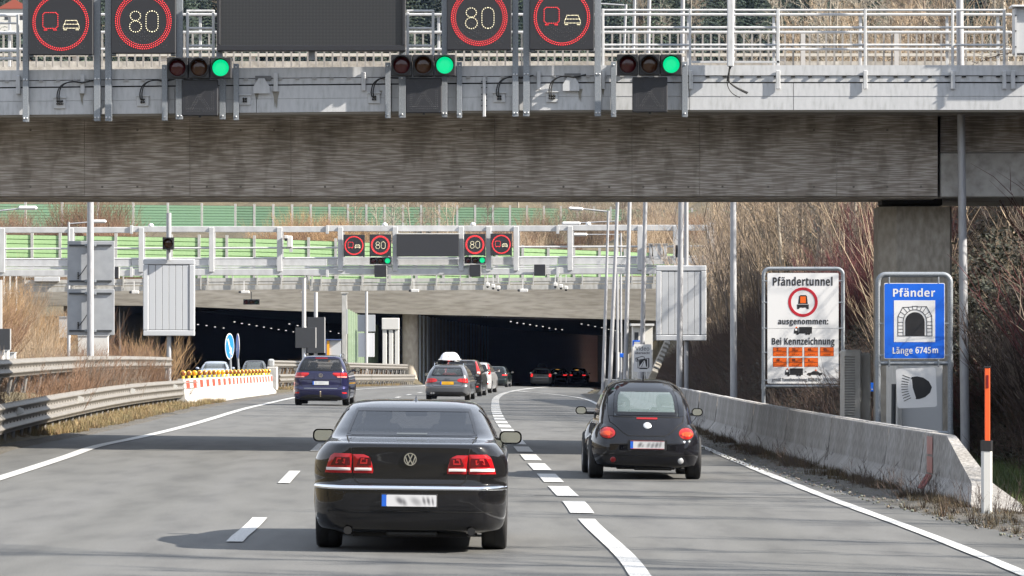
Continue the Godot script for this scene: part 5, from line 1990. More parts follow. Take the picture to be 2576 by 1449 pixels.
func build_barriers() -> void:
	var conc := worn("barrier_concrete", noise(51, 0.03, [[0.0, lin(0.155, 0.146, 0.136)], [0.4, lin(0.25, 0.24, 0.228)], [0.6, lin(0.32, 0.308, 0.293)], [1.0, lin(0.41, 0.40, 0.38)]], 512, FastNoiseLite.TYPE_SIMPLEX_SMOOTH, 6), Vector3(0.9, 0.3, 0.9), Color(1, 1, 1), 0.9, 0.0, noise(52, 0.03, [[0.0, lin(0.6, 0.58, 0.55)], [1.0, Color(1, 1, 1)]], 256), noise(46, 0.08, [], 256), 0.5)
	var marks := []
	var d := 62.3
	while d < 250.0:
		marks.append(d)
		d += 3.78
	var n := marks.size() - 1
	for i in n:
		var label := "grey concrete barrier block in the far part of the row along the right verge"
		if i < 14:
			label = "%s grey concrete barrier block behind the sloping end piece on the right" % ORDER[i]
		elif i == n - 1:
			label = "farthest grey concrete barrier block on the right, by the tunnel mouth"
		var o := thing("concrete_barrier", label, "barrier", Vector3.ZERO, 0.0, "concrete barrier blocks along the right verge")
		var wob := Vector3(rng.randf_range(-0.012, 0.012), 0, 0)
		var prof := []
		for p in jersey():
			prof.append([p[0] + wob.x, p[1]])
		var b := along(barrier_path, prof, marks[i] + 0.022, marks[i + 1] - 0.022, 3)
		for e in [marks[i] + 0.022, marks[i + 1] - 0.022]:
			var poly := PackedVector2Array()
			for p in prof:
				poly.append(Vector2(p[0], p[1]))
			var x := curve_at(barrier_path, e)
			b.ext(poly, -0.0005, 0.0005, Transform3D(Basis(), Vector3(x, ground(x, e), -e)))
		put(b, "block", conc, o)
		b = MB.new()
		var xm := curve_at(barrier_path, marks[i])
		b.box(Vector3(xm + 0.32, ground(xm, marks[i]) + 0.853, -marks[i] - 1.9), Vector3(0.09 + rng.randf() * 0.03, 0.012, 3.5), Basis(Vector3.UP, -atan((curve_at(barrier_path, marks[i + 1]) - xm) / 3.78)))
		put(b, "top_crust", worn("pale_crust", noise(53, 0.05, [[0.0, lin(0.2, 0.19, 0.18)], [1.0, lin(0.45, 0.44, 0.42)]], 128), Vector3(1, 1, 1)), o)
	# the end piece: its top stops early and its end face leans
	var o := thing("barrier_end_piece", "sloping end piece of the concrete barrier with red reflector strips", "barrier")
	var b := MB.new()
	var rows := []
	var prof := jersey()
	for i in 9:
		var t := i / 8.0
		var row := PackedVector3Array()
		for p in prof:
			var lead: float = lerpf(56.2, 60.3, clampf(p[1] / 0.85, 0.0, 1.0))
			var dd: float = lerpf(lead, 62.28, t)
			var x := curve_at(barrier_path, dd)
			row.append(Vector3(x + p[0], ground(x, dd) + p[1], -dd))
		rows.append(row)
	b.grid(rows)
	var r0: PackedVector3Array = rows[0]
	for i in 6:
		b.quad(r0[i], r0[13 - i], r0[12 - i], r0[i + 1])
	put(b, "block", conc, o)
	for k in [[0.80, 0.56], [0.53, 0.31], [0.29, 0.10]]:
		b = MB.new()
		var row := []
		for y in [k[1], k[0]]:
			var xo := 0.0
			for i in prof.size() - 1:
				if y >= prof[i][1] and y <= prof[i + 1][1]:
					xo = lerpf(prof[i][0], prof[i + 1][0], (y - prof[i][1]) / (prof[i + 1][1] - prof[i][1]))
					break
			var dd: float = 62.2 - 0.9 * (1.0 - y)
			row.append([xo, y, dd])
		var q := []
		for e in [[0, 0.0], [0, 0.55], [1, 0.55], [1, 0.0]]:
			var rr: Array = row[e[0]]
			var dd: float = rr[2] - e[1]
			var x := curve_at(barrier_path, dd)
			q.append(Vector3(x + rr[0] - 0.012, ground(x, dd) + rr[1], -dd))
		b.quad(q[1], q[0], q[3], q[2])
		b.quad(q[0], q[1], q[2], q[3])
		put(b, "reflector_strip", flat("reflector_red", Color(0.16, 0.008, 0.012), 0.35), o)
	# white delineator with an orange snow pole
	var dp := road_at(2482, 1297)
	dp.y = terrain(dp.x, -dp.z) + 0.02
	o = thing("delineator_post", "white marker post with black band and orange snow pole at the barrier end", "marker post", dp)
	var s := F / -dp.z
	var h := 197.0 / s
	var tri := PackedVector2Array([Vector2(-0.068, 0.0), Vector2(-0.05, 0.035), Vector2(0.05, 0.035), Vector2(0.068, 0.0), Vector2(0.04, -0.06), Vector2(-0.04, -0.06)])
	var up := Basis(Vector3(1, 0, 0), Vector3(0, 0, -1), Vector3(0, 1, 0))
	b = MB.new()
	b.ext(tri, -0.1, h * 0.865, Transform3D(up, Vector3.ZERO))
	put(b, "shaft", flat("post_white", Color(0.55, 0.55, 0.53), 0.5), o)
	b = MB.new()
	b.ext(PackedVector2Array([Vector2(-0.075, -0.002), Vector2(-0.055, 0.042), Vector2(0.055, 0.042), Vector2(0.075, -0.002), Vector2(0.045, -0.065), Vector2(-0.045, -0.065)]), h * 0.866, h, Transform3D(up, Vector3.ZERO))
	put(b, "black_band", flat("band_black", Color(0.012, 0.012, 0.014), 0.5), o)
	b = MB.new()
	b.box(Vector3(0, h * 0.72, 0.037), Vector3(0.042, h * 0.21, 0.008), Basis(), 0.002)
	put(b, "reflector", flat("reflector_red", Color(0.16, 0.008, 0.012), 0.35), o)
	b = MB.new()
	b.box(Vector3(0.008, h + 0.44, 0.0), Vector3(0.064, 0.9, 0.03), Basis(), 0.006)
	put(b, "snow_pole", flat("snow_pole_orange", Color(0.75, 0.10, 0.018), 0.55), o)
	b = MB.new()
	b.box(Vector3(0.008, h + 0.895, 0.0), Vector3(0.08, 0.02, 0.04), Basis(), 0.005)
	put(b, "cap", flat("band_black", Color(0.012, 0.012, 0.014), 0.5), o)
	b = MB.new()
	b.box(Vector3(0.008, h + 0.72, 0.017), Vector3(0.03, 0.16, 0.006), Basis(), 0.003)
	put(b, "reflector", flat("reflector_red", Color(0.16, 0.008, 0.012), 0.35), o)
	build_guards()


func wave(n: int, pitch: float, top: float, deep := 0.08) -> Array:   # corrugated rail, bottom to top, bulging towards +x
	var p := []
	var k := n * 10
	for i in k + 1:
		var t := float(i) / k * n
		p.append([0.08 - deep * pow(absf(cos(PI * t)), 1.3), top - pitch * n + pitch * t])
	return p


func rail_run(label: String, path: Array, d0: float, d1: float, n_wave: int, pitch: float, top: float, side: float, posts: bool, group: String, slant := false) -> void:
	var o := thing("guard_rail", label, "guard rail", Vector3.ZERO, 0.0, group)
	var beige := worn("rail_beige", noise(55, 0.03, [[0.0, lin(0.095, 0.086, 0.074)], [0.45, lin(0.158, 0.147, 0.131)], [1.0, lin(0.205, 0.193, 0.176)]], 256, FastNoiseLite.TYPE_SIMPLEX_SMOOTH, 5), Vector3(0.8, 1.5, 0.3), Color(1, 1, 1), 0.5, 0.15)
	var steel := flat("rail_post", Color(0.17, 0.165, 0.16), 0.6, 0.3)
	var d := d0
	while d < d1 - 0.5:
		var e := minf(d + 4.0, d1)
		var off := wave(n_wave, pitch, top)
		for p in off:
			p[0] += side
		var b := along(path, off, d, e + 0.12, 5)
		var back := []
		for p in off:
			back.append([p[0] - 0.006, p[1]])
		back.reverse()
		var bb := along(path, back, d, e + 0.12, 5)
		b.v.append_array(bb.v)
		b.n.append_array(bb.n)
		put(b, "beam", beige, o)
		b = MB.new()
		for k in 5:
			var dd := d + 0.4 + k * 0.8
			if dd > e:
				break
			var x := curve_at(path, dd) + side
			for w in n_wave - 1 if n_wave > 1 else 1:
				var y := top - pitch * (1.0 + w)
				b.box(Vector3(x + 0.006, ground(x, dd) + y, -dd), Vector3(0.02, 0.035, 0.035))
		put(b, "bolt", steel, o).set_meta("kind", "stuff")
		d = e
	if posts:
		d = d0 + 0.6
		var k := 0
		while d < d1:
			var x := curve_at(path, d) + side
			var y0 := terrain(x - 0.1, d) - 0.1
			var b := MB.new()
			var lean := 0.0 if not slant else (0.12 if k % 3 == 0 else (-0.12 if k % 3 == 1 else 0.02))
			var yt := ground(x, d) + top - 0.06
			b.tube([Vector3(x - 0.16 - absf(lean) * 2.0, y0, -d + lean), Vector3(x - 0.06, yt, -d)], 0.038, 5)
			put(b, "post", steel, o)
			d += 1.33 if slant else 2.0
			k += 1


func build_guards() -> void:
	var ret := thing("retaining_board", "dark retaining board between the two left guard rails, holding the raised median", "retaining wall")
	var board := worn("retaining_dark", noise(59, 0.05, [[0.0, lin(0.018, 0.015, 0.012)], [1.0, lin(0.06, 0.05, 0.04)]], 128), Vector3(0.8, 0.2, 0.8), Color(1, 1, 1), 0.95)
	for i in 30:
		put(along(guard_path, [[-0.30, -0.1], [-0.30, 0.72], [-0.38, 0.72]], 60.0 + i * 3.0, 62.98 + i * 3.0, 2), "board", board, ret)
	rail_run("long three wave steel guard rail along the left edge, lower of two", guard_path, 62.0, 152.5, 3, 0.185, 0.8, 0.0, true, "")
	rail_run("two wave steel guard rail raised above the long three wave rail on the left", guard_path, 62.0, 150.0, 2, 0.185, 1.55, -0.75, true, "", true)
	rail_run("two wave steel guard rail beside the tunnel approach, lower of the far pair", guard_path, 237.0, 330.0, 2, 0.23, 0.78, 0.2, true, "")
	rail_run("two wave steel guard rail beside the tunnel approach, upper of the far pair", guard_path, 237.0, 330.0, 2, 0.19, 1.52, -0.35, true, "", true)
	# white reflector wedges on the lower rail
	var rn := 0
	for p in [[37, 1039], [192, 1015], [325, 990], [434, 976]]:
		rn += 1
		var d := 0.0
		var best := 1e9
		for i in 200:
			var dd := 62.0 + i * 0.45
			var x := curve_at(guard_path, dd)
			var e := absf(CX + x * F / dd - p[0])
			if e < best:
				best = e
				d = dd
		var x := curve_at(guard_path, d)
		var o := thing("rail_reflector", "small white reflector wedge on the lower left guard rail, %s from the left" % ORDER[rn - 1], "reflector", Vector3(x + 0.09, ground(x, d) + 0.615, -d), 0.0, "reflector wedges on the left guard rail")
		var b := MB.new()
		b.ext(PackedVector2Array([Vector2(-0.05, -0.08), Vector2(0.07, -0.04), Vector2(0.07, 0.04), Vector2(-0.05, 0.08)]), -0.02, 0.02)
		put(b, "wedge", flat("post_white", Color(0.55, 0.55, 0.53), 0.5), o)
	# white construction barrier with stripes and amber lamps
	var pts := [road_at(474, 1019), road_at(592, 999.5), road_at(694, 987.5)]
	var whitec := worn("white_concrete", noise(57, 0.04, [[0.0, lin(0.27, 0.262, 0.245)], [0.5, lin(0.37, 0.362, 0.345)], [1.0, lin(0.42, 0.412, 0.395)]], 256, FastNoiseLite.TYPE_SIMPLEX_SMOOTH, 5), Vector3(0.8, 0.3, 0.8), Color(1, 1, 1), 0.85)
	var amber := flat("amber_lens", Color(0.75, 0.24, 0.01), 0.2)
	var brown := flat("brown_lens", Color(0.22, 0.07, 0.02), 0.2)
	var yellow := flat("lamp_yellow", Color(0.72, 0.48, 0.03), 0.45)
	var total := 0
	for seg in 2:
		var a: Vector3 = pts[seg]
		var c: Vector3 = pts[seg + 1]
		var o := thing("construction_barrier", ["white concrete barrier with red stripes, nearer of the two under amber lamps", "white concrete barrier with red stripes, farther one under amber lamps"][seg], "barrier", a)
		var run := c - a
		var len := run.length()
		var dirv := run / len
		var nrm := Vector3(-dirv.z, 0, dirv.x).normalized()   # towards the road (+x)
		if nrm.x < 0:
			nrm = -nrm
		var bas := Basis(nrm, Vector3.UP, dirv * -1.0)
		var poly := PackedVector2Array([Vector2(-0.55, -0.1), Vector2(0.03, -0.1), Vector2(0.03, 0.06), Vector2(-0.12, 0.22), Vector2(-0.17, 0.84), Vector2(-0.35, 0.84), Vector2(-0.4, 0.22), Vector2(-0.55, 0.06)])
		var b := MB.new()
		b.ext(poly, -len + 0.15, -0.15, Transform3D(bas, Vector3.ZERO))
		put(b, "block", whitec, o)
		b = MB.new()
		b.ext(PackedVector2Array([Vector2(-0.153, 0.53), Vector2(-0.135, 0.53), Vector2(-0.158, 0.79), Vector2(-0.176, 0.79)]), -len + 0.5, -0.5, Transform3D(bas, Vector3.ZERO))
		put(b, "stripe_board", flat("board_white", Color(0.52, 0.515, 0.50), 0.5), o)
		var ns: int = [8, 13][seg]
		for k in ns:
			b = MB.new()
			var z := -len * (k + 0.55) / ns
			b.ext(PackedVector2Array([Vector2(-0.14, 0.535), Vector2(-0.13, 0.535), Vector2(-0.152, 0.785), Vector2(-0.162, 0.785)]), z - len / ns * 0.24, z + len / ns * 0.24, Transform3D(bas, Vector3.ZERO))
			put(b, "red_stripe", flat("stripe_red", Color(0.62, 0.045, 0.02), 0.5), o)
		var nl: int = [10, 12][seg]
		for k in nl:
			var at := a + bas * Vector3(-0.26, 0.84, -len * (k + 0.45) / nl)
			var is_amber: bool = k in [2, 7, 8] if seg == 0 else k in [10]
			var l := thing("warning_lamp", ("bright amber" if is_amber else "dark brown") + " round warning lamp, %s from the left in the %s row" % [ORDER[k], ["nearer", "farther"][seg]], "warning lamp", at, 0.05, ("amber" if is_amber else "brown") + " warning lamps in the %s row" % ["nearer", "farther"][seg])
			b = MB.new()
			b.lathe([[0.05, 0.0], [0.05, 0.07], [0.03, 0.09], [0.0, 0.09]], 12)
			put(b, "foot", yellow, l)
			var xf := Transform3D(Basis(Vector3.RIGHT, PI / 2), Vector3(0, 0.175, 0))
			b = MB.new()
			b.lathe([[0.0, -0.05], [0.08, -0.045], [0.098, 0.0], [0.098, 0.03], [0.083, 0.034]], 24, xf)
			put(b, "lamp_rim", yellow, l)
			b = MB.new()
			b.lathe([[0.083, 0.032], [0.066, 0.05], [0.04, 0.06], [0.0, 0.062]], 24, xf)
			put(b, "lamp_lens", amber if is_amber else brown, l)
	# box at the far end of that barrier
	var q := px(690, 986, 236)
	var o := thing("barrier_block", "pale concrete block with a lamp at the far end of the striped barrier", "barrier", Vector3(q.x, ground(q.x, 236), -236))
	var b := MB.new()
	b.box(Vector3(-0.1, 0.55, 0), Vector3(0.55, 1.25, 1.2), Basis(), 0.04)
	put(b, "block", whitec, o)
	b = MB.new()
	b.box(Vector3(-0.15, 1.38, 0.2), Vector3(0.34, 0.42, 0.3), Basis(), 0.08)
	put(b, "lantern", flat("lamp_clear", Color(0.4, 0.41, 0.42), 0.15, 0.3), o)
	# two blue keep-right discs, nearly edge-on
	var k := 0
	for e in [[578.0, 871.5, 190.0, 74.0, "left blue round arrow sign above the striped barrier"], [597.5, 872.0, 196.0, -79.0, "right blue round arrow sign above the striped barrier"]]:
		var c := px(e[0], e[1], e[2])
		var base := ground(c.x, e[2])
		o = thing("arrow_sign", e[4], "road sign", Vector3(c.x, base, -e[2]))
		var r: float = 33.0 * e[2] / F
		var up := c.y - base
		b = MB.new()
		b.tube([Vector3(0.09, 0, -0.06), Vector3(0.0, up - 0.2, -0.06)], 0.05, 10)
		put(b, "pole", galvanised(), o)
		var face := Node3D.new()
		face.name = "disc"
		o.add_child(face, true)
		face.position = Vector3(0, up, 0)
		face.rotation.y = deg_to_rad(e[3])
		b = MB.new()
		b.ext(ell(0, 0, r, r, 40), -0.02, 0.0)
		put(b, "rim_plate", flat("board_white", Color(0.52, 0.515, 0.50), 0.5), face)
		b = MB.new()
		b.ext(ell(0, 0, r * 0.92, r * 0.92, 40), 0.0, 0.004)
		b.ext(ell(0, 0, r * 0.92, r * 0.92, 40), -0.024, -0.02)
		put(b, "blue_face", flat("sign_blue", Color(0.01, 0.14, 0.62), 0.4), face)
		b = MB.new()
		var dirn := -1.0 if e[3] < 0 else 1.0
		var arrow := PackedVector2Array()
		for p in [[-0.55, 0.52], [-0.34, 0.62], [0.22, -0.22], [0.42, -0.05], [0.5, -0.66], [-0.12, -0.5], [0.04, -0.34]]:
			arrow.append(Vector2(p[0] * dirn, p[1]) * r)
		b.ext(arrow, 0.004, 0.008)
		put(b, "arrow", flat("board_white", Color(0.52, 0.515, 0.50), 0.5), face)
		k += 1


func pipe_frame(o: Node3D, x0: float, x1: float, y0: float, y1: float, r: float, bar_y: Array) -> void:   # round-cornered tube frame in local metres
	var g := galvanised()
	var b := MB.new()
	var pts := [Vector3(x0, y0, 0), Vector3(x0, y1 - 0.14, 0)]
	for k in 7:
		var a := PI - PI / 2 * k / 6.0
		pts.append(Vector3(x0 + 0.14 + cos(a) * 0.14, y1 - 0.14 + sin(a) * 0.14, 0))
	for k in 7:
		var a := PI / 2 - PI / 2 * k / 6.0
		pts.append(Vector3(x1 - 0.14 + cos(a) * 0.14, y1 - 0.14 + sin(a) * 0.14, 0))
	pts.append(Vector3(x1, y0, 0))
	b.tube(pts, r, 12)
	put(b, "tube_frame", g, o)
	for y in bar_y:
		b = MB.new()
		b.tube([Vector3(x0 + r * 0.5, y, 0), Vector3(x1 - r * 0.5, y, 0)], r * 0.8, 10)
		put(b, "cross_tube", g, o)
		for x in [x0, x1]:
			b = MB.new()
			b.tube([Vector3(x, y - 0.06, 0), Vector3(x, y + 0.06, 0)], r * 1.2, 10)
			put(b, "clamp", g, o)


func build_signs() -> void:
	var white := flat("sign_white", Color(0.66, 0.66, 0.66), 0.4)
	var ink := flat("sign_ink", Color(0.012, 0.012, 0.014), 0.5)
	var red := flat("sign_red", Color(0.42, 0.012, 0.025), 0.45)
	var orange := flat("sign_orange", Color(0.72, 0.115, 0.006), 0.45)
	var back := flat("sign_back", Color(0.35, 0.36, 0.37), 0.5, 0.3)
	# the tall white tunnel sign; local units from the enlarged survey (266.8 per metre)
	var d := 105.0
	var c := px(2019.6, 826, d)
	var base := terrain(c.x, d)
	var o := thing("tunnel_rules_sign", "tall white sign about lorries in the tunnel, in a tube frame", "road sign", c)
	var u := func(x: float, y: float) -> Vector2: return Vector2((x - 541.0) / 266.8, (938.0 - y) / 266.8)
	pipe_frame(o, -0.925, 0.945, base - c.y - 0.2, 1.405, 0.045, [u.call(541, 1302).y])
	var b := MB.new()
	var p0: Vector2 = u.call(318, 1285)
	var p1: Vector2 = u.call(765, 590)
	b.ext(rrect(p0.x, p0.y, p1.x, p1.y, 0.03), 0.03, 0.05)
	put(b, "panel", white, o)
	b = MB.new()
	b.box(Vector3(0, u.call(0, 938).y, 0.0505), Vector3(p1.x - p0.x, 0.006, 0.003))
	put(b, "panel_joint", flat("joint_grey", Color(0.3, 0.3, 0.3), 0.6), o)
	var z := 0.053
	var put_text: Callable = func(s: String, x0: float, x1: float, basey: float, cap: float, m: Material, bold: bool) -> void:
		var a: Vector2 = u.call(x0, basey)
		var e: Vector2 = u.call(x1, basey - cap)
		text(s, a.x, e.x, a.y, e.y - a.y, z, m, o, bold)
	put_text.call("Pfändertunnel", 352.0, 727.0, 669.0, 52.0, ink, true)
	put_text.call("ausgenommen:", 385.0, 700.0, 912.0, 36.0, ink, true)
	put_text.call("Bei Kennzeichnung", 346.0, 740.0, 1040.0, 42.0, ink, true)
	put_text.call("gemäß Tunnelverordnung BGBl II Nr. 395/2001", 346.0, 745.0, 1270.0, 20.0, ink, false)
	b = MB.new()
	var rc: Vector2 = u.call(541, 773)
	ring(b, rc, 75 / 266.8, 93 / 266.8, 0.05, z + 0.001, 48)
	put(b, "red_ring", red, o)
	b = MB.new()
	var body := PackedVector2Array()
	for q in [[511, 784], [517, 735], [525, 729], [558, 729], [566, 735], [572, 784]]:
		body.append(u.call(q[0], q[1]))
	b.ext(body, 0.05, z)
	put(b, "lorry_tank", ink, o)
	b = MB.new()
	var chassis := PackedVector2Array()
	for q in [[504, 816], [504, 796], [503, 793], [503, 788], [579, 788], [579, 793], [577, 796], [577, 816], [563, 816], [563, 809], [552, 806], [541, 809], [530, 806], [518, 809], [518, 816]]:
		chassis.append(u.call(q[0], q[1]))
	b.ext(chassis, 0.05, z)
	put(b, "lorry_axle", ink, o)
	b = MB.new()
	var s0: Vector2 = u.call(524, 779)
	var s1: Vector2 = u.call(559, 737)
	rect(b, s0.x, s0.y, s1.x, s1.y, z, z + 0.003)
	put(b, "orange_square", orange, o)
	# lorries and the escort car
	for q in [[485.0, 928.0, 1.0], [428.0, 1188.0, 1.0]]:
		b = MB.new()
		var bx0: Vector2 = u.call(q[0] + 31, q[1] + 36)
		var bx1: Vector2 = u.call(q[0] + 113, q[1] + 1)
		rect(b, bx0.x, bx0.y, bx1.x, bx1.y, 0.05, z)
		var cab := PackedVector2Array()
		for e in [[0, 42], [0, 30], [3, 14], [8, 8], [28, 8], [28, 36], [113, 37], [113, 42]]:
			cab.append(u.call(q[0] + e[0], q[1] + e[1]))
		b.ext(cab, 0.05, z + 0.0005)
		for w in [22, 78, 94]:
			var wc: Vector2 = u.call(q[0] + w, q[1] + 43)
			b.ext(ell(wc.x, wc.y, 0.03, 0.03, 14), 0.05, z + 0.001)
		put(b, "lorry_pictogram", ink, o).set_meta("kind", "stuff")
		b = MB.new()
		var wp0: Vector2 = u.call(q[0] + 6, q[1] + 24)
		var wp1: Vector2 = u.call(q[0] + 20, q[1] + 12)
		rect(b, wp0.x, wp0.y, wp1.x, wp1.y, z, z + 0.002)
		put(b, "lorry_window", white, o)
		b = MB.new()
		var rl: Vector2 = u.call(q[0] + 15, q[1] + 4)
		b.ext(ell(rl.x, rl.y, 0.022, 0.018, 10), 0.05, z)
		put(b, "orange_beacon", orange, o)
	b = MB.new()
	var sil := PackedVector2Array()
	for e in [[567, 1230], [567, 1222], [575, 1218], [590, 1216], [604, 1207], [632, 1207], [646, 1217], [662, 1219], [662, 1230]]:
		sil.append(u.call(e[0], e[1]))
	b.ext(sil, 0.05, z)
	put(b, "car_pictogram", ink, o)
	for e in [584, 646]:
		b = MB.new()
		var wc: Vector2 = u.call(e, 1230)
		b.ext(ell(wc.x, wc.y, 0.028, 0.028, 14), 0.05, z + 0.001)
		put(b, "wheel_pictogram", ink, o)
	put_text.call("+", 551.0, 563.0, 1217.0, 14.0, ink, true)
	b = MB.new()
	var bc: Vector2 = u.call(622, 1201)
	b.ext(ell(bc.x, bc.y, 0.026, 0.016, 10), 0.05, z)
	put(b, "orange_beacon", orange, o)
	var words := ["2...", "33...", "44...", "55...", "66...", "88...", "x..."]
	for i in 7:
		var x: float = 353.5 + (i % 4) * 98.6
		var y: float = 1058.0 if i < 4 else 1124.0
		b = MB.new()
		var a: Vector2 = u.call(x, y + 54)
		var e: Vector2 = u.call(x + 84, y)
		rect(b, a.x - 0.006, a.y - 0.006, e.x + 0.006, e.y + 0.006, 0.05, z - 0.001)
		put(b, "plate_edge", ink, o)
		b = MB.new()
		rect(b, a.x, a.y, e.x, e.y, 0.05, z)
		put(b, "orange_plate", orange, o)
		b = MB.new()
		rect(b, a.x, (a.y + e.y) / 2 - 0.006, e.x, (a.y + e.y) / 2 + 0.003, z, z + 0.0015)
		put(b, "plate_line", ink, o)
		text(words[i], a.x + (0.08 if i else 0.08), a.x + (0.21 if i else 0.2), a.y + 0.12, 0.066, z + 0.001, ink, o, true)
		text("....", a.x + 0.08, a.x + 0.24, a.y + 0.028, 0.05, z + 0.001, ink, o, true)
	for y in [640, 775, 938, 1090, 1265]:
		for s in [-1, 1]:
			b = MB.new()
			var yy: float = u.call(0, y).y
			b.box(Vector3(s * 0.885, yy, 0.02), Vector3(0.17, 0.03, 0.05), Basis(), 0.006)
			put(b, "clip", galvanised(), o)
	# blue tunnel sign, nearer
	d = 74.0
	var near := d / 82.0
	c = px(2299, 807, d)
	base = c.y - (c.y - terrain(c.x, d)) / near
	o = thing("tunnel_name_sign", "blue tunnel sign with a stone arch picture and length, in a tube frame", "road sign", c)
	o.scale = Vector3.ONE * near
	u = func(x: float, y: float) -> Vector2: return Vector2((x - 1247.0) / 341.6, (892.5 - y) / 341.6)
	pipe_frame(o, -0.66, 0.67, base - c.y - 0.2, 0.85, 0.05, [u.call(0, 1160).y, u.call(0, 1598).y])
	b = MB.new()
	p0 = u.call(1057, 1132)
	p1 = u.call(1440, 655)
	b.ext(rrect(p0.x, p0.y, p1.x, p1.y, 0.03), 0.04, 0.056)
	put(b, "panel_edge", white, o)
	b = MB.new()
	b.ext(rrect(p0.x + 0.012, p0.y + 0.012, p1.x - 0.012, p1.y - 0.012, 0.025), 0.04, 0.059)
	put(b, "blue_panel", flat("motorway_blue", Color(0.004, 0.11, 0.60), 0.4), o)
	z = 0.060
	put_text = func(s: String, x0: float, x1: float, basey: float, cap: float, m: Material, bold: bool) -> void:
		var a: Vector2 = u.call(x0, basey)
		var e: Vector2 = u.call(x1, basey - cap)
		text(s, a.x, e.x, a.y, e.y - a.y, z, m, o, bold)
	b = MB.new()
	p0 = u.call(1120, 1026)
	p1 = u.call(1379, 764)
	rect(b, p0.x, p0.y, p1.x, p1.y, 0.05, 0.0615)
	put(b, "white_square", white, o)
	put_text.call("Pfänder", 1114.0, 1378.0, 741.0, 50.0, white, true)
	put_text.call("Länge", 1112.0, 1237.0, 1099.0, 40.0, white, true)
	put_text.call("6745", 1255.0, 1353.0, 1097.0, 40.0, white, true)
	put_text.call("m", 1362.0, 1397.0, 1096.0, 38.0, white, true)
	b = MB.new()
	var door := PackedVector2Array([u.call(1191, 987)])
	door.append(u.call(1313, 987))
	for k in 17:
		var a := PI * k / 16.0
		door.append(u.call(1252 + cos(a) * 61, 899 - sin(a) * 61))
	b.ext(door, 0.05, 0.065)
	put(b, "tunnel_mouth", ink, o)
	var lw := 0.011
	b = MB.new()
	var inner := []
	inner.append(u.call(1178, 987))
	for k in 17:
		var a := PI - PI * k / 16.0
		inner.append(u.call(1252 + cos(a) * 74, 897 - sin(a) * 74))
	inner.append(u.call(1327, 987))
	line2(b, inner, lw, 0.05, 0.064)
	put(b, "arch_line", ink, o)
	b = MB.new()
	var outer := []
	for q in [[1145, 987], [1145, 866], [1176, 808], [1236, 805], [1236, 801], [1266, 801], [1266, 804], [1325, 803], [1358, 862], [1360, 987], [1145, 987]]:
		outer.append(u.call(q[0], q[1]))
	line2(b, outer, lw, 0.05, 0.0645)
	put(b, "arch_outline", ink, o)
	for q in [[[1145, 966], [1178, 966]], [[1145, 945], [1178, 945]], [[1145, 924], [1178, 924]], [[1145, 902], [1178, 902]], [[1327, 963], [1360, 963]], [[1327, 942], [1360, 942]], [[1327, 921], [1360, 921]], [[1327, 899], [1360, 899]], [[1145, 866], [1182, 876]], [[1163, 838], [1190, 857]], [[1176, 808], [1204, 840]], [[1208, 807], [1222, 830]], [[1236, 805], [1240, 824]], [[1266, 804], [1264, 824]], [[1296, 804], [1283, 830]], [[1325, 803], [1300, 840]], [[1342, 836], [1315, 857]], [[1358, 862], [1323, 876]]]:
		b = MB.new()
		line2(b, [u.call(q[0][0], q[0][1]), u.call(q[1][0], q[1][1])], lw * 0.9, 0.05, 0.0635)
		put(b, "stone_line", ink, o)
	for y in [640, 1160]:
		for x in [1090, 1400]:
			b = MB.new()
			var q: Vector2 = u.call(x, y)
			b.box(Vector3(q.x, q.y, 0.03), Vector3(0.03, 0.13, 0.06), Basis(), 0.008)
			put(b, "clip", galvanised(), o)
	for y in [910, 1110]:
		for s in [-1, 1]:
			b = MB.new()
			b.box(Vector3(s * 0.62, u.call(0, y).y, 0.02), Vector3(0.16, 0.03, 0.05), Basis(), 0.006)
			put(b, "clip", galvanised(), o)
	# the tilted headlamp sign hung in the same frame
	c = px(2305.5, 975.5, d - 0.07)
	o = thing("headlamp_sign", "tilted square white sign with a black headlamp, hung below the blue sign", "road sign", c)
	o.scale = Vector3.ONE * near
	o.rotation.z = deg_to_rad(-2.4) * -1.0
	u = func(x: float, y: float) -> Vector2: return Vector2((x - 1255.0) / 341.6, (1312.0 - y) / 341.6)
	b = MB.new()
	b.ext(rrect(-0.365, -0.365, 0.365, 0.365, 0.05), -0.01, 0.004)
	put(b, "panel", white, o)
	b = MB.new()
	var bulb := PackedVector2Array()
	for q in [[1222, 1255], [1228, 1243], [1262, 1240], [1300, 1250], [1334, 1275], [1352, 1312], [1340, 1345], [1308, 1372], [1272, 1383], [1250, 1384], [1240, 1366]]:
		bulb.append(u.call(q[0], q[1]))
	bulb.append(u.call(1220, 1300))
	b.ext(bulb, 0.0, 0.007)
	put(b, "headlamp_picture", ink, o)
	b = MB.new()
	line2(b, [u.call(1224, 1262), u.call(1226, 1310), u.call(1243, 1372)], 0.028, 0.0, 0.009)
	put(b, "headlamp_glass", white, o)
	for k in 10:
		var t := k / 9.0
		b = MB.new()
		var y := lerpf(1238, 1384, t)
		line2(b, [u.call(lerpf(1173, 1174, t) - 12 * sin(PI * t), y - 8 + 16 * t), u.call(lerpf(1214, 1216, t) - 16 * sin(PI * t), y + lerpf(10, -10, t))], 0.013, 0.0, 0.007)
		put(b, "ray", ink, o)
	# camera notice
	d = 164.0
	c = px(1616, 900.5, d)
	o = thing("video_sign", "small white sign reading Video überwacht with a camera picture, on a lamp pole", "road sign", c)
	var sc := d / F
	b = MB.new()
	b.ext(rrect(-22.5 * sc, -34.5 * sc, 22.5 * sc, 34.5 * sc, 0.05), 0.12, 0.14)
	put(b, "panel", white, o)
	text("Video", -17.5 * sc, 17.0 * sc, 18.5 * sc, 10.0 * sc, 0.142, ink, o, false)
	text("überwacht", -18.0 * sc, 18.0 * sc, 9.8 * sc, 5.8 * sc, 0.142, ink, o, true)
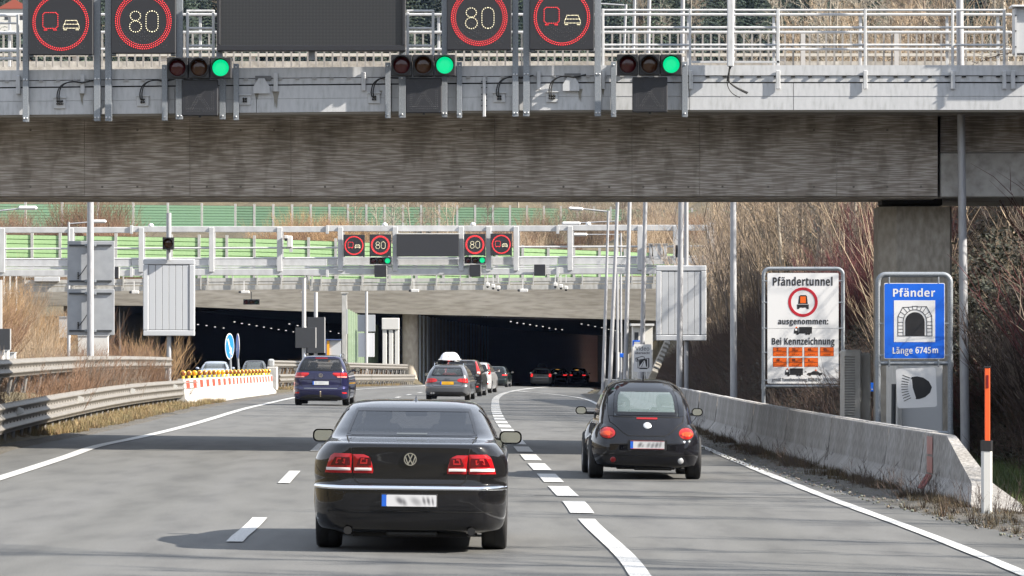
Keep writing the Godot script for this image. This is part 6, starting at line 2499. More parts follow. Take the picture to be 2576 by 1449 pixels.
	var m := func(x: float, y: float) -> Vector2: return Vector2((x - 1160.0) / 8.654 * sc, (645.0 - y) / 8.654 * sc)
	b = MB.new()
	var screen := PackedVector2Array()
	for q in [[1085, 835], [1085, 715], [1200, 672], [1262, 672], [1262, 835]]:
		screen.append(m.call(q[0], q[1]))
	b.ext(screen, 0.13, 0.144)
	put(b, "screen_picture", ink, o)
	b = MB.new()
	var lane := PackedVector2Array()
	for q in [[1088, 833], [1185, 705], [1212, 700], [1236, 833]]:
		lane.append(m.call(q[0], q[1]))
	b.ext(lane, 0.14, 0.146)
	put(b, "road_picture", white, o)
	b = MB.new()
	line2(b, [m.call(1140, 833), m.call(1190, 720)], 0.02, 0.14, 0.148)
	put(b, "lane_picture", ink, o)
	b = MB.new()
	line2(b, [m.call(1060, 862), m.call(1060, 690), m.call(1290, 650), m.call(1290, 862), m.call(1060, 862)], 0.02, 0.13, 0.1435)
	put(b, "monitor_frame", ink, o)
	b = MB.new()
	var sidep := PackedVector2Array()
	for q in [[1290, 650], [1310, 655], [1310, 835], [1290, 862]]:
		sidep.append(m.call(q[0], q[1]))
	b.ext(sidep, 0.13, 0.145)
	put(b, "monitor_side", ink, o)
	b = MB.new()
	line2(b, [m.call(1105, 877), m.call(1260, 877)], 0.03, 0.13, 0.144)
	put(b, "monitor_foot", ink, o)
	b = MB.new()
	line2(b, [m.call(1012, 650), m.call(1150, 610), m.call(1198, 625), m.call(1200, 665), m.call(1075, 710), m.call(1020, 715), m.call(1012, 650)], 0.022, 0.13, 0.1455)
	put(b, "camera_picture", ink, o)
	b = MB.new()
	b.ext(PackedVector2Array([m.call(1030, 655), m.call(1062, 655), m.call(1068, 695), m.call(1042, 700)]), 0.13, 0.147)
	put(b, "camera_lens", ink, o)
	# cabinets and small signs behind the barrier
	d = 84.0
	c = px(2155, 1050, d)
	var cab := thing("louvred_cabinet", "grey louvred steel cabinet between the two tunnel signs", "cabinet", Vector3(c.x, terrain(c.x, d), -d))
	var kk := d / F
	var grey := worn("cabinet_grey", noise(58, 0.05, [[0.0, lin(0.42, 0.415, 0.395)], [1.0, lin(0.54, 0.535, 0.515)]], 128), Vector3(1.5, 0.5, 1.5), Color(1, 1, 1), 0.5)
	var top: float = px(0, 880, d).y - cab.position.y
	b = MB.new()
	b.box(Vector3(-15 * kk, top / 2, 0), Vector3(43 * kk, top, 0.5), Basis(Vector3.UP, 0.12), 0.03)
	put(b, "front_box", grey, cab)
	b = MB.new()
	b.box(Vector3(21 * kk, top / 2 - 0.03, -0.3), Vector3(30 * kk, top - 0.06, 0.5), Basis(), 0.02)
	put(b, "rear_box", grey, cab)
	for i in 26:
		b = MB.new()
		b.box(Vector3(-20 * kk, top - 0.13 - i * 0.05, 0.255), Vector3(0.2, 0.024, 0.02), Basis(Vector3.UP, 0.12) * Basis(Vector3.RIGHT, 0.5))
		put(b, "louvre", flat("louvre_grey", Color(0.36, 0.355, 0.34), 0.5), cab)
	d = 76.2
	c = px(2304, 1090, d)
	cab = thing("white_cabinet", "white steel cabinet standing behind the headlamp sign", "cabinet", Vector3(c.x, terrain(c.x, d), -d))
	kk = d / F
	top = px(0, 912, d).y - cab.position.y
	b = MB.new()
	b.box(Vector3(12 * kk, top / 2, -0.3), Vector3(112 * kk, top, 0.5), Basis(), 0.015)
	put(b, "box", flat("plate_white", Color(0.6, 0.61, 0.62), 0.5), cab)
	b = MB.new()
	b.box(Vector3(-52 * kk, top / 2, -0.2), Vector3(15 * kk, top * 0.96, 0.5), Basis(Vector3.UP, 0.3), 0.015)
	put(b, "door", grey, cab)
	b = MB.new()
	b.tube([Vector3(-62 * kk, 0, 0.35), Vector3(-60 * kk, top * 0.8, 0.35)], 0.04, 10)
	put(b, "pipe", flat("dark_steel", Color(0.05, 0.055, 0.06), 0.5, 0.4), cab)
	d = 87.0
	c = px(2200, 974, d)
	o = thing("kilometre_sign", "small blue sign with a white six, half hidden behind the tube frame", "road sign", c)
	b = MB.new()
	b.box(Vector3(0, 0, 0), Vector3(28 * d / F, 22 * d / F, 0.02), Basis(), 0.005)
	put(b, "panel", flat("motorway_blue", Color(0.004, 0.11, 0.60), 0.4), o)
	text(".6", -8 * d / F, 8 * d / F, -6 * d / F, 12 * d / F, 0.011, white, o, false)
	b = MB.new()
	b.tube([Vector3(0.05, terrain(c.x, d) - c.y, -0.03), Vector3(0.05, 0.1, -0.03)], 0.02, 8)
	put(b, "pole", galvanised(), o)


func build_poles() -> void:
	var g := worn("pole_grey", noise(61, 0.05, [[0.0, lin(0.27, 0.275, 0.29)], [0.5, lin(0.33, 0.335, 0.35)], [1.0, lin(0.37, 0.375, 0.39)]], 128), Vector3(2, 0.4, 2), Color(1, 1, 1), 0.45, 0.15)
	var lampw := flat("lamp_shell", Color(0.6, 0.61, 0.62), 0.35)
	var specs := [[2429.0, 2422.0, 79.55, 24.0, "nearest tall grey lamp pole, right of the blue tunnel sign"], [1846.0, 1845.0, 115.0, 18.0, "tall grey lamp pole left of the tall white tunnel sign"], [1708.0, 1711.0, 139.0, 16.5, "tall grey lamp pole in front of the right striped panel sign"], [1612.5, 1618.0, 166.0, 13.0, "tall grey lamp pole carrying the small video sign"], [1571.0, 1577.0, 188.0, 12.0, "tall grey lamp pole left of the one with the video sign"], [1532.0, 1541.0, 212.0, 10.5, "tall grey lamp pole second from the left in the right row"], [1516.0, 1522.0, 226.0, 10.0, "leftmost pole of the right lamp row, with a visible lamp arm"]]
	var n := 0
	for s in specs:
		var d: float = s[2]
		var x: float = (s[0] - CX) * d / F
		var y0 := terrain(x, d) - 0.2
		var bx: float = (s[1] - s[0]) * d / F / 4.0   # lean per metre is read over about four metres
		var o := thing("lamp_pole", s[4], "lamp pole", Vector3(x, y0, -d))
		var r: float = s[3] * d / F * 0.5
		var h := 14.0 if n < 3 else 19.0
		if n == 6:
			h = px(0, 530, d).y - y0
		var b := MB.new()
		b.tube([Vector3(0, 0, 0), Vector3(bx * h * 0.33, h * 0.33, 0), Vector3(bx * h * 0.66, h * 0.66, 0), Vector3(bx * h, h, 0)], [r, r * 0.87, r * 0.73, r * 0.6], 16)
		put(b, "pole", g, o)
		b = MB.new()
		var arm := 2.3 if n < 6 else 1.35
		b.tube([Vector3(bx * h, h - 0.05, 0), Vector3(bx * h - arm * 0.5, h + 0.02, 0), Vector3(bx * h - arm, h + 0.1, 0)], 0.04, 8)
		put(b, "arm", g, o)
		b = MB.new()
		b.box(Vector3(bx * h - arm - 0.3, h + 0.1, 0), Vector3(0.75, 0.16, 0.3), Basis(Vector3(0, 0, 1), -0.06), 0.06)
		put(b, "lamp_head", lampw, o)
		n += 1
	# further lamps of the row, thin
	for s in [[1553.0, 556.0, 262.0, 1437.0, 562.0, "thin far lamp pole whose head shows just above the steel gantry"], [1562.0, 590.0, 288.0, 1456.0, 590.0, "thin far lamp pole whose lamp head shows below the gantry beam"]]:
		var d: float = s[2]
		var x: float = (s[0] - CX) * d / F
		var y0 := ground(x, d)
		var o := thing("lamp_pole", s[5], "lamp pole", Vector3(x, y0, -d))
		var top := px(s[0], s[1], d) - o.position
		var head := px(s[3], s[4], d) - o.position
		var b := MB.new()
		b.tube([Vector3.ZERO, top + Vector3(0, 0.1, 0)], [0.09, 0.055], 10)
		put(b, "pole", g, o)
		b = MB.new()
		b.tube([top, head], 0.035, 8)
		put(b, "arm", g, o)
		b = MB.new()
		b.box(head, Vector3(1.1, 0.2, 0.35), Basis(), 0.07)
		put(b, "lamp_head", lampw, o)
	# lamps left
	for s in [[-60.0, 536.0, 200.0, 70.0, 523.0, "left lamp head on a long arm at the left edge, below the bridge"], [173.0, 563.0, 240.0, 248.0, 557.0, "lamp head on an arm just right of the double sign pole"]]:
		var d: float = s[2]
		var x: float = (s[0] - CX) * d / F
		var o := thing("lamp_pole", s[5], "lamp pole", Vector3(x, terrain(x, d), -d))
		var top := px(s[0], s[1], d) - o.position
		var head := px(s[3], s[4], d) - o.position
		var b := MB.new()
		b.tube([Vector3.ZERO, top + Vector3(0, 0.1, 0)], [0.1, 0.06], 10)
		put(b, "pole", g, o)
		b = MB.new()
		b.tube([top, head], 0.035, 8)
		put(b, "arm", g, o)
		b = MB.new()
		b.box(head, Vector3(0.85, 0.18, 0.35), Basis(), 0.07)
		put(b, "lamp_head", lampw, o)
	# pole with the backs of two signs
	var d := 121.0
	var c := px(227.5, 905, d)
	var o := thing("sign_pole", "thick grey pole carrying the backs of two square signs on the left", "pole", Vector3(c.x, terrain(c.x, d) - 0.1, -d))
	var b := MB.new()
	b.tube([Vector3.ZERO, Vector3(0, 7.2, 0)], [0.098, 0.085], 16)
	put(b, "pole", g, o)
	var sheet := worn("back_grey", noise(62, 0.03, [[0.0, lin(0.27, 0.283, 0.30)], [1.0, lin(0.33, 0.345, 0.365)]], 128), Vector3(0.6, 0.6, 0.6), Color(1, 1, 1), 0.5, 0.1)
	var k := 0
	for y in [[606, 718], [727, 843]]:
		var e := thing("square_sign_back", ["grey back of the upper square sign on the thick left pole", "grey back of the lower square sign on the thick left pole"][k], "road sign", px(228.5, (y[0] + y[1]) / 2.0, d + 0.14))
		slab_part("panel", sheet, e, 169.5, y[0], 287.5, y[1], d + 0.16, 0.06, 0.01)
		for yy in [y[0] + 11.0, y[1] - 11.0]:
			slab_part("back_rail", flat("dark_steel", Color(0.05, 0.055, 0.06), 0.5, 0.4), e, 174, yy - 2, 281, yy + 2, d + 0.12, 0.035)
			slab_part("clamp", galvanised(), e, 213, yy - 3.5, 242, yy + 3.5, d + 0.08, 0.04, 0.01)
		for i in 4:
			slab_part("gland", flat("cable_black", Color(0.012, 0.012, 0.012), 0.55), e, 195, y[1] - 33.0 + i * 4.6, 198, y[1] - 30.0 + i * 4.6, d + 0.1, 0.06)
		var pts := []
		for i in 13:
			var t := i / 12.0
			pts.append(px(196.5 + t * 23 - sin(t * PI) * 6, y[1] - 26 + sin(t * PI) * 12 - t * 26, d + 0.1) - e.position)
		b = MB.new()
		b.tube(pts, 0.011, 6)
		put(b, "cable", flat("cable_black", Color(0.012, 0.012, 0.012), 0.55), e)
		k += 1
	# the two big panel signs with upright prisms
	k = 0
	for s in [[360.0, 489.5, 652.0, 845.0, 424.0, 150.0], [1650.5, 1777.0, 668.0, 857.0, 1727.0, 150.0]]:
		d = s[5]
		var x: float = (s[4] - CX) * d / F
		var e := thing("prism_sign", ["big white panel sign with upright prism strips on the left", "big white panel sign with upright prism strips on the right"][k], "road sign", Vector3(x, terrain(x, d) - 0.1, -d))
		var wh := flat("prism_white", Color(0.44, 0.455, 0.475), 0.45)
		var w: float = s[1] - s[0]
		slab_part("frame", wh, e, s[0], s[2], s[1], s[2] + 13.5, d, 0.25, 0.02)
		slab_part("frame", wh, e, s[0], s[3] - 14, s[1], s[3], d, 0.25, 0.02)
		slab_part("frame", wh, e, s[0], s[2] + 13.8, s[0] + 13.5, s[3] - 14.3, d, 0.25, 0.02)
		slab_part("frame", wh, e, s[1] - 13.5, s[2] + 13.8, s[1], s[3] - 14.3, d, 0.25, 0.02)
		slab_part("back_plate", flat("hole_dark", Color(0.06, 0.055, 0.05), 0.9), e, s[0] + 10, s[2] + 12, s[1] - 10, s[3] - 12, d + 0.06, 0.15)
		var n6 := 6
		var x0: float = s[0] + 14.2
		var step: float = (w - 28.4) / n6
		for i in n6:
			slab_part("prism", wh, e, x0 + i * step + 0.5, s[2] + 14.8, x0 + (i + 1) * step - 0.5, s[3] - 15.4, d + 0.02, 0.03, 0.006)
		b = MB.new()
		b.tube([Vector3(0, 0, -0.2), Vector3(0, 9.0 if k == 1 else 5.35, -0.2)], 0.075, 12)
		put(b, "pole", g, e)
		k += 1
	# single amber flashers
	for s in [[423.0, 612.5, 149.6, 29.0, "single dark amber signal above the left panel sign"], [1714.0, 632.0, 150.5, 29.0, "single dark amber signal above the right panel sign, behind the lamp pole"]]:
		var e := signal_head("single_signal", s[4], s[0], s[1], s[2], 29 * s[2] / F, 31 * s[2] / F, 9, [paint("lens_amber_off", Color(0.04, 0.014, 0.005), 0.0, 0.25)], "")
		if s[0] < 1000:
			b = MB.new()
			b.tube([Vector3(0, -0.55, -0.3), Vector3(0, px(0, 535, s[2]).y - e.position.y, -0.3)], 0.085, 12)
			put(b, "pole_top", g, e)

# ---------------------------------------------------------------- gantry, fascia, portal, tunnel and noise walls
func wall_shift(d: float) -> float:
	var t := maxf(0.0, d - 346.0)
	return t * 0.03 + t * t / 3800.0


func build_gantry() -> void:
	var wm := worn("gantry_white", noise(63, 0.03, [[0.0, lin(0.36, 0.365, 0.37)], [1.0, lin(0.46, 0.467, 0.475)]], 128, FastNoiseLite.TYPE_SIMPLEX_SMOOTH, 4), Vector3(0.5, 0.2, 0.5), Color(1, 1, 1), 0.5)
	var d := 250.0
	var o := thing("sign_gantry", "long white steel gantry with tubes spanning the road behind the near bridge", "gantry")
	var tilt := -6.5 / 1790.0   # the far beams drop slightly in the picture
	var beam := func(called: String, y0: float, y1: float, dd: float, depth: float, bev: float) -> void:
		for i in 3:
			var xa: float = [-200.0, 330.0, 823.0, 1403.0, 1795.0][i]
			var xb: float = [-200.0, 330.0, 823.0, 1403.0, 1795.0][i + 1]
			slab_part(called, wm, o, xa + 0.5, y0 + tilt * (xa + xb) / 2, xb - 0.5, y1 + tilt * (xa + xb) / 2, dd, depth, bev)
		slab_part(called, wm, o, 1403.5, y0 + tilt * 1600, 1795, y1 + tilt * 1600, dd, depth, bev)
	beam.call("top_beam", 571.5, 586.0, d, 0.35, 0.02)
	beam.call("lower_beam", 678.5, 695.0, d, 0.35, 0.02)
	beam.call("rear_beam", 650.0, 671.0, d + 1.4, 0.3, 0.02)
	beam.call("grid_floor", 672.0, 677.0, d + 0.2, 1.2, 0.0)
	for y in [626.0, 652.0]:
		for seg in [[-200, 855], [1300, 1795]]:
			var b := MB.new()
			var xa: float = seg[0]
			var xb: float = seg[1]
			b.tube([px(xa, y + tilt * xa, d + 0.1), px(xb, y + tilt * xb, d + 0.1)], 0.055, 8)
			put(b, "hand_tube", wm, o)
	for x in [5, 178, 355, 532, 703, 856, 994, 1160, 1229, 1298, 1434, 1610, 1700, 1785]:
		slab_part("upright", wm, o, x - 6.5, 574 + tilt * x, x + 6.5, 686 + tilt * x, d - 0.06, 0.2, 0.02)
		slab_part("rear_upright", wm, o, x + 4, 587 + tilt * x, x + 10, 672 + tilt * x, d + 1.2, 0.1)
	for x in [330, 823, 1403]:
		slab_part("flange", wm, o, x - 3.5, 567, x + 3.5, 588, d - 0.08, 0.5, 0.01)
		slab_part("flange", wm, o, x - 3.5, 672, x + 3.5, 697, d - 0.08, 0.5, 0.01)
	for x in [380, 968, 1190, 1480]:
		var b := MB.new()
		var c := px(x, 571 + tilt * x, d + 0.15)
		b.lathe([[0.16, 0.0], [0.15, 0.08], [0.1, 0.15], [0.0, 0.18]], 14, Transform3D(Basis(), c))
		put(b, "dome", flat("board_white", Color(0.52, 0.515, 0.50), 0.5), o)
	slab_part("leg", wm, o, 1785, 560, 1797, 900, d, 0.3)
	slab_part("leg", wm, o, -210, 560, -190, 960, d, 0.4)
	var g := "small matrix signs on the steel gantry"
	var sz := 54.0 * d / F
	led_sign("far left small matrix sign on the gantry, lorry and car", 890.5, 617.5, d - 0.35, sz, "lorry", g, false)
	led_sign("small matrix sign reading 80 left of the gantry's blank board", 956.8, 616.5, d - 0.35, sz, "80", g, false)
	led_sign("small matrix sign reading 80 right of the gantry's blank board", 1194.5, 615.3, d - 0.35, sz, "80", g, false)
	led_sign("far right small matrix sign on the gantry, lorry and car", 1261.0, 614.6, d - 0.35, sz, "lorry", g, false)
	var case := flat("sign_black", Color(0.013, 0.014, 0.018), 0.55)
	var m := thing("message_board", "small blank black message board in the middle of the gantry", "message board", px(1076, 645, d - 0.3))
	slab_part("frame", flat("board_white", Color(0.52, 0.515, 0.50), 0.5), m, 997.5, 586.5, 1155.5, 589, d - 0.36, 0.3)
	slab_part("screen", flat("screen_dark", Color(0.022, 0.023, 0.027), 0.5), m, 998, 589.2, 1154.6, 645, d - 0.35, 0.3, 0.02)
	slab_part("foot_tube", wm, m, 998, 648, 1155, 652, d - 0.3, 0.1)
	var dr := paint("lens_red_off", Color(0.045, 0.004, 0.006), 0.0, 0.25)
	var da := paint("lens_amber_off", Color(0.04, 0.014, 0.005), 0.0, 0.25)
	var gr := glow("green_signal", Color(0.0, 0.84, 0.32), 0.27)
	signal_head("traffic_light", "small three lens traffic light showing green, left one on the gantry", 956.8, 656, d - 0.3, 54 * d / F, 17 * d / F, 2, [dr, da, gr], "small traffic lights on the gantry")
	signal_head("traffic_light", "small three lens traffic light showing green, right one on the gantry", 1195, 654.5, d - 0.3, 54 * d / F, 17 * d / F, 2, [dr, da, gr], "small traffic lights on the gantry")
	var words := ["small dark square signal under the gantry's left green light", "small dark square signal under the gantry's right green light", "small dark square signal alone on the right of the gantry"]
	var k := 0
	for s in [[942, 667, 972, 697], [1181, 665.5, 1209, 696], [1343.5, 665, 1372, 694]]:
		var e := thing("lane_signal", words[k], "lane signal", px((s[0] + s[2]) / 2.0, s[3], d - 0.35), 0.0, "small lane signals on the gantry")
		slab_part("housing", case, e, s[0], s[1], s[2], s[3], d - 0.35, 0.2, 0.02)
		slab_part("side_edge", flat("board_white", Color(0.52, 0.515, 0.50), 0.5), e, s[2] + 0.3, s[1] + 1, s[2] + 1.6, s[3] - 1, d - 0.3, 0.15)
		k += 1
	var e := thing("gantry_cabinet", "grey cabinet with looped black cables on the right of the gantry", "cabinet", px(1655, 652, d - 0.3))
	slab_part("box", flat("cabinet_plain", Color(0.42, 0.43, 0.44), 0.5), e, 1633, 615, 1678, 652, d - 0.3, 0.4, 0.02)
	slab_part("lid", flat("cabinet_lid", Color(0.3, 0.31, 0.32), 0.5), e, 1630, 612.5, 1681, 614.8, d - 0.35, 0.5)
	for x in [1641, 1668]:
		var b := MB.new()
		b.tube([px(x - 3, 615, d - 0.33) - e.position, px(x + 1, 630, d - 0.36) - e.position, px(x, 645, d - 0.33) - e.position], 0.025, 6)
		put(b, "cable", flat("cable_black", Color(0.012, 0.012, 0.012), 0.55), e)
	e = thing("surveillance_camera", "white camera housing on the left part of the gantry", "camera", px(727, 628, d))
	slab_part("housing", flat("board_white", Color(0.52, 0.515, 0.50), 0.5), e, 722, 593, 735, 622, d - 0.3, 0.5, 0.03)
	slab_part("hood", flat("board_white", Color(0.52, 0.515, 0.50), 0.5), e, 715, 592, 724, 600, d - 0.5, 0.5, 0.02)
	slab_part("bracket", wm, e, 728, 622.4, 736, 634, d - 0.1, 0.1)
	slab_part("lens", case, e, 716, 600.3, 722, 606, d - 0.45, 0.3)
	e = thing("black_box", "small black box hanging under the gantry beside the left square sign backs", "box", px(294, 700, d))
	slab_part("housing", case, e, 288.5, 671, 298, 701, d - 0.3, 0.3, 0.02)
	slab_part("side_edge", flat("board_white", Color(0.52, 0.515, 0.50), 0.5), e, 298.3, 672, 300, 700, d - 0.25, 0.2)


func build_portal() -> void:
	var d := 346.0
	var conc := worn("portal_concrete", noise(64, 0.02, [[0.0, lin(0.18, 0.165, 0.138)], [0.5, lin(0.26, 0.243, 0.21)], [1.0, lin(0.32, 0.302, 0.266)]], 512, FastNoiseLite.TYPE_SIMPLEX_SMOOTH, 6), Vector3(0.05, 0.35, 0.1), Color(1, 1, 1), 0.9, 0.0, noise(65, 0.03, [[0.0, lin(0.7, 0.68, 0.65)], [1.0, Color(1, 1, 1)]], 256))
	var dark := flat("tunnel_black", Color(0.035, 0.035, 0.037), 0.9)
	var o := thing("tunnel_portal", "pale concrete portal beam over the dark tunnel mouths", "tunnel portal")
	var b := MB.new()
	var pts := PackedVector2Array()
	for q in [[-40, 770], [300, 768.5], [440, 770], [700, 781], [860, 786], [1100, 792], [1300, 796.5], [1500, 802], [1700, 808], [1700, 730], [1400, 724], [900, 718], [-40, 722]]:
		var p := px(q[0], q[1], d)
		pts.append(Vector2(p.x, p.y))
	b.ext(pts, -d - 5.0, -d)
	put(b, "portal_beam", conc, o)
	# ceiling, walls, back
	b = MB.new()
	var rows := []
	for i in 25:
		var dd := d + 1.0 + i * 9.0
		var row := PackedVector3Array()
		for j in 9:
			var x := lerpf(-34.0, 14.0, j / 8.0) + wall_shift(dd)
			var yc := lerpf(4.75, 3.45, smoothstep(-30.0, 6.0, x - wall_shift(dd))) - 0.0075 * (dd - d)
			row.append(Vector3(x, yc, -dd))
		rows.append(row)
	b.grid(rows)
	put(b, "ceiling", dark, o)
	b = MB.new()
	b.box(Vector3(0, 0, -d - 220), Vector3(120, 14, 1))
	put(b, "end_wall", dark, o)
	var brown := worn("brown_wall", noise(66, 0.05, [[0.0, lin(0.14, 0.07, 0.05)], [1.0, lin(0.22, 0.11, 0.08)]], 128), Vector3(0.3, 0.3, 0.3), Color(1, 1, 1), 0.8)
	for side in [[8.9, 6.0], [-30.5, 0.0], [-14.5, 0.0]]:
		b = MB.new()
		rows = []
		for i in 25:
			var dd: float = d + side[1] + i * 9.0 + (95.0 if side[0] == -14.5 else 0.0)
			var x: float = side[0] + wall_shift(dd)
			if side[0] < 0 and side[0] > -20.0:
				x = -8.4 + wall_shift(dd)
			rows.append(PackedVector3Array([Vector3(x, -5.0, -dd), Vector3(x, 6.0, -dd)]))
		b.grid(rows)
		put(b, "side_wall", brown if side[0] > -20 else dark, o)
	b = MB.new()
	b.box(Vector3(13.0, 1.6, -d - 3.2), Vector3(8.0, 9.0, 3.0))
	put(b, "wing_wall", conc, o)
	b = MB.new()
	b.box(Vector3(-33.0, 1.6, -d - 3.2), Vector3(4.0, 9.0, 3.0))
	put(b, "wing_wall", conc, o)
	# columns between the two tubes, receding
	var col := worn("column_brown", noise(67, 0.05, [[0.0, lin(0.30, 0.26, 0.21)], [1.0, lin(0.44, 0.39, 0.32)]], 128), Vector3(0.4, 0.2, 0.4), Color(1, 1, 1), 0.85)
	var panel := flat("panel_blue_grey", Color(0.42, 0.46, 0.5), 0.7)
	for i in 7:
		var dd := d + 2.0 + i * 13.0
		var x := -8.0 + wall_shift(dd) * 1.05
		var e := thing("tunnel_column", "%s concrete column of the row between the two tunnel tubes" % ["nearest", "second", "third", "fourth", "fifth", "sixth", "last"][i], "column", Vector3(x, ground(x, 346.0) - 0.2, -dd), 0.0, "columns between the tunnel tubes")
		b = MB.new()
		b.tube([Vector3.ZERO, Vector3(0, 6.2, 0)], 0.62, 16)
		put(b, "shaft", col, e)
		for k in 3:
			b = MB.new()
			b.box(Vector3(0.55 + wall_shift(dd + 4) - wall_shift(dd) + k * 0.25, 3.1, -3.2 - k * 2.6), Vector3(0.12, 6.2, 0.5))
			put(b, "panel_strip", panel, e)
	for i in 4:
		var e := thing("tunnel_column", "%s thin column at the left wall of the left tunnel tube" % ["nearest", "second", "third", "last"][i], "column", px(300 + i * 14, 900, d + 3.0 + i * 8.0), 0.0, "thin columns in the left tube")
		e.position.y = -2.2
		b = MB.new()
		b.box(Vector3(0, 3.1, 0), Vector3(0.8 if i == 0 else 0.25, 6.4, 0.4))
		put(b, "shaft", col if i == 0 else panel, e)
	for i in 8:
		var at := px([340, 352, 362, 372, 386, 398, 420, 446][i], 900, d + 30.0 + i * 5.0)
		b = MB.new()
		b.box(Vector3(at.x, 0.6, at.z), Vector3(0.14, 5.6, 0.3))
		put(b, "wall_strip", panel, o)
	# tunnel lamps
	var lampm := glow("tunnel_lamp_glow", Color(1.0, 0.97, 0.9), 0.32)
	var n := 0
	for s in [[[1285, 809], [1414, 830], 9, "long row in the right tube"], [[1463, 815], [1548, 831], 6, "short row by the right wall of the right tube"], [[498, 816], [735, 850], 12, "upper row in the left tube"], [[590, 810], [738, 835], 9, "second row in the left tube"], [[728, 815], [852, 838], 7, "row at the right of the left tube"]]:
		for i in s[2]:
			var t: float = float(i) / (s[2] - 1)
			var y: float = lerpf(s[0][1], s[1][1], t) + rng.randf_range(-0.8, 0.8)
			var dd := 44264.0 / (HY - y + 84.0)
			var p := px(lerpf(s[0][0], s[1][0], t), y, dd)
			var e := thing("ceiling_lamp", "white ceiling lamp, %s from left, %s" % [ORDER[i], s[3]], "lamp", p, 0.0, "ceiling lamps, %s" % s[3])
			b = MB.new()
			b.box(Vector3.ZERO, Vector3(0.15, 0.07, 0.3), Basis(), 0.02)
			put(b, "lamp_glass", lampm, e)
			n += 1
	# the low white fascia in front of the portal, in two lengths
	var wm := worn("fascia_beige", noise(68, 0.03, [[0.0, lin(0.26, 0.257, 0.24)], [0.5, lin(0.35, 0.347, 0.33)], [1.0, lin(0.41, 0.405, 0.39)]], 256, FastNoiseLite.TYPE_SIMPLEX_SMOOTH, 5), Vector3(0.3, 0.12, 0.3), Color(1, 1, 1), 0.6)
	d = 335.0
	for s in [[55.0, 776.0, 706.0, 733.0, -8.0, "left length of the low beige walkway before the tunnel portal", [62, 124, 186, 245, 310, 374, 440, 505, 522, 585, 647, 708, 768]], [779.0, 1654.0, 703.0, 734.0, -6.0, "right length of the low beige walkway before the tunnel portal", [785, 808, 850, 911, 973, 1036, 1098, 1158, 1220, 1281, 1342, 1404, 1465, 1528, 1590, 1645]]]:
		var e := thing("portal_walkway", s[5], "walkway")
		var ang: float = s[4] / (s[1] - s[0])
		for r in [["toe_board", -1.0, 8.0, 0.0], ["middle_board", 9.0, 15.0, 0.03], ["lower_board", 17.0, 29.0, 0.05]]:
			b = MB.new()
			var nn := 6
			for i in nn:
				var xa: float = lerpf(s[0], s[1], float(i) / nn)
				var xb: float = lerpf(s[0], s[1], float(i + 1) / nn)
				var ya: float = s[2] + ang * (xa - s[0])
				var yb: float = s[2] + ang * (xb - s[0])
				var q := [px(xa, ya + r[2], d + r[3]), px(xb, yb + r[2], d + r[3]), px(xb, yb + r[1], d + r[3]), px(xa, ya + r[1], d + r[3])]
				var z := Vector3(0, 0, -0.6)
				b.quad(q[0], q[1], q[2], q[3])
				b.quad(q[3], q[2], q[2] + z, q[3] + z)
				b.quad(q[1], q[0], q[0] + z, q[1] + z)
				b.quad(q[1] + z, q[0] + z, q[3] + z, q[2] + z)
				if i == 0:
					b.quad(q[0], q[3], q[3] + z, q[0] + z)
				if i == nn - 1:
					b.quad(q[2], q[1], q[1] + z, q[2] + z)
			put(b, r[0], wm, e)
		for r in [-9.0, -16.0]:
			b = MB.new()
			b.tube([px(s[0], s[2] + r, d + 0.3), px(s[1], s[2] + r + ang * (s[1] - s[0]), d + 0.3)], 0.03, 6)
			put(b, "rail", wm, e)
		for x in s[6]:
			var y: float = s[2] + ang * (x - s[0])
			slab_part("post", wm, e, x - 1.6, y - 18, x + 1.6, y + 27, d - 0.12, 0.12)
	for s in [[48, 62, 731, 905, "left white column under the low walkway, on a stepped white foot"], [860, 873, 735, 905, "middle white column under the low walkway"], [759.5, 764, 733, 905, "slim white column under the low walkway, behind the black panels"]]:
		var c := px((s[0] + s[1]) / 2.0, s[3], d)
		c.y = ground(c.x, d) - 0.3
		var e := thing("walkway_column", s[4], "column", c)
		slab_part("shaft", wm, e, s[0], s[2] + 4, s[1], s[3] + 25, d + 0.1, 0.35, 0.02)
		slab_part("head", wm, e, s[0] - 3, s[2], s[1] + 3, s[2] + 3.8, d + 0.05, 0.45, 0.01)
		if s[0] == 48:
			slab_part("foot", flat("board_white", Color(0.52, 0.515, 0.50), 0.5), e, 43, 868, 66, 930, d - 0.1, 0.7, 0.03)
			slab_part("foot", flat("board_white", Color(0.52, 0.515, 0.50), 0.5), e, 60, 886, 71, 930, d - 0.3, 0.9, 0.03)
	slab_part("sign_box", flat("cabinet_plain", Color(0.42, 0.43, 0.44), 0.5), thing("walkway_box", "long dark box with sloping front on the left walkway", "box", px(118, 705, d)), 86, 697, 149, 708, d - 0.4, 0.5, 0.02)
	# small lamps and cameras under the walkway
	var wh := flat("board_white", Color(0.52, 0.515, 0.50), 0.5)
	var case := flat("sign_black", Color(0.013, 0.014, 0.018), 0.55)
	var words := ["leftmost white lamp box under the walkway, by the panel sign", "white lamp box above the hanging unlit signal", "white lamp box under the gantry's middle", "white lamp box right of the gantry's right green light"]
	var k := 0
	for s in [[325, 731, 349, 739], [600, 731, 627, 738], [1028, 727.5, 1054, 735], [1302, 726.5, 1328, 734.5]]:
		var e := thing("lamp_box", words[k], "lamp", px((s[0] + s[2]) / 2.0, s[1], d - 0.5))
		slab_part("housing", wh, e, s[0] + 6, s[1], s[2], s[3], d - 0.5, 0.4, 0.03)
		slab_part("lamp_front", case, e, s[0], s[1] + 1, s[0] + 5.7, s[3] - 1, d - 0.5, 0.35, 0.03)
		slab_part("arm", wh, e, (s[0] + s[2]) / 2.0 - 1, s[1] - 24, (s[0] + s[2]) / 2.0 + 1.5, s[1], d - 0.4, 0.1)
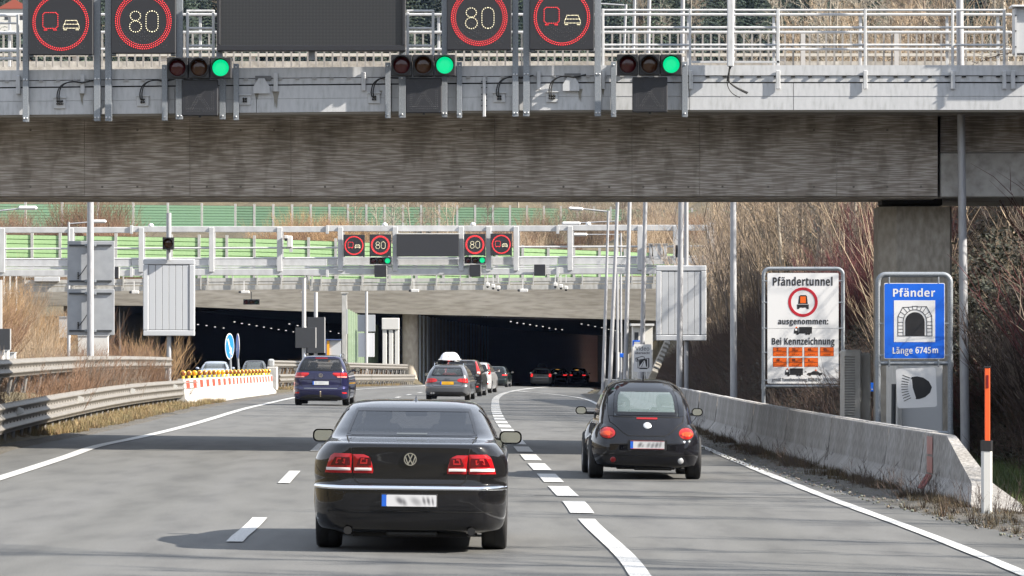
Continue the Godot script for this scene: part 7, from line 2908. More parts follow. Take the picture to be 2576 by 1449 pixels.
		k += 1
	k = 0
	for x in [1226.5, 1240.5, 1253.5, 1397.0, 1411.0, 1424.0]:
		var e := thing("small_camera", "%s small white camera under the gantry, %s trio" % [["left", "middle", "right"][k % 3], "left" if k < 3 else "right"], "camera", px(x, 725, 262))
		slab_part("rod", wh, e, x - 1.2, 692, x + 1.6, 712, 262, 0.12)
		slab_part("housing", wh, e, x - 5, 711 + (k % 3) * 4, x + 5, 720 + (k % 3) * 4, 261.9, 0.3, 0.03)
		slab_part("lens", case, e, x - 3, 720.3 + (k % 3) * 4, x + 3, 724 + (k % 3) * 4, 261.95, 0.2, 0.02)
		k += 1
	var off := paint("lens_red_off", Color(0.045, 0.004, 0.006), 0.0, 0.25)
	var oo := signal_head("traffic_light", "small unlit three lens signal hanging before the left tunnel mouth", 632.5, 759.5, 342.0, 41 * 342 / F, 13.5 * 342 / F, 9, [off, paint("lens_amber_off", Color(0.04, 0.014, 0.005), 0.0, 0.25), paint("lens_green_off", Color(0.005, 0.03, 0.02), 0.0, 0.25)], "")
	slab_part("rod", case, oo, 631, 734, 633, 752.5, 342.0, 0.08)
	# signs standing in the middle
	var pole := flat("mid_pole", Color(0.4, 0.4, 0.4), 0.5, 0.2)
	words = ["front black panel on a pole, beside the blue people carrier", "taller black panel behind the front one", "black square panel half hidden behind the right lamp poles", "black panel at the left edge above white boxes"]
	k = 0
	for s in [[743, 824, 793.5, 875, 290.0, 765.0, 700.0], [773, 798, 816, 888, 310.0, 794.5, 735.0], [1546, 836, 1562, 886, 280.0, 1554.0, 836.0], [-20, 827, 25, 880, 180.0, 5.0, 827.0]]:
		var dd: float = s[4]
		var c := px(s[5], 900, dd)
		c.y = terrain(c.x, dd) - 0.1
		var e := thing("black_panel_sign", words[k], "road sign", c)
		slab_part("panel", flat("panel_dark", Color(0.03, 0.032, 0.036), 0.5), e, s[0], s[1], s[2], s[3], dd - 0.25, 0.12, 0.01)
		slab_part("side_edge", wh, e, s[2] + 0.2, s[1], s[2] + 2.2, s[3], dd - 0.22, 0.1)
		b = MB.new()
		b.tube([Vector3(0, 0, 0), Vector3(0, px(0, s[6], dd).y - c.y, 0)], 0.13 if k < 2 else 0.1, 10)
		put(b, "pole", pole, e)
		k += 1
	var dd := 318.0
	var c := px(922, 905, dd)
	var e := thing("sign_pair", "two pale boards on a pole in front of the pale green wall", "road sign", Vector3(c.x, ground(c.x, dd) - 0.2, -dd))
	slab_part("board_back", flat("back_plain", Color(0.33, 0.35, 0.37), 0.5), e, 899.5, 792, 944, 834, dd + 0.1, 0.1, 0.01)
	slab_part("board", flat("board_pale", Color(0.55, 0.56, 0.58), 0.5), e, 901, 838, 942, 898, dd + 0.1, 0.1, 0.01)
	b = MB.new()
	b.tube([Vector3.ZERO, Vector3(0, px(0, 733, dd).y - e.position.y, 0)], 0.1, 10)
	put(b, "pole", pole, e)
	# pale green wall seen at a slant, white pillars, yellow-edged gate
	var green := worn("pale_green_wall", noise(69, 0.05, [[0.0, lin(0.28, 0.38, 0.235)], [1.0, lin(0.35, 0.44, 0.30)]], 128), Vector3(0.3, 0.3, 0.3), Color(1, 1, 1), 0.7)
	e = thing("slanted_green_wall", "pale green ribbed wall with sloping top between the tunnel mouths", "noise wall", px(898, 905, 336))
	for i in 13:
		var xa := 875.0 + i * 5.9
		var da2 := 328.0 + i * 3.0
		slab_part("rib", green, e, xa, 778.5 + i * 3.2, xa + 5.4, 925, da2, 0.3)
	slab_part("end_post", flat("cabinet_lid", Color(0.3, 0.31, 0.32), 0.5), e, 871, 777, 874.5, 840, 327.5, 0.4)
	e = thing("white_pillars", "white concrete head on three white pillars before the right tunnel mouth", "pillar", px(980, 905, 341))
	slab_part("head", wh, e, 960.5, 800, 1004, 829, 341, 1.0, 0.03)
	for x in [962, 978, 993]:
		slab_part("pillar", wh, e, x, 829.2, x + 11, 930, 341.1, 0.6, 0.03)
	e = thing("yellow_gate", "grey gate panel with a yellow edge and blue frame", "gate", px(840, 905, 322))
	slab_part("panel", flat("cabinet_plain", Color(0.42, 0.43, 0.44), 0.5), e, 829, 856, 858, 915, 322, 0.15)
	slab_part("yellow_edge", flat("gate_yellow", Color(0.7, 0.32, 0.01), 0.5), e, 822, 857, 828.6, 915, 321.9, 0.2)
	slab_part("blue_frame", flat("gate_blue", Color(0.06, 0.09, 0.2), 0.5), e, 818.5, 853, 859, 855.8, 321.8, 0.25)
	slab_part("blue_post", flat("gate_blue", Color(0.06, 0.09, 0.2), 0.5), e, 818.5, 856, 821.6, 915, 321.8, 0.25)
	# boxes on the left
	words = ["grey cabinet left of the lower square sign back", "white cabinet behind the thick left pole", "white cabinet right of the thick left pole, before the left tube", "white box at the left edge, under the black panel", "second white box at the left edge"]
	k = 0
	for s in [[148, 796, 176, 838, 300.0], [196, 843, 228, 905, 318.0], [232, 843, 272, 905, 318.0], [-6, 880, 20, 925, 182.0], [20, 886, 37, 925, 184.0]]:
		c = px((s[0] + s[2]) / 2.0, s[3], s[4])
		e = thing("side_cabinet", words[k], "cabinet", c)
		slab_part("box", wh if k != 0 else flat("cabinet_plain", Color(0.42, 0.43, 0.44), 0.5), e, s[0], s[1] + 2.5, s[2], s[3] + 12, s[4], 0.6, 0.02)
		slab_part("lid", flat("back_plain", Color(0.33, 0.35, 0.37), 0.5), e, s[0] - 1, s[1], s[2] + 1, s[1] + 2.2, s[4] - 0.05, 0.7)
		k += 1
	e = thing("ladder", "tall white ladder frame at the left edge beside the walkway column", "ladder", px(27, 900, 330))
	for x in [10, 25, 41]:
		slab_part("upright", wh, e, x - 1.5, 690, x + 1.5, 900 if x == 41 else 835, 330, 0.12)
	for y in [735, 780, 832]:
		slab_part("rung", wh, e, 8, y, 42, y + 3, 330.1, 0.08)
	e = thing("white_mast", "white mast at the far left edge", "mast", px(2, 900, 200))
	slab_part("mast", wh, e, -2, 704, 5, 905, 200, 0.12)
	# right side before the tunnel
	words = ["white steel box left of the lamp pole bases, right of the tunnel mouth", "second white steel box among the lamp poles", "white box behind the video sign pole", "small blue sign low beside the lamp pole bases", "blue telephone sign above the video sign"]
	k = 0
	for s in [[1573, 891, 1582, 955, 232.0], [1604, 880, 1624, 960, 200.0], [1626, 880, 1641, 968, 190.0], [1559, 889, 1571, 899, 240.0], [1591, 856, 1613, 872, 195.0]]:
		c = px((s[0] + s[2]) / 2.0, s[3], s[4])
		e = thing("roadside_box" if k < 3 else "small_blue_sign", words[k], "cabinet" if k < 3 else "road sign", c)
		slab_part("box" if k < 3 else "panel", wh if k < 3 else flat("motorway_blue", Color(0.004, 0.115, 0.60), 0.4), e, s[0], s[1], s[2], s[3] + (15 if k < 3 else 0), s[4], 0.4 if k < 3 else 0.04, 0.02)
		if k >= 3:
			slab_part("pole", pole, e, (s[0] + s[2]) / 2.0 - 0.8, s[3], (s[0] + s[2]) / 2.0 + 0.8, s[3] + 60, s[4] + 0.05, 0.05)
			if k == 4:
				slab_part("inner_field", wh, e, 1595, 860, 1611, 871, s[4] - 0.01, 0.02)
		k += 1
	# white house corner seen past the portal, concrete stair cheek on the slope
	e = thing("white_kiosk", "sunlit white building corner right of the tunnel mouth behind the poles", "building", px(1612, 900, 300))
	slab_part("wall", flat("kiosk_white", Color(0.6, 0.58, 0.53), 0.7), e, 1592, 820, 1642, 960, 300, 3.0)
	slab_part("roof", wh, e, 1588, 814, 1646, 819.6, 299.6, 3.8)
	slab_part("window", flat("panel_dark", Color(0.03, 0.032, 0.036), 0.5), e, 1596, 836, 1606, 856, 299.97, 0.2)
	e = thing("stair_cheek", "slanting concrete strip running up the right slope below the panel sign", "kerb", px(1655, 960, 152))
	b = MB.new()
	for i in 8:
		var t0 := i / 8.0
		var p := px(lerpf(1640, 1676, t0 + 0.06), lerpf(950, 868, t0 + 0.06), lerpf(150, 158, t0))
		var pb := MB.new()
		pb.box(p - e.position, Vector3(0.22, 0.42, 0.9), Basis(Vector3(0, 0, 1), -0.42) * Basis(Vector3.RIGHT, 0.1), 0.02)
		put(pb, "concrete_piece", conc, e)


func noise_wall(label: String, pts: Array, h: float, m: Material, post_step: float) -> void:   # pts: [x, base y, d] corners of the run
	var o := thing("noise_wall", label, "noise wall")
	var post := worn("wall_post", noise(70, 0.1, [[0.0, lin(0.30, 0.30, 0.29)], [1.0, lin(0.42, 0.42, 0.41)]], 64), Vector3(0.5, 0.2, 0.5), Color(1, 1, 1), 0.8)
	for s in pts.size() - 1:
		var a: Vector3 = pts[s]
		var c: Vector3 = pts[s + 1]
		var n := maxi(1, roundi(Vector2(c.x - a.x, c.z - a.z).length() / post_step))
		for i in n:
			var p := a.lerp(c, float(i) / n)
			var q := a.lerp(c, float(i + 1) / n)
			var b := MB.new()
			var slats := 9
			for k in slats:
				var y0 := h * k / slats
				var y1 := h * (k + 1) / slats
				var bulge := Vector3(0, 0, 0.11)
				var u0 := p + Vector3(0, y0, 0)
				var u1 := q + Vector3(0, y0, 0)
				var v0 := p + Vector3(0, y1, 0)
				var v1 := q + Vector3(0, y1, 0)
				var lo := Vector3(0, (y1 - y0) * 0.12, 0)
				b.quad(u0 + lo + bulge, u1 + lo + bulge, v1 - lo + bulge, v0 - lo + bulge)
				b.quad(u0, u1, u1 + lo + bulge, u0 + lo + bulge)
				b.quad(v0 - lo + bulge, v1 - lo + bulge, v1, v0)
			b.quad(q + Vector3(0, 0, -0.1), p + Vector3(0, 0, -0.1), p + Vector3(0, h, -0.1), q + Vector3(0, h, -0.1))
			b.quad(p + Vector3(0, h, 0.1), q + Vector3(0, h, 0.1), q + Vector3(0, h, -0.1), p + Vector3(0, h, -0.1))
			put(b, "wall_panel", m, o)
			b = MB.new()
			b.box(p + Vector3(0, h * 0.5 + 0.12, 0.08), Vector3(0.24, h + 0.3, 0.3))
			put(b, "post", post, o)


func build_walls() -> void:
	var lightg := worn("wall_light_green", noise(72, 0.06, [[0.0, lin(0.20, 0.33, 0.15)], [1.0, lin(0.27, 0.40, 0.205)]], 128), Vector3(0.4, 0.7, 0.4), Color(1, 1, 1), 0.75)
	var darkg := worn("wall_dark_green", noise(73, 0.06, [[0.0, lin(0.038, 0.09, 0.05)], [1.0, lin(0.06, 0.122, 0.072)]], 128), Vector3(0.3, 0.7, 0.3), Color(1, 1, 1), 0.75)
	var w := func(x: float, y: float, d: float) -> Vector3: return px(x, y, d)
	noise_wall("long light green ribbed noise wall above the tunnel portal", [w.call(-60, 692, 392), w.call(640, 702, 396), w.call(1250, 722, 400), w.call(1700, 738, 404)], 3.6, lightg, 2.5)
	noise_wall("darker green noise wall higher up the slope, left stretch", [w.call(-30, 578, 470), w.call(591.5, 579, 502)], 2.75, darkg, 5.6)
	noise_wall("darker green noise wall higher up the slope, long right stretch", [w.call(592, 579, 502), w.call(1240, 580, 520), w.call(1980, 588, 545)], 2.7, darkg, 2.46)
	noise_wall("grey green noise wall on the right slope behind the bridge pillar", [w.call(1990, 640, 190), w.call(2215, 610, 150)], 1.6, flat("wall_grey_green", Color(0.12, 0.16, 0.13), 0.8), 3.0)

# ---------------------------------------------------------------- plants
func twig(b: MB, p: Vector3, dir: Vector3, length: float, r: float, segs: int, bend: float, g: RandomNumberGenerator) -> Array:
	var pts := [p]
	var d := dir.normalized()
	for i in segs:
		d = (d + Vector3(g.randf_range(-1, 1), g.randf_range(-0.5, 1.0), g.randf_range(-1, 1)) * bend).normalized()
		pts.append(pts[-1] + d * length / segs)
	var rad := []
	for i in segs + 1:
		rad.append(r * (1.0 - 0.8 * i / segs))
	b.tube(pts, rad, 3, false)
	return pts


func shrub_mesh(seed_: int, stems: int, tall: float, wide: float, r: float, forks: int, lean := 0.35) -> ArrayMesh:   # many thin upright stems from one root
	var g := RandomNumberGenerator.new()
	g.seed = seed_
	var b := MB.new()
	for i in stems:
		var a := g.randf() * TAU
		var rr := sqrt(g.randf()) * wide
		var dir := Vector3(cos(a) * lean * g.randf_range(0.2, 1.4), 1.0, sin(a) * lean * g.randf_range(0.2, 1.4))
		var h := tall * g.randf_range(0.5, 1.0)
		var pts := twig(b, Vector3(cos(a) * rr, -0.1, sin(a) * rr), dir, h, r * g.randf_range(0.7, 1.3), 4, 0.16, g)
		for k in forks:
			var t := g.randi_range(1, 3)
			var q: Vector3 = pts[t].lerp(pts[t + 1], g.randf())
			var d2 := (dir.normalized() + Vector3(g.randf_range(-1, 1), g.randf_range(-0.1, 0.7), g.randf_range(-1, 1)) * 0.8).normalized()
			twig(b, q, d2, h * g.randf_range(0.18, 0.4), r * 0.55, 2, 0.25, g)
	return b.mesh()


func tree_meshes(seed_: int, tall: float, spread: float, r: float) -> Array:   # [trunk, crown of bare branches]
	var g := RandomNumberGenerator.new()
	g.seed = seed_
	var t := MB.new()
	var trunk := []
	var p := Vector3(0, -0.3, 0)
	for i in 8:
		trunk.append(p)
		p += Vector3(g.randf_range(-0.12, 0.12), tall / 8.0, g.randf_range(-0.12, 0.12))
	trunk.append(p)
	var rad := []
	for i in 9:
		rad.append(r * (1.0 - 0.88 * i / 8.0))
	t.tube(trunk, rad, 7)
	var c := MB.new()
	for i in 34:
		var u := g.randf_range(0.2, 0.98)
		var k := int(u * 8.0)
		var q: Vector3 = trunk[k].lerp(trunk[mini(k + 1, 8)], u * 8.0 - k)
		var a := g.randf() * TAU
		var dir := Vector3(cos(a), g.randf_range(0.5, 1.3), sin(a))
		var l := spread * (1.15 - u * 0.75) * g.randf_range(0.6, 1.1)
		var limb := twig(c, q, dir, l, r * 0.34 * (1.1 - u), 5, 0.2, g)
		for j in 9:
			var m := g.randi_range(1, 4)
			var q2: Vector3 = limb[m].lerp(limb[m + 1], g.randf())
			var br := twig(c, q2, dir.normalized() + Vector3(g.randf_range(-1, 1), g.randf_range(-0.2, 0.9), g.randf_range(-1, 1)), l * g.randf_range(0.25, 0.5), r * 0.13, 3, 0.25, g)
			for s in 5:
				var q3: Vector3 = br[g.randi_range(1, 3)]
				twig(c, q3, Vector3(g.randf_range(-1, 1), g.randf_range(0.0, 1.2), g.randf_range(-1, 1)), l * g.randf_range(0.1, 0.2), r * 0.07, 2, 0.3, g)
	return [t.mesh(), c.mesh()]


func conifer_meshes(seed_: int, tall: float, wide: float) -> Array:
	var g := RandomNumberGenerator.new()
	g.seed = seed_
	var t := MB.new()
	t.tube([Vector3(0, -0.5, 0), Vector3(0, tall, 0)], [0.22, 0.03], 6)
	var c := MB.new()
	var y := tall * 0.12
	while y < tall * 0.985:
		var k := (1.0 - y / tall)
		var n := 7 + int(k * 6)
		for i in n:
			var a := TAU * i / n + g.randf() * 0.9
			var l := wide * pow(k, 0.85) * g.randf_range(0.65, 1.1) + 0.15
			var d := Vector3(cos(a), -0.22 - 0.25 * k, sin(a))
			var o := Vector3(-sin(a), 0, cos(a))
			var p := Vector3(0, y, 0)
			for s in 4:
				var t0 := s / 4.0
				var t1 := (s + 1) / 4.0
				var w := l * 0.2 * (1.0 - t0 * 0.7)
				var droop := Vector3(0, -0.1 * l, 0)
				for side in [-1, 1]:
					c.tri(p + d * l * t0, p + d * l * t1, p + d * l * (t0 + 0.18) + o * side * w + droop * g.randf_range(0.5, 2.0))
		y += tall * 0.028
	return [t.mesh(), c.mesh()]


func leaf_patch(called: String, label: String, places: Array, m: Material, mesh: Mesh) -> void:   # places: Transform3D list
	var mm := MultiMesh.new()
	mm.transform_format = MultiMesh.TRANSFORM_3D
	mm.use_colors = true
	mm.mesh = mesh
	mm.instance_count = places.size()
	for i in places.size():
		mm.set_instance_transform(i, places[i])
		var v := rng.randf_range(0.55, 1.25)
		mm.set_instance_color(i, Color(v * rng.randf_range(0.85, 1.2), v, v * rng.randf_range(0.75, 1.1)))
	var o := MultiMeshInstance3D.new()
	o.multimesh = mm
	o.material_override = m
	o.name = numbered(called)
	add_child(o, true)
	tag(o, label, "", "", "stuff")


func bark(called: String, a: Color, c: Color) -> StandardMaterial3D:
	return worn(called, noise(called.hash() % 1000, 0.05, [[0.0, a.linear_to_srgb()], [1.0, c.linear_to_srgb()]], 64), Vector3(0.35, 0.35, 0.35), Color(1, 1, 1), 0.85)


func build_plants() -> void:
	rng.seed = 77
	var straw := bark("straw_stems", Color(0.20, 0.145, 0.095), Color(0.36, 0.285, 0.20))
	var rust := bark("rust_stems", Color(0.115, 0.063, 0.036), Color(0.21, 0.125, 0.075))
	var ochre := bark("ochre_stems", Color(0.19, 0.115, 0.055), Color(0.30, 0.20, 0.105))
	var greyb := bark("grey_stems", Color(0.13, 0.10, 0.078), Color(0.26, 0.21, 0.165))
	var darkb := bark("dark_stems", Color(0.035, 0.024, 0.02), Color(0.075, 0.05, 0.04))
	var wine := bark("wine_stems", Color(0.06, 0.014, 0.016), Color(0.11, 0.03, 0.03))
	var birch := bark("birch_bark", Color(0.19, 0.165, 0.13), Color(0.36, 0.325, 0.27))
	var whip: Array = [shrub_mesh(1, 34, 5.2, 1.3, 0.02, 6, 0.36), shrub_mesh(2, 40, 4.2, 1.5, 0.017, 7, 0.5), shrub_mesh(3, 26, 6.2, 1.2, 0.024, 7, 0.3)]
	var bush: Array = [shrub_mesh(4, 110, 2.2, 0.9, 0.012, 7, 0.6), shrub_mesh(5, 110, 1.7, 1.0, 0.011, 7, 0.8)]
	var low: Array = [shrub_mesh(6, 60, 0.75, 0.5, 0.006, 5, 0.5), shrub_mesh(7, 50, 0.6, 0.5, 0.005, 5, 0.8)]
	var thicket: Array = [shrub_mesh(8, 120, 5.0, 2.4, 0.03, 7, 0.5), shrub_mesh(9, 120, 6.5, 2.2, 0.034, 7, 0.35)]
	var place_shrub := func(called: String, label: String, group: String, mesh: Mesh, at: Vector3, s: float, m: Material) -> void:
		var o := put_mesh(mesh, called, m)
		tag(o, label, "shrub", group)
		o.position = at
		o.rotation.y = rng.randf() * TAU
		o.scale = Vector3.ONE * s
	# pale whips on the right slope between the tall white sign and the tunnel
	for i in 62:
		var d := lerpf(118.0, 250.0, pow(rng.randf(), 0.8))
		var e := rng.randf_range(2.2, 8.5)
		var x := right_start(d) + e
		place_shrub.call("bare_shrub", "tall bare shrub of pale straw stems on the right slope", "pale bare shrubs on the right slope", whip[i % 3], Vector3(x, terrain(x, d) - 0.1, -d), rng.randf_range(0.7, 1.25), straw if i % 4 else greyb)
	for i in 14:
		var d := lerpf(100.0, 125.0, rng.randf())
		var x := right_start(d) + rng.randf_range(3.5, 8.0)
		place_shrub.call("bare_shrub", "tall bare shrub of pale straw stems on the right slope", "pale bare shrubs on the right slope", whip[i % 3], Vector3(x, terrain(x, d) - 0.1, -d), rng.randf_range(0.55, 0.9), straw if i % 3 else greyb)
	# wine red and dark shrubs by the pillar and to its right
	for i in 14:
		var d := rng.randf_range(110.0, 132.0)
		var x := right_start(d) + rng.randf_range(2.6, 5.0)
		place_shrub.call("dark_shrub", "wine red bare shrub on the slope left of the bridge pillar", "wine red shrubs by the pillar", bush[i % 2], Vector3(x, terrain(x, d) - 0.1, -d), rng.randf_range(0.7, 1.1), wine)
	for i in 64:
		var d := rng.randf_range(62.0, 100.0)
		var x := right_start(d) + rng.randf_range(0.9, 6.0)
		var sx := CX + x * F / d
		if sx < 2440.0 and d < 108.0:
			continue
		place_shrub.call("dark_shrub", "dark bare shrub on the shaded bank right of the blue sign", "dark shrubs on the right bank", bush[i % 2], Vector3(x, terrain(x, d) - 0.1, -d), rng.randf_range(0.7, 1.4) if d < 82.0 else rng.randf_range(0.4, 0.8), [darkb, greyb, wine][i % 3] if i % 6 else straw)
	# brush on the left slope and on the median
	for i in 30:
		var d := rng.randf_range(255.0, 345.0)
		var x := -29.0 - rng.randf_range(-1.5, 9.0)
		place_shrub.call("brown_bush", "dense brown bush on the left slope beside the walkway column", "brown bushes on the left slope", bush[i % 2], Vector3(x, terrain(x, d) - 0.1, -d), rng.randf_range(1.1, 2.0), [ochre, rust, straw][i % 3])
	for i in 16:
		var d := rng.randf_range(255.0, 340.0)
		var x := -31.0 - rng.randf_range(0.0, 10.0)
		place_shrub.call("bare_shrub", "tall ochre bare shrub on the left slope behind the ladder frame", "ochre shrubs on the left slope", whip[i % 3], Vector3(x, terrain(x, d) - 0.1, -d), rng.randf_range(0.5, 0.9), ochre if i % 2 else rust)
	for i in 96:
		var d := lerpf(94.0, 151.0, pow(rng.randf(), 0.75))
		var x := curve_at(guard_path, d) - rng.randf_range(0.55, 2.4)
		place_shrub.call("low_brush", "low reddish brush on the median behind the left guard rail", "low brush on the median", low[i % 2], Vector3(x, terrain(x, d) - 0.05, -d), rng.randf_range(0.9, 1.5), rust if i % 3 else greyb)
	for i in 10:
		var d := lerpf(74.0, 104.0, rng.randf())
		var x := curve_at(guard_path, d) - rng.randf_range(0.5, 0.9)
		place_shrub.call("low_brush", "sparse low brush between the two left guard rails", "sparse brush between the rails", low[i % 2], Vector3(x, terrain(x, d) - 0.05, -d), rng.randf_range(0.6, 1.0), rust)
	for i in 16:
		var d := lerpf(240.0, 330.0, rng.randf())
		var x := curve_at(guard_path, d) - rng.randf_range(0.6, 2.4)
		place_shrub.call("low_brush", "low brush behind the far guard rails before the tunnel", "low brush by the far rails", low[i % 2], Vector3(x, terrain(x, d) - 0.05, -d), rng.randf_range(1.0, 1.8), rust if i % 2 else ochre)
	# band of reddish thicket between the two green walls and around them
	for i in 95:
		var d := rng.randf_range(412.0, 500.0)
		var x := rng.randf_range(-62.0, 36.0)
		var sx := CX + x * F / d
		var m: Material = [rust, greyb, rust, straw][i % 4]
		if sx > 260 and sx < 640:
			d = rng.randf_range(408.0, 440.0)
			place_shrub.call("thicket", "reddish bare thicket between the two green noise walls", "thickets between the green walls", thicket[i % 2], Vector3(x, terrain(x, d) - 0.5, -d), rng.randf_range(0.3, 0.5), m)
			continue
		if sx > 690 and sx < 850:
			m = ochre if i % 2 else rust
		place_shrub.call("thicket", "reddish bare thicket between the two green noise walls", "thickets between the green walls", thicket[i % 2], Vector3(x, terrain(x, d) - 0.2, -d), rng.randf_range(0.45, 0.75) if sx > 1050 or sx < 260 else rng.randf_range(0.45, 0.7), m)
	for i in 22:
		var d := rng.randf_range(436.0, 462.0)
		var sx := rng.randf_range(-40.0, 300.0) if i % 2 else rng.randf_range(680.0, 880.0)
		var x := (sx - CX) * d / F
		place_shrub.call("thicket", "tall reddish thicket standing before the upper green noise wall", "tall thickets before the upper wall", thicket[i % 2], Vector3(x, terrain(x, d) - 0.2, -d), rng.randf_range(0.7, 1.0), ochre if i % 2 == 0 and i % 3 else rust)
	# bare trees
	var protos := []
	for k in 3:
		var tm := tree_meshes(21 + k, [9.5, 8.0, 11.0][k], [2.6, 2.4, 2.8][k], [0.10, 0.085, 0.12][k])
		var o := thing("bare_tree", "slender bare tree standing on the slope", "tree")
		put_mesh(tm[0], "trunk", birch if k != 1 else greyb, o)
		put_mesh(tm[1], "crown", [straw, greyb, birch][k], o)
		protos.append(o)
	var nt := [0]
	var plant := func(label: String, group: String, x: float, d: float, s: float) -> void:
		var at := Vector3(x, terrain(x, d) - 0.1, -d)
		var k: int = nt[0] % 3
		if nt[0] < 3:
			var o: Node3D = protos[k]
			o.position = at
			o.scale = Vector3.ONE * s
			o.set_meta("label", label)
			o.set_meta("group", group)
		else:
			var o := dup(protos[k], label, at, rng.randf() * TAU, Vector3.ONE * s)
			o.set_meta("group", group)
	for i in 40:
		var d := rng.randf_range(112.0, 185.0)
		var sx := rng.randf_range(1860.0, 2330.0)
		var x := (sx - CX) * d / F
		if x < right_start(d) + 3.0:
			x = right_start(d) + rng.randf_range(3.0, 8.0)
		plant.call("pale bare tree on the right slope, its crown showing above the bridge railing", "pale bare trees on the right slope", x, d, rng.randf_range(0.75, 1.1))
		nt[0] += 1
	for i in 0:
		var d := rng.randf_range(96.0, 108.0)
		var x := rng.randf_range(9.6, 12.5)
		plant.call(["bare tree beside the bridge end on the right", "second bare tree by the bridge end on the right"][i], "bare trees by the bridge end", x, d, rng.randf_range(0.7, 1.0))
		nt[0] += 1
	for i in 34:
		var d := rng.randf_range(415.0, 560.0)
		var x := lerpf(-20.0, 44.0, rng.randf())
		plant.call("thin bare tree rising before the upper green wall", "thin bare trees above the tunnel", x, d, rng.randf_range(0.7, 1.1))
		nt[0] += 1
	# trees out on the right that shade the road's right half
	for i in 12:
		var d := 27.0 + i * 3.6 + rng.randf_range(-1.0, 1.0)
		var x := right_start(d) + rng.randf_range(2.6, 8.5)
		plant.call("bare tree on the right bank just outside the view, shading the road", "trees right of the view", x, d, rng.randf_range(0.95, 1.2) if d < 38.0 else rng.randf_range(0.6, 0.85))
		nt[0] += 1
	# wood on the far hillside
	var con := []
	var needles := bark("needles", Color(0.018, 0.032, 0.022), Color(0.04, 0.06, 0.042))
	for k in 2:
		var tm := conifer_meshes(41 + k, 17.0, 3.4)
		var o := thing("spruce_tree", "dark spruce on the far hillside", "tree", Vector3.ZERO, 0.0, "dark spruces on the far hillside")
		put_mesh(tm[0], "trunk", darkb, o)
		put_mesh(tm[1], "crown", needles, o)
		con.append(o)
	for i in 120:
		var d := rng.randf_range(640.0, 900.0)
		var x := rng.randf_range(-0.125, 0.125) * d
		var at := Vector3(x, terrain(x, d) - 0.5, -d)
		var turn := rng.randf() * TAU
		var s := rng.randf_range(0.7, 1.2)
		if i < 2:
			con[i].position = at
			con[i].scale = Vector3.ONE * s
		else:
			dup(con[i % 2], "dark spruce on the far hillside", at, turn, Vector3.ONE * s)
	var wood := []
	for i in 2600:
		var d := lerpf(610.0, 1250.0, rng.randf())
		var x := rng.randf_range(-0.14, 0.14) * d
		wood.append(Transform3D(Basis(Vector3.UP, rng.randf() * TAU), Vector3(x, terrain(x, d) - 0.8, -d)).scaled_local(Vector3.ONE * rng.randf_range(0.75, 1.35)))
	var nm := needles.duplicate()
	nm.vertex_color_use_as_albedo = true
	leaf_patch("far_wood", "dark wood covering the far hillside", wood, nm, con[0].get_child(1).mesh)
	for i in 60:
		var d := rng.randf_range(590.0, 700.0)
		var x := rng.randf_range(-0.12, 0.12) * d
		plant.call("bare tree at the foot of the dark far wood", "bare trees before the far wood", x, d, rng.randf_range(1.0, 1.7))
		nt[0] += 1
	# a small red-roofed house at the wood's edge
	var hp := px(40, 30, 640)
	var house := thing("small_house", "small pale house with a red roof by the far wood, top left", "house", hp)
	var b := MB.new()
	house.scale = Vector3.ONE * 0.7
	b.box(Vector3(0, -2.0, 0), Vector3(6.0, 5.0, 6.0))
	put(b, "wall", flat("kiosk_white", Color(0.6, 0.58, 0.53), 0.7), house)
	b = MB.new()
	b.ext(PackedVector2Array([Vector2(-3.6, 0.4), Vector2(3.6, 0.4), Vector2(0, 2.4)]), -3.4, 3.4)
	put(b, "roof", flat("roof_red", Color(0.3, 0.07, 0.04), 0.8), house)
	for k in [-1.5, 1.5]:
		b = MB.new()
		b.box(Vector3(k, -1.2, 3.0), Vector3(0.9, 1.3, 0.06))
		put(b, "window", flat("panel_dark", Color(0.03, 0.032, 0.036), 0.5), house)
	# the catkin branches hanging in at the right edge
	for i in 6:
		var d := 80.0 + i * 0.5
		var o := thing("catkin_branch", ["topmost", "upper", "upper middle", "lower middle", "lower", "lowest"][i] + " thin branch with pale catkins reaching in from the right edge", "branch", Vector3(right_start(d) + 2.8, terrain(right_start(d) + 2.8, d), -d))
		var tip: Array = [[2395, 185], [2380, 250], [2440, 332], [2450, 376], [2425, 445], [2400, 492]][i]
		var root: Array = [[2640, 120], [2660, 215], [2660, 290], [2650, 320], [2660, 350], [2650, 395]][i]
		b = MB.new()
		var wb := MB.new()
		var pts := []
		for k in 9:
			var t := k / 8.0
			pts.append(px(lerpf(root[0], tip[0], t), lerpf(root[1], tip[1], t) - sin(t * PI) * 14.0 + (rng.randf() - 0.5) * 3.0, d) - o.position)
		b.tube(pts, [0.014, 0.012, 0.011, 0.01, 0.009, 0.008, 0.006, 0.005, 0.003], 4)
		for k in 7:
			var q: Vector3 = pts[k + 1]
			for s in 2:
				var e := q + Vector3(-rng.randf_range(0.15, 0.5), rng.randf_range(-0.22, 0.25), rng.randf_range(-0.2, 0.2))
				b.tube([q, q.lerp(e, 0.5) + Vector3(0, 0.03, 0), e], [0.006, 0.004, 0.003], 3, false)
				for c in 5:
					var f := q.lerp(e, (c + 1) / 5.0)
					wb.box(f + Vector3(0, 0.012, 0), Vector3(0.035, 0.016, 0.016), Basis(Vector3(0, 0, 1), rng.randf_range(-0.8, 0.8)))
		b.tube([pts[0], Vector3(0.6, 0, 0)], [0.016, 0.03], 5)
		put(b, "twigs", darkb, o)
		put(wb, "catkins", flat("catkin_pale", Color(0.5, 0.48, 0.4), 0.8), o).set_meta("kind", "stuff")
	# ivy and dead leaves over the right slope, grass and weeds along the edges
	var leaf := MB.new()
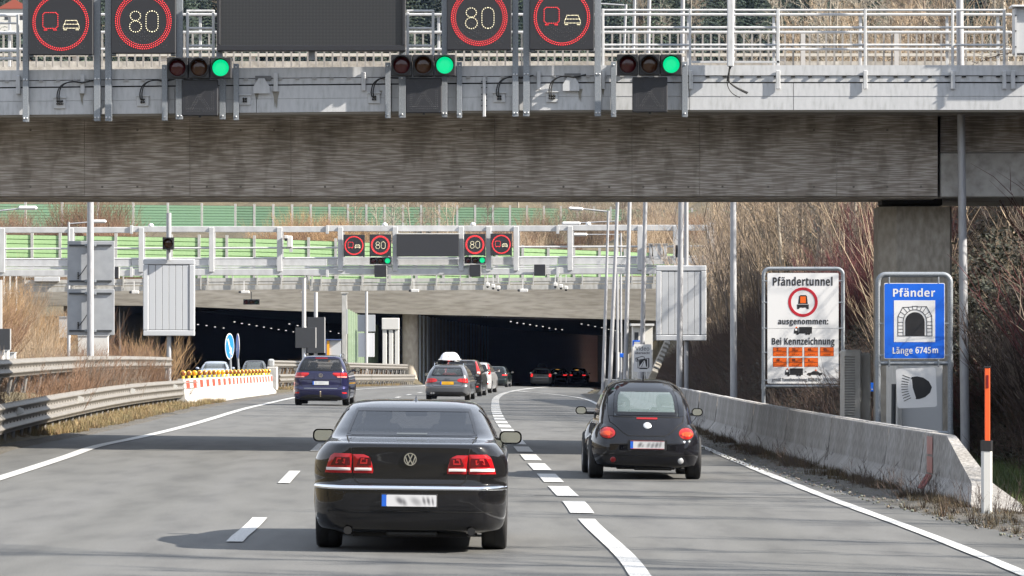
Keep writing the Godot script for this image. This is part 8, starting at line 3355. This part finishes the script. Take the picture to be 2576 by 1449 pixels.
	for k in 7:
		var a := TAU * k / 7.0 + 0.3 * k
		var c := Vector3(cos(a) * 0.11, 0.02 + 0.03 * (k % 3), sin(a) * 0.11)
		var u := Vector3(cos(a + 0.7), 0.35, sin(a + 0.7)) * 0.05
		var w := Vector3(-sin(a), 0.25 * (k % 2), cos(a)) * 0.036
		leaf.quad(c - u, c - w, c + u, c + w)
	var ivy := flat("ivy_leaf", Color(0.030, 0.030, 0.017), 0.8)
	ivy.vertex_color_use_as_albedo = true
	ivy.backlight_enabled = true
	ivy.backlight = lin(0.03, 0.05, 0.01)
	var spots := []
	for i in 42000:
		var d := lerpf(58.0, 235.0, pow(rng.randf(), 1.15))
		var e := rng.randf_range(0.0, 8.5)
		var x := right_start(d) + e
		if hills.get_noise_2d(x * 6.0, d * 3.0) < -0.22:
			continue
		var t := Transform3D(Basis(Vector3(0, 0, 1), 0.7 * smoothstep(0.3, 1.5, e)) * Basis(Vector3.UP, rng.randf() * TAU), Vector3(x, terrain(x, d) + rng.randf_range(0.0, 0.18), -d))
		spots.append(t.scaled_local(Vector3.ONE * rng.randf_range(0.7, 1.8)))
	var tangle := MB.new()
	var tg := RandomNumberGenerator.new()
	tg.seed = 31
	for k in 16:
		var p := Vector3(tg.randf_range(-0.3, 0.3), 0.0, tg.randf_range(-0.3, 0.3))
		twig(tangle, p, Vector3(tg.randf_range(-1, 1), tg.randf_range(0.1, 1.1), tg.randf_range(-1, 1)), tg.randf_range(0.25, 0.7), 0.006, 3, 0.35, tg)
	var brambles := []
	for i in 11000:
		var d := lerpf(58.0, 240.0, pow(rng.randf(), 1.15))
		var e := rng.randf_range(0.0, 8.5)
		var x := right_start(d) + e
		brambles.append(Transform3D(Basis(Vector3(0, 0, 1), 0.7 * smoothstep(0.3, 1.5, e)) * Basis(Vector3.UP, rng.randf() * TAU), Vector3(x, terrain(x, d), -d)).scaled_local(Vector3.ONE * rng.randf_range(0.7, 1.7)))
	var brm := flat("bramble_stems", Color(0.075, 0.052, 0.042), 0.85)
	brm.vertex_color_use_as_albedo = true
	leaf_patch("brambles", "tangle of dark bramble stems over the right slope", brambles, brm, tangle.mesh())
	leaf_patch("ivy", "dark ivy and bramble covering the shaded right slope", spots, ivy, leaf.mesh())
	spots = []
	for i in 16000:
		var d := lerpf(60.0, 104.0, rng.randf())
		var e := rng.randf_range(0.8, 8.0)
		var x := right_start(d) + e
		if CX + x * F / d < 2390.0:
			continue
		var up := rng.randf() * 2.2 * (0.4 + 0.6 * absf(hills.get_noise_2d(x * 5.0, d * 5.0)) * 2.0) * smoothstep(0.6, 2.0, e)
		spots.append(Transform3D(Basis(Vector3(1, 0.3, 0.2).normalized(), rng.randf_range(-1.2, 1.2)) * Basis(Vector3.UP, rng.randf() * TAU), Vector3(x, terrain(x, d) + up, -d)).scaled_local(Vector3.ONE * rng.randf_range(0.6, 1.5)))
	leaf_patch("leafy_thicket", "dark leafy thicket on the shaded bank at the far right", spots, ivy, leaf.mesh())
	var tuft := MB.new()
	var g := RandomNumberGenerator.new()
	g.seed = 9
	for k in 16:
		var a := g.randf() * TAU
		var p := Vector3(cos(a), 0, sin(a)) * g.randf() * 0.06
		var tip := p + Vector3(cos(a) * g.randf_range(0.02, 0.13), g.randf_range(0.08, 0.2), sin(a) * g.randf_range(0.02, 0.13))
		var o := Vector3(-sin(a), 0, cos(a)) * 0.006
		tuft.tri(p - o, p + o, tip)
	var tm2 := tuft.mesh()
	var dry := flat("dry_grass", Color(0.21, 0.162, 0.085), 0.8)
	dry.vertex_color_use_as_albedo = true
	spots = []
	for i in 15000:
		var d := lerpf(66.0, 155.0, rng.randf()) if i % 4 else lerpf(236.0, 330.0, rng.randf())
		var x0 := curve_at(guard_path, d)
		var x1 := curve_at(left_edge, d) - 1.55
		var t := pow(rng.randf(), 1.3)
		if hills.get_noise_2d(d * 2.0, 40.0) < -0.05 and t > 0.45:
			continue
		var x := lerpf(x0 - 0.4, x1, t)
		spots.append(Transform3D(Basis(Vector3.UP, rng.randf() * TAU), Vector3(x, maxf(terrain(x, d), ground(x, d) - 0.03), -d)).scaled_local(Vector3.ONE * rng.randf_range(0.5, 1.3)))
	leaf_patch("dry_grass", "dry straw coloured grass along the foot of the left guard rails", spots, dry, tm2)
	var weed := flat("weed_brown", Color(0.075, 0.055, 0.032), 0.85)
	weed.vertex_color_use_as_albedo = true
	spots = []
	for i in 7000:
		var d := lerpf(42.0, 130.0, pow(rng.randf(), 1.3))
		var xb := curve_at(barrier_path, maxf(d, 40.0))
		var x := xb - absf(rng.randfn(0.0, 0.22))
		if d < 56.5:
			x = xb + rng.randf_range(-0.9, 3.5)
		if hills.get_noise_2d(d * 9.0, 20.0) < 0.0 and d > 57.0:
			continue
		spots.append(Transform3D(Basis(Vector3.UP, rng.randf() * TAU), Vector3(x, maxf(terrain(x, d), ground(x, d)), -d)).scaled_local(Vector3(1, rng.randf_range(0.4, 1.2), 1) * rng.randf_range(0.4, 1.0)))
	leaf_patch("weeds", "brown weeds and litter at the foot of the concrete barrier", spots, weed, tm2)
	var green := flat("verge_grass", Color(0.06, 0.085, 0.025), 0.8)
	green.vertex_color_use_as_albedo = true
	spots = []
	for i in 7000:
		var d := rng.randf_range(40.0, 84.0)
		var x := curve_at(barrier_path, d) + rng.randf_range(0.8, 4.2)
		spots.append(Transform3D(Basis(Vector3.UP, rng.randf() * TAU), Vector3(x, terrain(x, d), -d)).scaled_local(Vector3.ONE * rng.randf_range(0.5, 1.2)))
	leaf_patch("verge_grass", "short green grass behind the barrier's end at the lower right", spots, green, tm2)
	# thin dead stalks against the barrier
	for p in [[2005, 1180], [2060, 1225], [2110, 1252], [2145, 1255], [1930, 1150], [1880, 1120], [2230, 1290], [1800, 1085]]:
		var at := road_at(p[0], p[1])
		at.x = curve_at(barrier_path, -at.z) - 0.08
		place_shrub.call("dead_stalks", "thin dead stalks growing at the foot of the concrete barrier", "dead stalks along the barrier", low[1], at, 0.9, darkb)
	# loose litter and pebbles on the verge
	var peb := MB.new()
	peb.box(Vector3.ZERO, Vector3(0.03, 0.02, 0.025), Basis(Vector3(1, 1, 0).normalized(), 0.5), 0.006)
	var pm := flat("pebble", Color(0.15, 0.145, 0.135), 0.9)
	pm.vertex_color_use_as_albedo = true
	spots = []
	for i in 1800:
		var d := lerpf(38.0, 110.0, pow(rng.randf(), 1.2))
		var x := curve_at(barrier_path, maxf(d, 40.0)) - rng.randf_range(0.0, 1.1)
		spots.append(Transform3D(Basis(Vector3.UP, rng.randf() * TAU), Vector3(x, ground(x, d) + 0.02, -d)).scaled_local(Vector3.ONE * rng.randf_range(0.3, 1.4)))
	leaf_patch("pebbles", "loose pebbles and grit between the edge line and the barrier", spots, pm, peb.mesh())


func build_surroundings() -> void:   # the valley behind and beside the viewer, which the cars' paint mirrors
	var b := MB.new()
	var rows := []
	for i in 10:
		var r := 70.0 + 60.0 * i
		var row := PackedVector3Array()
		for k in 61:
			var a := lerpf(-0.15, PI + 0.15, k / 60.0)
			var h := (-1.0 if i == 0 else 0.0) + 34.0 * pow(i / 3.0, 1.2) * (0.75 + 0.25 * hills.get_noise_2d(k * 3.0, i * 4.0))
			row.append(Vector3(cos(a) * (r + 40.0), h, sin(a) * r + 6.0))
		rows.append(row)
	b.grid(rows)
	var m := worn("valley_brown", noise(81, 0.03, [[0.0, lin(0.035, 0.04, 0.025)], [0.5, lin(0.08, 0.07, 0.045)], [1.0, lin(0.16, 0.14, 0.09)]], 256), Vector3(0.02, 0.02, 0.02), Color(1, 1, 1), 0.95)
	struct(b, "valley_hills", m, "wooded brown valley sides around the road behind the viewer")
	b = MB.new()
	b.box(Vector3(0, -0.6, 40), Vector3(150, 0.2, 128))
	struct(b, "valley_floor", m, "brown valley floor behind the viewer")

func _ready() -> void:
	rng.seed = 20
	left_edge = path_of([[-300, 1295], [0, 1204], [169, 1149.5], [248, 1122.5], [337, 1104], [644, 1022], [737, 1001.5], [886, 981], [966, 975.4], [1065, 970.5]])
	build_view()
	build_setting()
	build_bridge()
	build_barriers()
	build_poles()
	build_signs()
	build_gantry()
	build_portal()
	build_walls()
	build_traffic()
	build_plants()
	build_surroundings()
